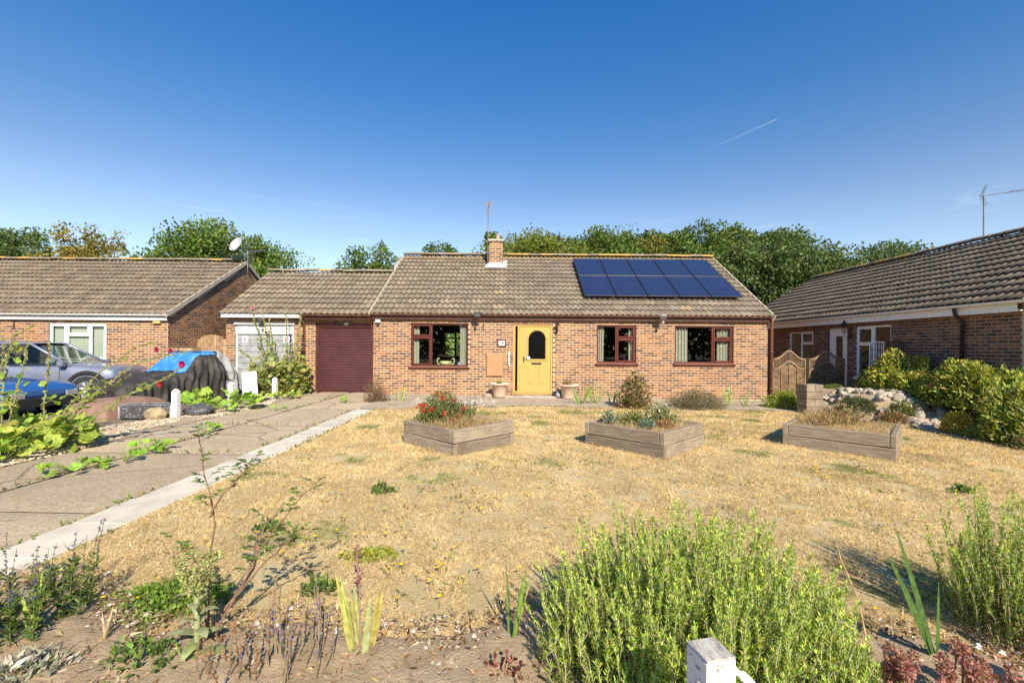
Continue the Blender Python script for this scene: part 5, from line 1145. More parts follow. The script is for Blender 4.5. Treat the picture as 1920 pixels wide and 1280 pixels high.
def spikes(name, label, x, y, n, h, spread, stc, fc, seed, flower=.35, leafc=None, fs=.012, cat='plant', leafn=60, lean=.15, leafl=.05):
    """upright stems with a flower spike along the top part"""
    r = np.random.default_rng(seed); t = thing(name, label, cat, (x, y, G(x)+.02)); sm = MB(); fm = MB(); lf = MB()
    for k in range(n):
        a = r.random()*6.28; q = spread*math.sqrt(r.random()); b = np.array((q*math.cos(a), q*math.sin(a), -.01)); d = nrm(np.array((lean*math.cos(a)*q/spread+.08*r.normal(), lean*math.sin(a)*q/spread+.08*r.normal(), 1))); L = h*(.65+.45*r.random())
        P = np.array([b+d*L*s_+np.array((.012*math.sin(3*s_+a), .01*math.cos(4*s_), 0)) for s_ in np.linspace(0, 1, 6)]); sm.tube(P, np.linspace(.003, .0014, 6), 4, stc, False)
        m = int(L*flower/.008); u = 1-flower*r.random(m)**.8; i = np.minimum((u*5).astype(int), 4); f = (u*5-i)[:, None]; Q = P[i]*(1-f)+P[i+1]*f; e = r.random(m)*6.28; X, Y, Z = frames(np.stack([np.cos(e), np.sin(e), .6+0*e], 1), r)
        fm = MB(); fm.inst(L4v, L4f, Q, X, Y, Z, jit(np.array(fc), r, m, .2, .08), fs*(.7+.6*r.random(m))); fm.build('flower_spike', M['petal'], t)
        if leafc is not None:
            m = leafn; u = (1-flower)*r.random(m)**1.5; i = np.minimum((u*5).astype(int), 4); f = (u*5-i)[:, None]; Q = P[i]*(1-f)+P[i+1]*f; e = r.random(m)*6.28; X, Y, Z = frames(np.stack([np.cos(e), np.sin(e), .5+.5*r.random(m)], 1), r, (0, 0, 1), .6); ln = leafl*(.6+.7*r.random(m))
            lf.inst(L4v, L4f, Q, X, Y, Z, jit(np.array(leafc), r, m, .2), np.stack([ln*.2, ln, ln], 1))
    sm.build('stems', M['stem'], t, True)
    if lf.n: lf.build('leaves', M['leaf'], t)
    return t
GRN = [(.1, .16, .03), (.15, .22, .05), (.08, .12, .03)]
spikes('salvia_plant', 'bushy green plant with violet flower spikes beside the pale paving edge', -2.52, 2.3, 34, .44, .28, (.13, .16, .05), [(.1, .07, .24), (.14, .1, .3), (.06, .05, .12)], 101, .4, GRN, .011, leafn=55)
spikes('lavender_plant', 'thin lavender stems with violet spikes standing on bare soil', -.97, 2.05, 20, .33, .16, (.3, .24, .14), [(.17, .12, .38), (.22, .16, .42), (.3, .22, .2)], 102, .5, None, .009)
spikes('dried_perennial', 'dried brown seed spikes in front of the tall mullein', -1.2, 1.98, 12, .3, .16, (.26, .16, .09), [(.3, .19, .1), (.38, .25, .14)], 103, .75, None, .013)
spikes('dried_perennial', 'dried fawn seed spikes between mullein and lavender stems', -1.03, 2.13, 8, .36, .1, (.32, .22, .13), [(.4, .28, .17), (.34, .22, .12)], 104, .6, None, .011)
sed = thing('sedum_plant', 'low stonecrop with dusty pink flower heads at the foot of the upright rosemary', 'plant', (1.72, 1.88, G(1.7)+.02)); r = np.random.default_rng(105); mb = MB(); st = MB()
for k in range(26):
    bx, by = r.uniform(-.17, .36), r.uniform(-.1, .12); h = .12+.1*r.random(); st.tube([(bx, by, -.01), (bx+.01, by, h)], .004, 5, (.3, .16, .12), False)
    m = 130; d = ball(r, m); P = np.array((bx+.01, by, h))+d*np.array((.022, .022, .05))*(.4+.6*r.random((m, 1))); X, Y, Z = frames(d, r); mb.inst(L4v, L4f, P, X, Y, Z, jit(np.array([(.42, .22, .19), (.5, .28, .24), (.34, .17, .14)]), r, m, .15), .013)
st.build('stems', M['stem'], sed); mb.build('flower_heads', M['petal'], sed)
# mullein: felted leaves, knobbly yellow-green spikes
mul = thing('mullein_plant', 'felted grey-green mullein with knobbly pale yellow spikes on the bare bed', 'plant', (-1.47, 2.14, G(-1.5)+.02)); r = np.random.default_rng(106)
mb = MB(); mb.tube([(0, 0, -.02), (.0, .0, .15), (-.01, .01, .3), (-.02, 0, .42)], [.014, .013, .011, .007], 8, (.3, .33, .16)); mb.build('stalk', M['stem'], mul, True)
for k in range(15):
    a = k*2.4; z = .02+.022*k; L = (.17-.007*k)*(.7+.5*r.random()); mb = MB(); strip(mb, (0, 0, z), (math.cos(a), math.sin(a), .5 if k < 7 else .9), L, .07-.003*k, 1.4, (.3, .32, .17) if k > 3 else (.28, .33, .14), r, side=(-math.sin(a), math.cos(a), 0), fold=.15); mb.build('leaf', M['leaf'], mul, True)
for k in range(9):
    a = k*.75; b = np.array((.02*math.cos(a), .02*math.sin(a), .3+.02*r.random())); e = b+np.array((.07*math.cos(a), .06*math.sin(a), .13+.07*r.random())); m = 130; u = r.random(m)[:, None]; d = ball(r, m); P = b*(1-u)+e*u+d*(.014*(1.1-.5*u)); X, Y, Z = frames(d, r); mb = MB(); mb.inst(L4v, L4f, P, X, Y, Z, jit(np.array([(.38, .39, .16), (.31, .33, .12), (.44, .43, .2)]), r, m, .12), .014); mb.build('flower_spike', M['leaf'], mul)
# rose: arching stems with toothed leaves in fives
ros = thing('rose_bush', 'leggy wild rose with long thin arching stems and few dark leaves', 'shrub', (-1.5, 2.27, G(-1.5)+.02)); r = np.random.default_rng(107); st = MB(); lf = MB()
arcs = [[(0, 0, -.02), (-.02, .02, .3), (.01, .02, .6), (-.03, .0, .82), (-.05, -.02, 1.03)], [(0, 0, .6), (.03, 0, .68), (.12, .02, .78), (.19, .03, .86), (.24, .02, .87)], [(0, 0, -.02), (.12, .05, .2), (.22, .08, .42), (.36, .1, .62), (.5, .12, .76)], [(.1, .04, .18), (.25, .05, .35), (.38, .06, .48), (.46, .06, .5)], [(.05, .02, .1), (.16, .1, .3), (.2, .12, .5), (.3, .15, .63)], [(0, 0, .0), (-.1, .1, .2), (-.2, .15, .36), (-.32, .2, .4)]]
for ai, A in enumerate(arcs):
    A = np.array(A, float); u = np.linspace(0, 1, 16); P = np.stack([np.interp(u, np.linspace(0, 1, len(A)), A[:, i]) for i in range(3)], 1); P[1:-1] += r.normal(0, .004, (14, 3)); st.tube(P, np.linspace(.006, .002, 16), 6, (.24, .14, .09), False)
    for k in range(10 if ai else 14):
        s_ = .3+.7*r.random() if ai else .55+.45*r.random(); p = np.array([np.interp(s_, u, P[:, i]) for i in range(3)]); a = r.random()*6.28; d = nrm(np.array((math.cos(a), math.sin(a), .5))); L = .05+.04*r.random(); st.tube([p, p+d*L], .0014, 3, (.16, .16, .06), False)
        for j, off_ in ((0, 0.), (1, .9), (2, -.9), (3, .9), (4, -.9)):
            q = p+d*L*(1 if j == 0 else (.85 if j < 3 else .5)); b = a+off_; dd = np.array([(math.cos(b), math.sin(b), .25+.2*r.normal())]); X, Y, Z = frames(dd, r, (0, 0, 1), .8); sz = .032*(.7+.6*r.random()); lf.inst(L6v, L6f, q[None], X, Y, Z, jit(np.array(GRN)*1.2, r, 1, .2), np.array([[sz*.62, sz, sz]]))
st.build('stems', M['bark'], ros, True); lf.build('leaves', M['leaf'], ros)
# irises of the front bed
t = irises('pale yellow-green iris fan with a dead flower stalk on the bare bed', -.71, 2.2, 9, .4, np.array([(.44, .47, .16), (.36, .42, .12), (.5, .48, .22)]), 108, .1, lean=.2, w=.045)
r = np.random.default_rng(109); mb = MB(); mb.tube([(-.02, .03, 0), (-.03, .03, .3), (-.04, .02, .47)], [.005, .004, .003], 6, (.3, .17, .16), False); m = 70; u = r.random(m); P = np.stack([-.03-.01*u+.008*r.normal(size=m), .03+.008*r.normal(size=m), .3+.18*u], 1); X, Y, Z = frames(ball(r, m)+np.array((0, 0, .6)), r); mb.inst(L4v, L4f, P, X, Y, Z, jit((.17, .06, .09), r, m, .3), np.stack([np.full(m, .01), np.full(m, .024), np.full(m, .01)], 1)); mb.build('dead_flower_stalk', M['stem'], t)
irises('two thin green iris blades close to the large rosemary', .0, 2.3, 4, .42, np.array([(.16, .25, .06), (.2, .28, .08)]), 110, .05, lean=.22, w=.022)
t = thing('iris_clump', 'two broad dark green iris blades leaning from the upright rosemary', 'plant', (2.06, 2.2, G(2)+.02)); r = np.random.default_rng(111)
for d, L, w in (((-.38, .1, 1), .56, .05), ((-.2, .15, 1), .68, .042), ((.1, .1, 1), .4, .03)):
    mb = MB(); strip(mb, (0, 0, -.02), d, L, w, .1, (.07, .13, .03), r, side=(1, .3, .1)); mb.build('leaf', M['leaf_thick'], t, True)
t = thing('green_blade_plant', 'single upright bright green blade among the violet flower spikes', 'plant', (-2.36, 2.25, G(-2.4)+.02))
for d, L, w in (((.1, .05, 1), .34, .04), ((-.2, .0, 1), .26, .03)): mb = MB(); strip(mb, (0, 0, -.02), d, L, w, .1, (.3, .4, .08), r, side=(1, .2, 0)); mb.build('leaf', M['leaf_thick'], t, True)
t = thing('dry_grass_stalk', 'dry bent straw-coloured stem between the two rosemary bushes', 'plant', (1.66, 2.08, G(1.66))); mb = MB(); mb.tube([(0, 0, 0), (-.02, 0, .15), (-.03, .05, .35), (-.09, .08, .52), (-.1, .1, .6)], [.006, .005, .004, .003, .002], 6, (.5, .38, .2)); mb.tube([(-.01, 0, .1), (-.08, .05, .3), (-.1, .06, .36)], .002, 4, (.5, .38, .2)); mb.build('stalk', M['straw'], t)
t = thing('dry_leaf_clump', 'bleached dry leaf blades bent over on the bare soil', 'plant', (-1.98, 2.22, G(-2)+.02))
for d, L, b in (((.2, .1, 1), .2, .2), ((.5, -.2, .8), .22, 2.2), ((-.2, .1, .9), .16, .3), ((.9, .3, .3), .16, .3)): mb = MB(); strip(mb, (0, 0, -.01), d, L, .02, b, (.58, .45, .27), r); mb.build('leaf', M['straw'], t, True)
shrub('silver_plant', 'silvery grey felted leaf rosette at the front of the bed', 'plant', -2.12, 1.98, .03, .18, .13, .1, 420, .055, np.array([(.4, .39, .3), (.48, .46, .38), (.32, .31, .23)]), 112, .32, .3, .3, 0, up=.3)
shrub('ground_cover', 'bright green mat of ground cover at the lawn edge', 'plant', -1.95, 2.62, .015, .34, .22, .07, 2600, .024, np.array([(.15, .24, .03), (.2, .29, .05), (.1, .17, .03)]), 113, .8, .3, .3, 0, up=.5)
shrub('ground_cover', 'yellow-green clover patch in the dry lawn', 'plant', -.98, 3.22, .01, .2, .12, .035, 900, .02, np.array([(.26, .3, .04), (.34, .34, .06)]), 114, .8, .3, .3, 0)
shrub('ground_cover', 'small creeping weed with rounded leaves beside the mullein foot', 'plant', -1.66, 2.08, .02, .22, .16, .12, 420, .03, np.array(GRN)*1.3, 115, .7, .3, .3, 6)
shrub('red_leaf_plant', 'dark red maple-like leaves and dead stems beside the large rosemary', 'plant', -.02, 2.06, .02, .1, .08, .1, 45, .032, np.array([(.14, .025, .02), (.22, .05, .03), (.26, .14, .07)]), 116, .7, .3, .4, 12, (.24, .15, .09))
shrub('leafy_weed', 'young light green leafy weed in front of the dry bent stem', 'plant', 1.5, 1.93, .0, .13, .1, .22, 150, .06, np.array([(.26, .34, .07), (.2, .27, .06)]), 117, .35, .2, .4, 8, up=.9)
for k, (x, y, lab) in enumerate(((-1.9, 3.6, 'small dark weed with broad leaves near the clover patch'), (-1.15, 2.75, 'trailing dark-leaved weed in the shade of the rose'), (4.95, 5.0, 'dark green weed tuft in the open lawn before the right planter'), (-1.3, 4.6, 'small dark weed tuft in the lawn near the paving edge'))):
    shrub('leafy_weed', lab, 'weed', x, y, G(x), .12, .09, .08, 130, .045, np.array(GRN), 120+k, .5, .2, .4, 4)
# ------------------------------------------------------------------ raised planters of old sleepers
t_ = NT('weathered_sleeper'); g_ = t_.noise(5, 7, .65, vec=t_.obj(), stretch=(1, 14, 14)); b_ = t_.noise(2.2, 5, .6)
col = t_.mix(t_.ramp(g_, .3, .7), (.17, .135, .1), (.34, .285, .22)); col = t_.mix(t_.ramp(b_, .5, .72, 0, .65), col, (.16, .115, .085)); col = t_.mix(1., col, t_.tone(), 'MULTIPLY'); t_.base(col, .9, 0, .15).bump(g_, .7, .008); M['sleeper'] = t_.m
STR = np.array([(.5, .38, .2), (.42, .3, .15), (.58, .46, .27), (.34, .24, .12)])
def planter(x, y, ang, side, label, seed):
    r = np.random.default_rng(seed); t = thing('planter', label, 'planter', (x, y, G(x)-.02), ang); h = .185; w = .075; s_ = side/2
    for k in range(2):
        for q in range(4):
            Lq = side if (q+k) % 2 == 0 else side-2*w-.006; tn = (.75+.5*r.random())
            mb = MB(); mb.cbox(-Lq/2, Lq/2, -w/2, w/2, .004+k*(h+.004), (k+1)*(h+.004)-.004, .009, (tn, tn*.98, tn*.95)); o = mb.build('sleeper', M['sleeper'], t)
            a = q*math.pi/2; o.location = (math.sin(a)*(s_-w/2), -math.cos(a)*(s_-w/2), 0); o.rotation_euler = (0, r.normal(0, .004), a)
    u = np.linspace(-s_+w+.002, s_-w-.002, 24); P = np.array([[(a, b, .31+.05*fbm(np.array((a+x, b+y)), 4., 3)) for b in u] for a in u]); mb = MB(); mb.grid(P); mb.build('soil', M['bed_soil'], t, True)
    n = 3800; a = r.uniform(-s_+w, s_-w, n); b = r.uniform(-s_+w, s_-w, n); P = np.stack([a, b, np.full(n, .33)], 1); X, Y, Z = frames(np.stack([r.normal(0, .8, n), r.normal(0, .8, n), .5+.5*r.random(n)], 1), r); ln = .05+.09*r.random(n); mb = MB(); mb.inst(B3v, B3f, P, X, Y, Z, jit(STR, r, n, .18), np.stack([np.full(n, .005), ln, ln], 1)); stuff(mb.build('dry_grass', M['straw'], t))
    return t
planter(-.8, 6.98, R(-43), 1.2, 'timber sleeper planter holding the red-flowered bush', 141)
planter(2.1, 7.18, R(-45), 1.33, 'timber sleeper planter with low mixed plants, in front of the front door', 142)
planter(5.4, 7.42, R(-43), 1.42, 'timber sleeper planter full of dry straw, nearest the rockery', 143)
zt = .3
fl = shrub('flowering_bush', 'bushy plant with scarlet flowers growing in the sleeper planter', 'shrub', -1.1, 7.12, zt, .46, .38, .52, 5200, .04, np.array([(.13, .17, .04), (.2, .22, .07), (.26, .24, .1), (.1, .13, .04)]), 144, .4, .35, .3, 16, up=.7)
r = np.random.default_rng(145)
for (a, b, c) in [(-.22, -.3, .24), (-.1, -.36, .26), (-.25, -.2, .3), (.1, -.34, .2), (.22, -.3, .12), (.26, -.26, .08), (.05, -.2, .42), (.2, -.1, .35), (.36, -.15, .25), (-.05, -.1, .46), (.3, -.22, .17), (-.34, -.1, .27)]:
    mb = MB(); m = 14; d = ball(r, m); P = np.array((a, b, c))+d*.016; X, Y, Z = frames(d, r); mb.inst(L4v, L4f, P, X, Y, Z, jit((.62, .045, .02), r, m, .15, .05), .034); mb.build('flower_head', M['petal'], fl)
spikes('blue_flower_plant', 'small blue flower spikes at the back of the red-flowered planter', -.72, 7.2, 12, .4, .16, (.14, .17, .06), [(.2, .22, .42), (.28, .3, .5)], 146, .25, GRN, .016).location.z = zt
shrub('planter_plant', 'grey-green rosette at the left corner of the low mixed planter', 'plant', 1.55, 7.2, zt, .13, .12, .2, 420, .05, np.array([(.2, .25, .16), (.26, .3, .2)]), 147, .4, .3, .3, 5, up=.6)
shrub('planter_plant', 'sprawling yellow-green plant in the middle of the low mixed planter', 'plant', 1.95, 7.2, zt, .26, .22, .2, 1000, .045, np.array([(.2, .22, .06), (.3, .28, .1), (.14, .18, .05)]), 148, .4, .3, .4, 10, up=.6)
shrub('planter_plant', 'taller green plant with white dots of flower in the low mixed planter', 'plant', 2.42, 7.35, zt, .28, .22, .3, 1100, .045, np.array([(.12, .17, .05), (.18, .22, .07), (.26, .25, .12)]), 149, .4, .25, .4, 12, tips=(.3, [(.7, .68, .6)]), up=.7)
shrub('planter_plant', 'russet faded plant at the front corner of the low mixed planter', 'plant', 2.3, 6.85, zt+.02, .16, .13, .12, 420, .04, np.array([(.3, .14, .06), (.22, .18, .08), (.36, .22, .12)]), 150, .4, .3, .4, 5)
shrub('planter_plant', 'blue-grey rosette beside the russet plant in the low mixed planter', 'plant', 2.02, 6.75, zt+.02, .11, .1, .13, 300, .045, np.array([(.2, .27, .22), (.16, .22, .15)]), 151, .4, .3, .3, 0, up=.6)
shrub('dry_grass_tuft', 'tall dry grass tussock in the straw-filled planter', 'plant', 5.2, 7.5, zt, .5, .42, .2, 1000, .09, STR*.95, 152, .05, .1, .4, 14, (.36, .26, .15), up=1.2, flat=0., mat=M['straw'])
shrub('dry_grass_tuft', 'brown dead plant with twiggy stems in the straw-filled planter', 'plant', 5.55, 7.6, zt, .34, .28, .3, 800, .05, np.array([(.24, .17, .08), (.18, .15, .06), (.34, .25, .13)]), 153, .4, .2, .5, 20, (.2, .14, .08))
shrub('dry_grass_tuft', 'dry weeds round the foot of the scarlet-flowered bush', 'plant', -.75, 6.75, zt, .42, .34, .16, 1500, .07, STR*.85, 154, .08, .1, .4, 0, up=1., flat=0., mat=M['straw'])
# flower pots by the door
M['terracotta'] = plain('pale_terracotta', (.62, .44, .33), .85, .15, 9, dirt=(.68, .6, .52))
def pot(x, y, label, seed):
    t = thing('flower_pot', label, 'flower pot', (x, y, G(x)+.035)); mb = MB(); mb.lathe([(0, 0), (.17, 0), (.18, .02), (.235, .34), (.3, .36), (.31, .38), (.3, .405), (.24, .405), (.235, .36), (0, .35)], 28); mb.build('pot', M['terracotta'], t, True)
    mb = MB(); mb.lathe([(0, .372), (.12, .375), (.233, .362)], 20); mb.build('soil', M['bed_soil'], t); return t
pot(-.36, 13.3, 'pale terracotta flower pot beside the door step, on the meter box side', 1); pot(1.66, 13.3, 'pale terracotta flower pot under the wall lantern, with a dry stalk', 2)
shrub('succulent', 'small yellow-green succulent in the pot near the meter box', 'plant', -.36, 13.3, .4, .11, .1, .09, 90, .07, np.array([(.3, .32, .08), (.22, .26, .07)]), 155, .5, .2, .2, 0)
shrub('potted_plant', 'withered brown plant in the pot under the wall lantern', 'plant', 1.62, 13.3, .38, .17, .14, .15, 150, .08, np.array([(.4, .25, .1), (.3, .18, .08)]), 156, .3, .2, .3, 8)
mb = MB(); mb.tube([(1.62, 13.3, .4), (1.5, 13.35, .7), (1.38, 13.4, .86), (1.3, 13.4, .9)], [.008, .006, .004, .003], 5, (.36, .2, .1)); tag(mb.build('dry_stalk', M['stem']), 'thin dry stalk leaning out of the pot under the lantern', 'stalk')
gn = thing('garden_gnome', 'small weathered blue-grey garden ornament between the step and the pot', 'ornament', (1.36, 13.4, .02)); mb = MB(); mb.lathe([(0, 0), (.07, 0), (.075, .06), (.055, .13), (.035, .15), (.05, .18), (.048, .21), (.02, .27), (0, .3)], 14); mb.build('figure', plain('ornament_glaze', (.22, .24, .3), .5, .6, 40, dirt=(.7, .68, .62)), gn, True)
v = rock_mesh(np.random.default_rng(5)); mb = MB(); mb.grid(np.transpose(v, (0, 1, 2))*np.array((.15, .1, .08))+np.array((-.72, 13.35, .06)), (.3, .25, .18), True); tag(mb.build('stone', M['soil'], None, True), 'dark brown stone lying beside the flower pot below the meter box', 'stone')
# ------------------------------------------------------------------ white posts and rope
M['post_paint'] = plain('peeling_white_paint', (.74, .73, .7), .6, .06, 6, dirt=(.5, .47, .4), bscale=90, bump=.4)
t_ = NT('weathered_white'); f_ = t_.noise(26, 7, .7); f2 = t_.noise(9, 5); col = t_.mix(t_.ramp(f_, .56, .66), (.72, .72, .71), (.24, .21, .17)); col = t_.mix(t_.ramp(f2, .55, .75, 0, .5), col, (.55, .53, .48)); t_.base(col, .7).bump(f_, .5, .004); M['weathered_white'] = t_.m
for (x, y, lab) in ((-6.6, 8.95, 'short white post beside the grey crate on the gravel verge'), (-6.62, 10.75, 'short white post rising behind the big-leaved squash plant'), (-6.45, 12.4, 'short white post in front of the garage hollyhocks')):
    mb = MB(); w = .055; mb.cbox(-w, w, -w, w, -.1, .5, .006); mb.add([(-w, -w, .5), (w, -w, .5), (w, w, .5), (-w, w, .5), (-.02, -.02, .56), (.02, -.02, .56), (.02, .02, .56), (-.02, .02, .56)], [(0, 1, 5, 4), (1, 2, 6, 5), (2, 3, 7, 6), (3, 0, 4, 7), (4, 5, 6, 7)]); tag(mb.build('post', M['post_paint'], None, False, (x, y, G(x))), lab, 'post', 'white posts along the drive')
rp = thing('rope_post', 'peeling white square post with rope in front of the large rosemary', 'post', (.61, 1.38, -.012), R(14)); mb = MB(); w = .05; mb.cbox(-w, w, -w, w, -.1, .595, .004); mb.build('shaft', M['weathered_white'], rp)
t_ = NT('bare_endgrain'); t_.base(t_.mix(t_.ramp(t_.noise(60, 6, .7, stretch=(1, .2, 1)), .35, .65), (.2, .175, .14), (.5, .47, .42)), .95).bump(t_.noise(90, 5), .6, .003); mb = MB(); mb.cbox(-w+.001, w-.001, -w+.001, w-.001, .5955, .603, .003); mb.build('weathered_top', t_.m, rp)
mb = MB(); mb.tube([(-.06, -.02, .38), (-.075, -.02, .45), (-.075, -.02, .5), (-.055, -.02, .53)], .007, 6); mb.build('staple', M['grey_metal'], rp, True)
rope = MB(); u = np.linspace(0, 1, 70)
for ph in (0, math.pi): rope.tube(np.stack([.66+1.74*u, 1.38+.12*u+.009*np.sin(u*100+ph), .545-1.45*u*(1-u)+.009*np.cos(u*100+ph)], 1), .0085, 7, (.56, .53, .47))
tag(rope.build('rope', M['weathered_white'], None, True), 'twisted weathered white rope sagging from the near white post', 'rope')
mb = MB(); mb.cbox(2.4, 2.5, 1.45, 1.55, -.12, .6, .004); tag(mb.build('rope_post', M['weathered_white'], None), 'peeling white post carrying the other end of the rope, beyond the stonecrop', 'post')
# ------------------------------------------------------------------ fence panels with arched trellis tops
def fence(x0, x1, y, label, seed):
    r = np.random.default_rng(seed); t = thing('fence', label, 'fence'); W = x1-x0; zb, zm = -.12, .98
    top = lambda q: 1.18+.26*np.exp(-((q-.5)/.24)**2); mid = lambda q: zm-.1+.24*np.exp(-((q-.5)/.24)**2)
    c0 = np.array((.2, .13, .075))
    k = 11
    for i in range(k):
        z0 = zb+i*.102; zc = z0+.11
        qs = np.linspace(0, 1, 13); ok = mid(qs) > z0+.03
        if not ok.any(): continue
        a, b = x0+.03+qs[ok].min()*(W-.06), x0+.03+qs[ok].max()*(W-.06)
        if b-a < .1: continue
        xs_ = np.linspace(a, b, 13); c = c0*(.8+.4*r.random()); yy = y+.012*np.sin(np.linspace(0, 3, 13)*math.pi+i*math.pi)
        zt_ = np.minimum(zc, np.interp((xs_-x0)/W, np.linspace(0, 1, 60), mid(np.linspace(0, 1, 60)))); mb = MB()
        P = np.stack([np.stack([xs_, yy, np.full(13, z0)], 1), np.stack([xs_, yy-.004, zt_], 1)]); mb.grid(P, c); mb.grid(P[::-1]+np.array((0, .008, 0)), c); mb.build('slat', M['fence_wood'], t)
    mb = MB()
    for q in (.25, .5, .75): mb.cbox(x0+W*q-.012, x0+W*q+.012, y-.03, y-.018, zb, mid(q)-.03, .003, c0*1.2)
    mb.build('batten', M['fence_wood'], t)
    qs = np.linspace(0, 1, 25)
    for f_, nm in ((top, 'arched_top_rail'), (mid, 'arched_mid_rail')):
        mb = MB(); A = np.array([[(x0+q*W, yy, f_(q)+dz) for (yy, dz) in ((y-.03, -.025), (y+.03, -.025), (y+.03, .025), (y-.03, .025))] for q in qs]); mb.grid(A, c0*1.5, True); mb.build(nm, M['fence_wood'], t)
    n = 11
    for s_ in (-1, 1):
        for i in range(-4, n+5):
            pts = []
            for e in np.linspace(0, 1, 9):
                q = (i+s_*(e-.5)*4)/n
                pts.append((q, e))
            seg = [(x0+q*W, y+.006*s_, mid(q)+(top(q)-mid(q))*e) for q, e in pts if 0 <= q <= 1]
            if len(seg) < 3: continue
            mb = MB(); A = np.array([[(p[0]-.007, p[1]-.004, p[2]), (p[0]+.007, p[1]-.004, p[2]), (p[0]+.007, p[1]+.004, p[2]), (p[0]-.007, p[1]+.004, p[2])] for p in seg]); mb.grid(A, c0*1.6, True); mb.build('lattice_strip', M['fence_wood'], t)
    for x in (x0, x1):
        mb = MB(); mb.cbox(x-.025, x+.025, y-.03, y+.03, zb, 1.22, .004, c0*1.1); mb.build('stile', M['fence_wood'], t)
fence(8.0, 8.98, 13.95, 'arched trellis-top fence panel touching the brown downpipe', 161); fence(9.1, 10.14, 13.93, 'arched trellis-top fence panel joining the shaded house wall', 162)
mb = MB(); mb.cbox(9.01, 9.07, 13.9, 13.98, -.2, 1.25, .006); tag(mb.build('fence_post', M['black_metal']), 'thin black post between the two trellis-top fence panels', 'post')
# rockery: block wall end and pale stones
bw_ = thing('block_wall', 'low concrete block wall end beside the rockery stones', 'wall', (0, 0, 0)); r = np.random.default_rng(171); M['block'] = toned('concrete_block', .95, .3, 6, .6, 50)
for k in range(4):
    for i in range(2 if k % 2 else 1):
        mb = MB(); w = .52; a = 7.2 + (0 if i == 0 else .205); mb.cbox(a, a+(.2 if k % 2 else .405), 11.1, 11.5, -.08+k*.18, -.08+k*.18+.173, .008, np.array((.26, .205, .15))*(.85+.3*r.random())); mb.build('block', M['block'], bw_)
    for j in range(0):
        mb = MB(); mb.cbox(7.44, 7.94, 11.508+j*.45, 11.508+j*.45+.44, -.12+k*.17, -.12+k*.17+.163, .008, np.array((.26, .205, .15))*(.85+.3*r.random())); mb.build('block', M['block'], bw_)
M['stone'] = toned('pale_stone', .9, .45, 12, .8, 40, spots=[(6, .55, .7, .5, (.2, .16, .12))])
rm = []
for k in range(8):
    mb = MB(); mb.grid(rock_mesh(r, k=11, m=8, rough=.45), np.array((.4, .34, .265))*(.65+.5*r.random()), True); rm.append(mb.mesh('rock', M['stone'], False))
LAB = ('whitish weathered stone lying on the rockery slope', 'pale flint stone heaped along the top edge of the rockery', 'whitish stone at the foot of the rockery')
for k in range(128):
    for _ in range(30):
        x, y = r.uniform(7.5, 9.3), r.uniform(9.3, 11.5)
        if right_bed(np.array(x), np.array(y)): break
    if k < 30: x = 7.65+k*.055; y = 11.5-.75*max(0, (x-8.2))+r.normal(0, .06)
    z = float(mound(np.array(x), np.array(y))); s_ = .05+.075*r.random()**1.5; o = bpy.data.objects.new('rock', rm[k % 8]); COL.objects.link(o); o.location = (x, y, z+s_*.1); o.scale = (s_*1.25, s_, s_*.75); o.rotation_euler = (r.normal(0, .3), r.normal(0, .3), r.random()*6.28)
    q = 1 if k < 30 else (2 if y < 10.3 else 0); tag(o, LAB[q], 'rock', ('stones on the rockery slope', 'stones along the rockery top', 'stones at the rockery foot')[q])
ws = thing('wrought_screen', 'white and black wrought-iron screen leaning at the taller side window', 'screen'); 
for j in range(2):
    mb = MB(); y0 = 11.62+j*.62; F = wframe((10.02, 0), (0, -1, 0), (-1, 0, 0)); frame_mesh(mb, F, -y0-.5, -y0, .6, 1.72, .025, 0, .025, .003)
    for q in range(1, 6):
        mb.tube(tf(F, np.array([(-y0-.5+q*.083, .012, .6), (-y0-.5+q*.083, .012, 1.7)])), .006, 5)
        for z in (.8, 1.0, 1.2, 1.4, 1.58):
            th = np.linspace(0, 6.28, 9); mb.tube(tf(F, np.array([(-y0-.5+(q-.5)*.083+.036*math.cos(a), .012, z+.05*math.sin(a)) for a in th])), .004, 4)
    mb.build('iron_panel', M['black_metal'] if j == 0 else M['white_paint'], ws)
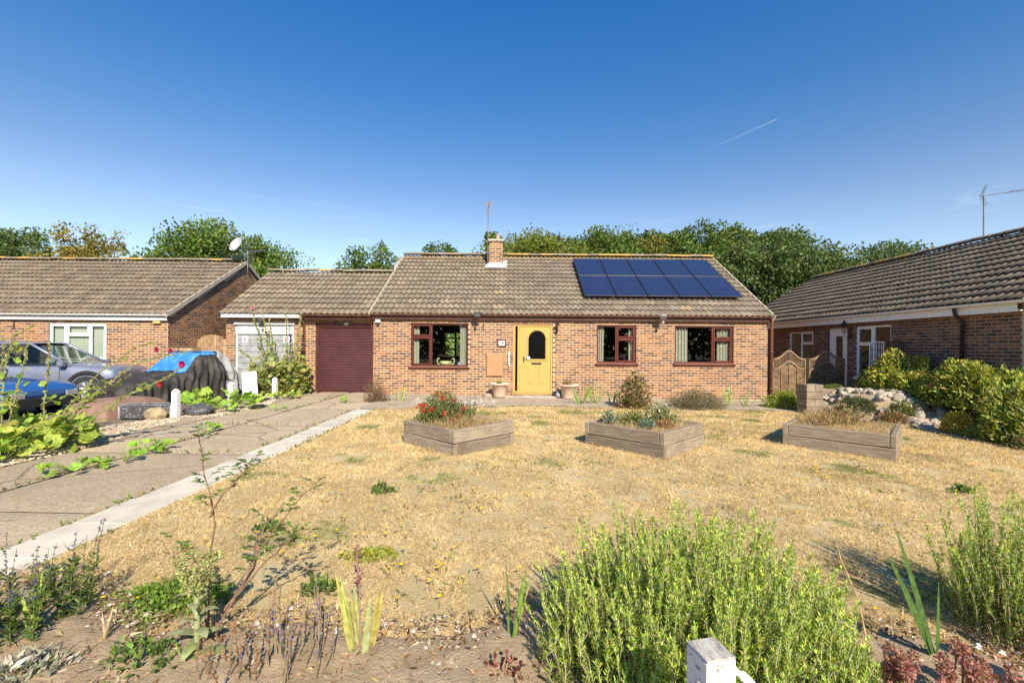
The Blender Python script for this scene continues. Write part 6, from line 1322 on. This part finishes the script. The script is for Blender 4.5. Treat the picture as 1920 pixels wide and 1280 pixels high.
# ------------------------------------------------------------------ vehicles on the neighbour's drive
M['tyre'] = plain('tyre_rubber', (.02, .02, .02), .85, .3, 30); M['alloy'] = plain('alloy', (.5, .5, .51), .35, .2, 20, metal=.6); M['car_glass'] = glassmat('car_glass', (.45, .52, .5), .9)
def paint(name, c):
    t = NT(name); t.base(t.mix(t.ramp(t.noise(3, 5), .35, .7), c, tuple(x*.82 for x in c)), .38, .25, .5); t.b.inputs['Coat Weight'].default_value = .7; t.b.inputs['Coat Roughness'].default_value = .1; return t.m
def car(name, label, loc, rz, L, wid, hood, roof, belt, sill, body, gh, arch, wheels, wr, scale=1., flare=True):
    """faces +x, nose at x=0. hood: (x,z) profile of the lower body top; gh: greenhouse base front/rear and roof front/rear"""
    t = thing(name, label, 'car', loc, rz); hw = wid/2; mb = MB()
    hx = np.array([p[0] for p in hood]); hz = np.array([p[1] for p in hood]); xs_ = np.unique(np.concatenate([np.linspace(hx.min(), hx.max(), 44), hx])); P = []
    for x in xs_:
        zt_ = np.interp(x, hx[::-1] if hx[0] > hx[-1] else hx, hz[::-1] if hx[0] > hx[-1] else hz); e = min((0-x), (x+L)); nose = math.sqrt(max(0, 1-max(0, 1-e/.45)**2.4)) if e < .45 else 1; w = hw*(.8+.2*nose); zs = sill+(.1*(1-nose))
        sec = [(-w*.8, zs-.04), (-w*.97, zs), (-w, zs+.15), (-w*1.0, (zs+zt_)*.5), (-w*.985, zt_-.12), (-w*.93, zt_-.035), (-w*.8, zt_), (-w*.4, zt_+.022), (0, zt_+.03)]
        sec = sec+[(-a, b) for a, b in sec[-2::-1]]; P.append([(x, a, b) for a, b in sec])
    P = np.array(P); mb.grid(P)
    for e in (0, -1): k = P.shape[1]; mb.add(P[e], [list(range(k))])
    bf, br, rf, rr_ = gh; wb, wt_ = hw*.93, hw*.76
    R_ = np.array([[(rf+.06, -wt_*.9, roof-.03), (rf+.06, 0, roof-.02), (rf+.06, wt_*.9, roof-.03)], [(rf-.1, -wt_, roof-.015), (rf-.1, 0, roof+.02), (rf-.1, wt_, roof-.015)], [((rf+rr_)/2, -wt_, roof), ((rf+rr_)/2, 0, roof+.045), ((rf+rr_)/2, wt_, roof)], [(rr_, -wt_*.97, roof-.03), (rr_, 0, roof), (rr_, wt_*.97, roof-.03)]]); mb.grid(R_); mb.grid(R_[::-1]-np.array((0, 0, .05)))
    for s_ in (-1, 1):
        mb.tube([(bf, s_*wb, belt), (rf, s_*wt_, roof-.03), (rr_, s_*wt_, roof-.03), (br, s_*wb, belt)], [.035, .035, .035, .06], 8)
        for q in arch['pillars']: mb.tube([(q[0], s_*wb, belt-.02), (q[1], s_*wt_, roof-.03)], q[2], 6)
    b = mb.build('body', body, t, True)
    def pane(nm, q):
        m_ = MB(); m_.add(q, [(0, 1, 2, 3)]); m_.build(nm, M['car_glass'], t)
    pane('windscreen', [(bf, -wb*.95, belt), (bf, wb*.95, belt), (rf, wt_*.95, roof-.04), (rf, -wt_*.95, roof-.04)]); pane('rear_window', [(br, -wb*.95, belt), (br, wb*.95, belt), (rr_, wt_*.95, roof-.04), (rr_, -wt_*.95, roof-.04)])
    for s_ in (-1, 1): pane('side_window', [(bf, s_*wb, belt), (br, s_*wb, belt), (rr_, s_*wt_, roof-.04), (rf, s_*wt_, roof-.04)])
    m_ = MB(); m_.cbox(br+.5, bf-.6, -hw*.75, hw*.75, belt-.45, belt-.1, .05)
    for sy in (-1, 1):
        m_.cbox(rf-.75, rf-.6, sy*.36-.2, sy*.36+.2, belt-.4, belt+.3, .05)
    m_.build('seats', M['interior_dark'], t)
    m_ = MB(); th = np.linspace(0, 6.28, 17); m_.tube([(bf-.55+.08*math.sin(a), -.36+.18*math.cos(a), belt+.02+.16*math.sin(a)) for a in th], .014, 6); m_.build('steering_wheel', M['black_metal'], t)
    for wx in wheels:
        for s_ in (-1, 1):
            F = Matrix.Translation((wx, s_*(hw-.09), wr))@Matrix.Rotation(R(90)*(-s_), 4, 'X'); m_ = MB(); m_.lathe([(wr*.62, -.1), (wr*.9, -.1), (wr, -.07), (wr, .08), (wr*.9, .11), (wr*.62, .11)], 28, M=F); ty = m_.build('wheel', M['tyre'], t, True)
            m_ = MB(); m_.lathe([(wr*.62, .105), (wr*.56, .09), (wr*.54, .02), (0, .02)], 24, M=F); m_.lathe([(0, .085), (wr*.14, .085), (wr*.15, .05)], 12, M=F)
            for k in range(6):
                a = k*math.pi/3; q = np.array([(wr*.1*math.cos(a)-.03*math.sin(a), wr*.1*math.sin(a)+.03*math.cos(a), .08), (wr*.1*math.cos(a)+.03*math.sin(a), wr*.1*math.sin(a)-.03*math.cos(a), .08), (wr*.58*math.cos(a)+.04*math.sin(a), wr*.58*math.sin(a)-.04*math.cos(a), .09), (wr*.58*math.cos(a)-.04*math.sin(a), wr*.58*math.sin(a)+.04*math.cos(a), .09)]); m_.add(tf(F, np.concatenate([q, q-np.array((0, 0, .03))])), [(0, 1, 2, 3), (4, 7, 6, 5), (0, 4, 5, 1), (1, 5, 6, 2), (2, 6, 7, 3), (3, 7, 4, 0)])
            m_.build('rim', M['alloy'], ty, True)
            if flare:
                m_ = MB(); th = np.linspace(R(-5), R(185), 15); A = np.array([[(wx+rq*math.cos(a), s_*yq, wr+rq*math.sin(a)) for rq, yq in ((wr+.02, hw+.012), (wr+.1, hw+.016), (wr+.13, hw-.01), (wr+.02, hw-.06))] for a in th]); m_.grid(A, None, True); m_.build('wheel_arch', M['tyre'], t, True)
    for s_ in (-1, 1):
        m_ = MB(); m_.cbox(-.16, .012, s_*hw*.62-.14, s_*hw*.62+.14, hood[1][1]-.24, hood[1][1]-.09, .03); m_.build('headlight', M['alloy'], t)
        m_ = MB(); m_.cbox(bf-.2, bf-.06, s_*(hw+.06)-.09, s_*(hw+.06)+.09, belt-.01, belt+.13, .03); m_.build('wing_mirror', body, t)
        m_ = MB(); m_.cbox(arch['handle'], arch['handle']+.2, s_*(hw*.995)-.015, s_*(hw*.995)+.015, belt-.17, belt-.11, .012); m_.build('door_handle', M['black_metal'], t)
    for s_ in (-1, 1):
        for q in arch.get('seams', ()):
            m_ = MB(); m_.tube([(q, s_*hw*.985, belt-.03), (q+.02, s_*(hw+.001), belt-.25), (q+.02, s_*hw*.995, sill+.1)], .006, 5); m_.build('door_seam', M['tyre'], t)
        m_ = MB(); m_.cbox(wheels[1]+wr+.15, wheels[0]-wr-.15, s_*(hw+.004)-.012, s_*(hw+.004)+.012, sill+.16, sill+.22, .006); m_.build('side_trim', M['tyre'], t)
    m_ = MB(); m_.cbox(-.06, .03, -hw*.85, hw*.85, sill+.02, sill+.22, .03); m_.build('bumper', M['black_metal'], t)
    return t
car('silver_car', 'silver-blue three-door off-roader parked before the neighbouring house wall', (-10.42, 12.55, .0), R(14), 4.2, 1.72, [(0, .74), (-.06, .86), (-.2, .9), (-1.05, .96), (-4.2, .93)], 1.52, .92, .36, paint('silver_blue_paint', (.2, .22, .3)), (-.98, -4.12, -1.92, -3.9), dict(pillars=[(-2.75, -2.58, .09), (-2.95, -2.72, .08), (-3.6, -3.55, .05)], handle=-2.62, seams=(-1.2, -2.78)), (-.62, -3.2), .34)
car('blue_car', 'blue hatchback with its bonnet behind the hollyhock leaves', (-9.3, 9.1, .0), R(-4), 4.4, 1.6, [(0, .54), (-.1, .64), (-.3, .7), (-1.9, .8), (-4.4, .84)], 1.3, .8, .22, paint('blue_paint', (.03, .12, .36)), (-1.95, -4.3, -2.6, -3.8), dict(pillars=[(-3.2, -3.15, .06)], handle=-3.0, seams=(-2.0,)), (-.8, -3.5), .3, flare=False)
# covered car: dark sheet over the whole, blue tarpaulin over the cabin
def cov(u, ph, off=0., fold=1.):
    hp = np.array([(-2.2, .4), (-2.1, .56), (-1.6, .66), (-.85, .76), (-.72, .8), (-.36, 1.17), (-.24, 1.25), (.5, 1.28), (.62, 1.2), (.85, .85), (.98, .55), (1.02, .35)]); h = np.interp(u, hp[:, 0], hp[:, 1]); w = .9*np.sqrt(np.maximum(.05, 1-np.abs((u+.6)/1.7)**12)); c, s_ = np.cos(ph), np.sin(ph)
    up = np.clip((h-.8)/.45, 0, 1); v = np.clip(np.abs(s_), 0, 1)**.3; z = .05+(h-.05)*v; y = np.sign(c)*np.abs(c)**.3*w; y = y*(1-.3*up*np.clip((z-.75)/.5, 0, 1))
    low = np.clip(1-(z-.1)/np.maximum(h, .1), 0, 1); q = np.stack([u*3.2, ph*1.5], -1); side = np.clip(np.abs(c)*1.6-.35, 0, 1)
    f = side*(.055*np.sin(u*15+5*vnoise(q, .6)+z*2.5)+.04*np.sin(u*31+8*vnoise(q+9, .7)-z*4))*fold*(.35+.65*low)+.07*fold*(fbm(np.stack([u*2+5, y*2, z*2], -1), 2.4, 4)-.5)
    rid = 1-np.abs(2*fbm(np.stack([u*2.2, y*2.2, z*2.2+3], -1), 1.7, 3)-1)
    return np.stack([u+.05*fold*(fbm(np.stack([y*3, z*3, u], -1), 2., 3)-.5), y*(1+f)+np.sign(c)*off*.6, z+off+.06*fold*(rid-.75)*v], -1)
cc_ = thing('covered_car', 'low car wrapped in a black sheet, blue tarpaulin and faded grey canvas', 'car', (-8.68, 12.35, .02), R(70)); cc_.scale = (.93, .88, 1)
U, Pp = np.meshgrid(np.linspace(-2.22, 1.02, 170), np.linspace(R(0), R(180), 150), indexing='ij'); mb = MB(); P = cov(U, Pp); P[..., 2] = np.maximum(P[..., 2], .02); mb.grid(P); t_ = NT('black_sheet'); col = t_.mix(t_.ramp(t_.noise(3, 7, .65), .4, .75), (.028, .025, .023), (.085, .078, .07)); col = t_.mix(t_.ramp(t_.noise(7, 8, .7), .66, .76, 0, .45), col, (.3, .28, .25)); t_.base(col, .75, 0, .3).bump(t_.noise(14, 5), .5, .02)
mb.build('black_sheet', t_.m, cc_, True)
for e, uu in ((0, -2.22), (1, 1.02)): m_ = MB(); m_.add(P[0 if e == 0 else -1], [list(range(150))]); m_.build('sheet_end', t_.m, cc_)
U, Pp = np.meshgrid(np.linspace(-.8, .3, 90), np.linspace(R(6), R(128), 130), indexing='ij'); U = U+.06*np.sin(Pp*9)+.04*np.sin(Pp*23); P2 = cov(U, Pp, .018, 1.); P2[..., 2] += .02*(fbm(P2*3, 1.3, 3)-.4); mb = MB(); mb.grid(P2); t2 = NT('blue_tarpaulin'); col = t2.mix(t2.ramp(t2.noise(5, 6, .6), .4, .7), (.03, .17, .46), (.09, .3, .58)); col = t2.mix(t2.ramp(t2.noise(9, 6), .62, .74, 0, .5), col, (.4, .5, .55)); t2.base(col, .5, 0, .4).bump(t2.noise(16, 5), .6, .015); mb.build('blue_tarpaulin', t2.m, cc_, True)
r = np.random.default_rng(181)
for k, (x, y, L, a, lab) in enumerate(((-9.24, 12.37, .5, -.3, 'reddish rough timber lying on the blue tarpaulin, on the side of the silver car'), (-8.74, 12.25, .44, -.4, 'pale rough timber lying on the blue tarpaulin in the middle'), (-8.38, 12.09, .2, -.35, 'short dark timber block on the black sheet above the squash plant'))):
    mb = MB(); mb.cbox(-L/2, L/2, -.06, .06, 0, .085, .006, np.array(((.36, .22, .13), (.46, .34, .21), (.26, .18, .11))[k])); tag(mb.build('timber', M['fence_wood'], None, False, (x, y, 1.315), a), lab, 'timber', 'timbers weighing down the car cover')
# faded grey canvas over its tail
U, Pp = np.meshgrid(np.linspace(.36, .98, 60), np.linspace(R(0), R(180), 110), indexing='ij'); U = U+.05*np.sin(Pp*7)*(U < .8); mb = MB(); mb.grid(cov(U, Pp, .02, 1.2)); mb.build('grey_canvas', plain('grey_canvas', (.3, .3, .29), .85, .3, 5, bump=.5, bscale=16), cc_, True)
# white board, black sheet
mb = MB(); mb.cbox(-.19, .19, -.02, .02, 0, .72, .006); tag(mb.build('white_board', M['white_paint'], None, False, (-7.05, 12.3, .06), 0), 'dirty white board leaning against the tail of the covered car', 'board'); COL.objects[-1].rotation_euler = (R(-12), R(-9), R(8))
mb = MB(); mb.cbox(-.3, .3, -.2, .2, 0, .03, .01); tag(mb.build('black_mat', M['tyre'], None, False, (-6.62, 11.75, G(-6.6)+.02), .2), 'flat black plastic sheet on the gravel before the white board', 'sheet')
# crate, bag, stone and brown sheet by the first post
cr = thing('crate', 'long dark plastic trough with pale scuffed end lying by the first white post', 'crate', (-7.12, 8.95, G(-7)), R(12)); M['scuffed'] = plain('scuffed_plastic', (.06, .06, .065), .5, .4, 10, dirt=(.38, .38, .38))
mb = MB()
for b in ((-.42, .42, -.16, -.13), (-.42, .42, .13, .16)): mb.cbox(b[0], b[1], b[2], b[3], 0, .25, .006)
mb.cbox(-.4, .4, -.13, .13, 0, .03, .006); mb.build('side', M['scuffed'], cr)
mb = MB(); mb.cbox(-.45, -.42, -.165, .165, 0, .26, .008); mb.cbox(.42, .45, -.165, .165, 0, .26, .008); mb.build('end', plain('pale_scuffed_plastic', (.4, .4, .41), .5, .3, 12, dirt=(.05, .05, .05)), cr)
mb = MB(); mb.tube([(-.44, -.165, .255), (.44, -.165, .255)], .012, 6); mb.tube([(-.44, .165, .255), (.44, .165, .255)], .012, 6); mb.build('rim', M['grey_metal'], cr)
for x, y, sx, sy, sz_, c, nm, lab, cat, mt_ in ((-6.4, 9.35, .3, .2, .13, (.03, .035, .05), 'rubbish_bag', 'shiny dark plastic bag slumped behind the first white post', 'bag', M['scuffed']), (-6.85, 8.75, .2, .13, .14, (.36, .28, .17), 'boulder', 'sandy brown boulder between the trough and the first white post', 'rock', M['soil'])):
    mb = MB(); mb.grid(rock_mesh(r, k=16, m=10, rough=.4)*np.array((sx, sy, sz_)), c, True); tag(mb.build(nm, mt_, None, True, (x, y, G(x)+sz_*.6)), lab, cat)
mb = MB(); U, V = np.meshgrid(np.linspace(-1, 1, 30), np.linspace(-1, 1, 30), indexing='ij'); P = np.stack([U*.5, V*.75, .4*np.clip(1-np.maximum(np.abs(U), np.abs(V))**3, 0, 1)**.5+.03*fbm(np.stack([U, V], -1)*2, 1.5, 3)], -1); mb.grid(P); tag(mb.build('brown_sheet', plain('brown_felt', (.23, .14, .1), .95, .25, 5, bump=.5, bscale=25), None, True, (-8.0, 9.3, .0), R(-8)), 'brown felt sheet draped over a low heap before the covered car', 'sheet')
# ------------------------------------------------------------------ hollyhocks and other broad-leaved plants
def broad(mb, st, base, p, size, tone, r, up=.75):
    base = np.array(base, float); p = np.array(p, float); st.tube([base, (base+p)/2+np.array((0, 0, .03)), p], [.006, .004, .003], 4, (.24, .3, .08), False); d = p-base; d[2] = .15*r.normal(); X, Y, Z = frames(nrm(d+.25*r.normal(size=3))[None], r, (0, -.45, 1), up); mb.inst(LBv, LBf, p[None], X, Y, Z, np.asarray(tone)[None], np.array([[size, size*1.0, size]]))
HL = np.array([(.24, .36, .05), (.3, .42, .07), (.18, .29, .045), (.4, .44, .09), (.36, .4, .06)])
def hollyhock(label, x, y, stalks, nleaf, rad, h, size, seed, flowers=(), budc=(.42, .42, .18), tones=HL, lowz=.03, bs=1.):
    r = np.random.default_rng(seed); t = thing('hollyhock', label, 'plant', (x, y, G(x))); lf = MB(); st = MB()
    for k in range(nleaf):
        a = r.random()*6.28; q = rad*(.25+.75*math.sqrt(r.random())); z = lowz+h*r.random()**1.2*(1-.5*q/rad); broad(lf, st, (q*.2*math.cos(a), q*.2*math.sin(a), .02), (q*math.cos(a), q*math.sin(a), z+.04), size*(.55+.7*r.random()), jit(tones, r, 1, .15, .06)[0], r)
    for A in stalks:
        A = np.array(A, float); u = np.linspace(0, 1, 20); P = np.stack([np.interp(u, np.linspace(0, 1, len(A)), A[:, i]) for i in range(3)], 1); P[1:-1] += r.normal(0, .006, (18, 3)); L = np.linalg.norm(np.diff(P, axis=0), axis=1).sum(); bd = MB(); bd.tube(P, np.linspace(.012, .005, 20)*bs, 6, (.3, .34, .13), False); m = int(L/.022); s_ = .22+.78*r.random(m); Q = np.stack([np.interp(s_, u, P[:, i]) for i in range(3)], 1); d = ball(r, m); Q += d*.006; X, Y, Z = frames(d, r)
        for w in range(3): X, Y, Z = frames(ball(r, m)+d, r); bd.inst(L4v*np.array((1.2, 1, 1)), L4f, Q, X, Y, Z, jit(np.array([budc, np.array(budc)*.8, (.3, .33, .1), (.46, .36, .2)]), r, m, .15), .028*bs*(.6+.7*r.random(m))*(1.15-.5*s_))
        bd.build('flower_stalk', M['leaf'], t)
        for k in range(int(L*(9 if bs < 1.5 else 26))):
            q = .05+(.6 if bs < 1.5 else .72)*r.random()**1.2; p = np.array([np.interp(q, u, P[:, i]) for i in range(3)]); a = r.random()*6.28; e = (.1+.1*r.random())*(1-q*.6); broad(lf, st, p, p+np.array((e*math.cos(a), e*math.sin(a), .02)), size*(.75-.55*q)*(.6+.6*r.random()), jit(tones, r, 1, .15, .06)[0], r)
    lf.build('leaves', M['leaf'], t); st.build('leaf_stems', M['stem'], t, True)
    for p, c, s_ in flowers:
        m_ = MB(); n = 6
        for k in range(n): a = k*6.28/n; X, Y, Z = frames(np.array([(math.cos(a), -.5, math.sin(a))]), r, (0, -1, 0), .9); m_.inst(L4v*np.array((1.5, 1, 1)), L4f, np.array([p]), X, Y, Z, jit(c, r, 1, .15), s_)
        m_.build('flower', M['petal'], t)
    return t
MG = (.36, .015, .1)
hollyhock('tall hollyhock with arching bud stalks and a magenta bloom before the blue car', -6.35, 6.2, [[(0, 0, 0), (.25, 0, .5), (.6, .1, 1.0), (1.1, .2, 1.42), (1.35, .2, 1.46)], [(0, 0, 0), (.3, 0, .4), (.7, .1, .85), (1.15, .15, 1.2), (1.7, .3, 1.33)], [(0, 0, 0), (-.02, 0, .6), (-.02, .05, 1.1), (0, .05, 1.46)], [(.1, 0, 0), (.55, 0, .35), (1.05, .1, .75), (1.5, .15, .95), (1.72, .2, 1.13)], [(0, 0, 0), (.3, .1, .5), (.75, .2, .85), (1.0, .2, 1.02)]], 84, .52, .45, .19, 191, [((1.74, .18, 1.16), MG, .06), ((1.45, .15, .88), (.4, .02, .03), .045), ((1.36, .2, 1.36), MG, .04), ((1.52, .25, 1.35), (.3, .01, .07), .035)])
hollyhock('hollyhock with upright crowded bud stalks at the edge of the gravel before the blue car', -6.95, 6.2, [[(0, 0, 0), (.02, 0, .6), (.0, .05, 1.2), (.06, .1, 1.55), (.35, .1, 1.68)], [(0, 0, 0), (.16, 0, .6), (.26, .05, 1.2), (.3, .05, 1.52)], [(0, 0, 0), (-.06, 0, .6), (-.04, .05, 1.2), (-.04, .05, 1.5)]], 80, .55, .48, .19, 192)
hollyhock('low spread of hollyhock leaves spilling over the gravel onto the drive', -6.3, 5.65, [], 40, .42, .25, .14, 193)
hollyhock('big-leaved squash plant sprawling round the second white post', -6.4, 10.15, [], 46, .62, .42, .27, 194, tones=np.array([(.28, .45, .05), (.34, .5, .07), (.22, .37, .05)]))
YH = np.array([(.24, .29, .06), (.32, .34, .09), (.18, .22, .05), (.36, .34, .12)])
hollyhock('yellowing hollyhock clump before the grey garage door, next to the covered car', -7.0, 13.1, [[(0, 0, 0), (-.1, 0, .8), (-.22, 0, 1.6), (-.42, 0, 2.15), (-.5, 0, 2.65)], [(.1, 0, 0), (.05, 0, .8), (-.05, 0, 1.6), (-.2, 0, 2.5)], [(.15, 0, 0), (.15, 0, .8), (.1, 0, 1.6), (.0, 0, 2.2)], [(0, 0, 0), (-.2, -.1, .6), (-.5, -.1, 1.1), (-.8, -.1, 1.3)]], 230, .5, 1.5, .16, 195, [((-.46, -.05, 2.5), (.62, .2, .3), .06), ((-.2, -.05, 2.45), (.6, .3, .33), .045)], tones=YH, bs=1.7)
hollyhock('dense hollyhock clump against the brick pier between the garage doors', -6.42, 13.3, [[(-.15, 0, 0), (-.15, 0, .8), (-.16, 0, 1.6), (-.2, 0, 2.6)], [(.1, 0, 0), (.1, 0, .8), (.18, 0, 1.6), (.24, 0, 2.45)], [(.0, 0, 0), (.05, 0, .8), (.0, 0, 1.5)]], 260, .46, 1.5, .16, 196, tones=YH*.95, bs=1.7)
hollyhock('bright low hollyhock seedlings at the drive corner below the garage clump', -6.15, 12.4, [], 26, .35, .16, .13, 197)
for k, (x, y, n, rad, lab) in enumerate(((-4.93, 5.15, 22, .28, 'bright green seedling patch in the drive joint beside the pale concrete'), (-4.72, 5.55, 8, .16, 'small seedling pair at the end of the long drive-joint patch'), (-4.85, 6.1, 20, .26, 'bright green seedling patch with two clumps in the drive joint'), (-4.98, 7.6, 8, .14, 'single bright seedling tuft in the drive joint, toward the garage'), (-5.1, 9.95, 8, .18, 'small flat seedling tuft in the drive joint before the squash plant'), (-4.2, 11.6, 8, .18, 'small green weed before the maroon garage door'))):
    hollyhock(lab, x, y, [], n, rad, .1, .1, 200+k, lowz=.02, tones=np.array([(.2, .36, .04), (.26, .42, .05)]))
r = np.random.default_rng(210); mb = MB()
for (x0, y0, x1, y1, n) in ((-4.97, 2.5, -4.97, 13.5, 420), (-3.56, 1.5, -3.56, 10.4, 380), (-3.1, 1.5, -3.1, 10.4, 460), (-5.0, 6.1, -3.6, 6.1, 60), (-5.0, 3.95, -3.6, 3.95, 80), (-5.9, 8.3, -3.6, 8.3, 60)):
    u = r.random(n); k = vnoise(np.stack([u*abs(y1-y0)*1.3+x0*3, u*0+y0], -1), 1.) > .45; u = u[k]; n = len(u); P = np.stack([x0+(x1-x0)*u+.02*r.normal(size=n), y0+(y1-y0)*u+.02*r.normal(size=n), np.zeros(n)+G(x0)-.005], 1); X, Y, Z = frames(np.stack([r.normal(size=n), r.normal(size=n), .6+.6*r.random(n)], 1), r); ln = .03+.06*r.random(n); mb.inst(L4v, L4f, P, X, Y, Z, jit(np.array([(.2, .24, .06), (.3, .26, .1), (.14, .2, .04)]), r, n, .2), np.stack([ln*.25, ln, ln*.5], 1))
tag(stuff(mb.build('joint_weeds', M['leaf'])), 'thin weeds growing in the joints of the drive and paving edge', 'weeds')
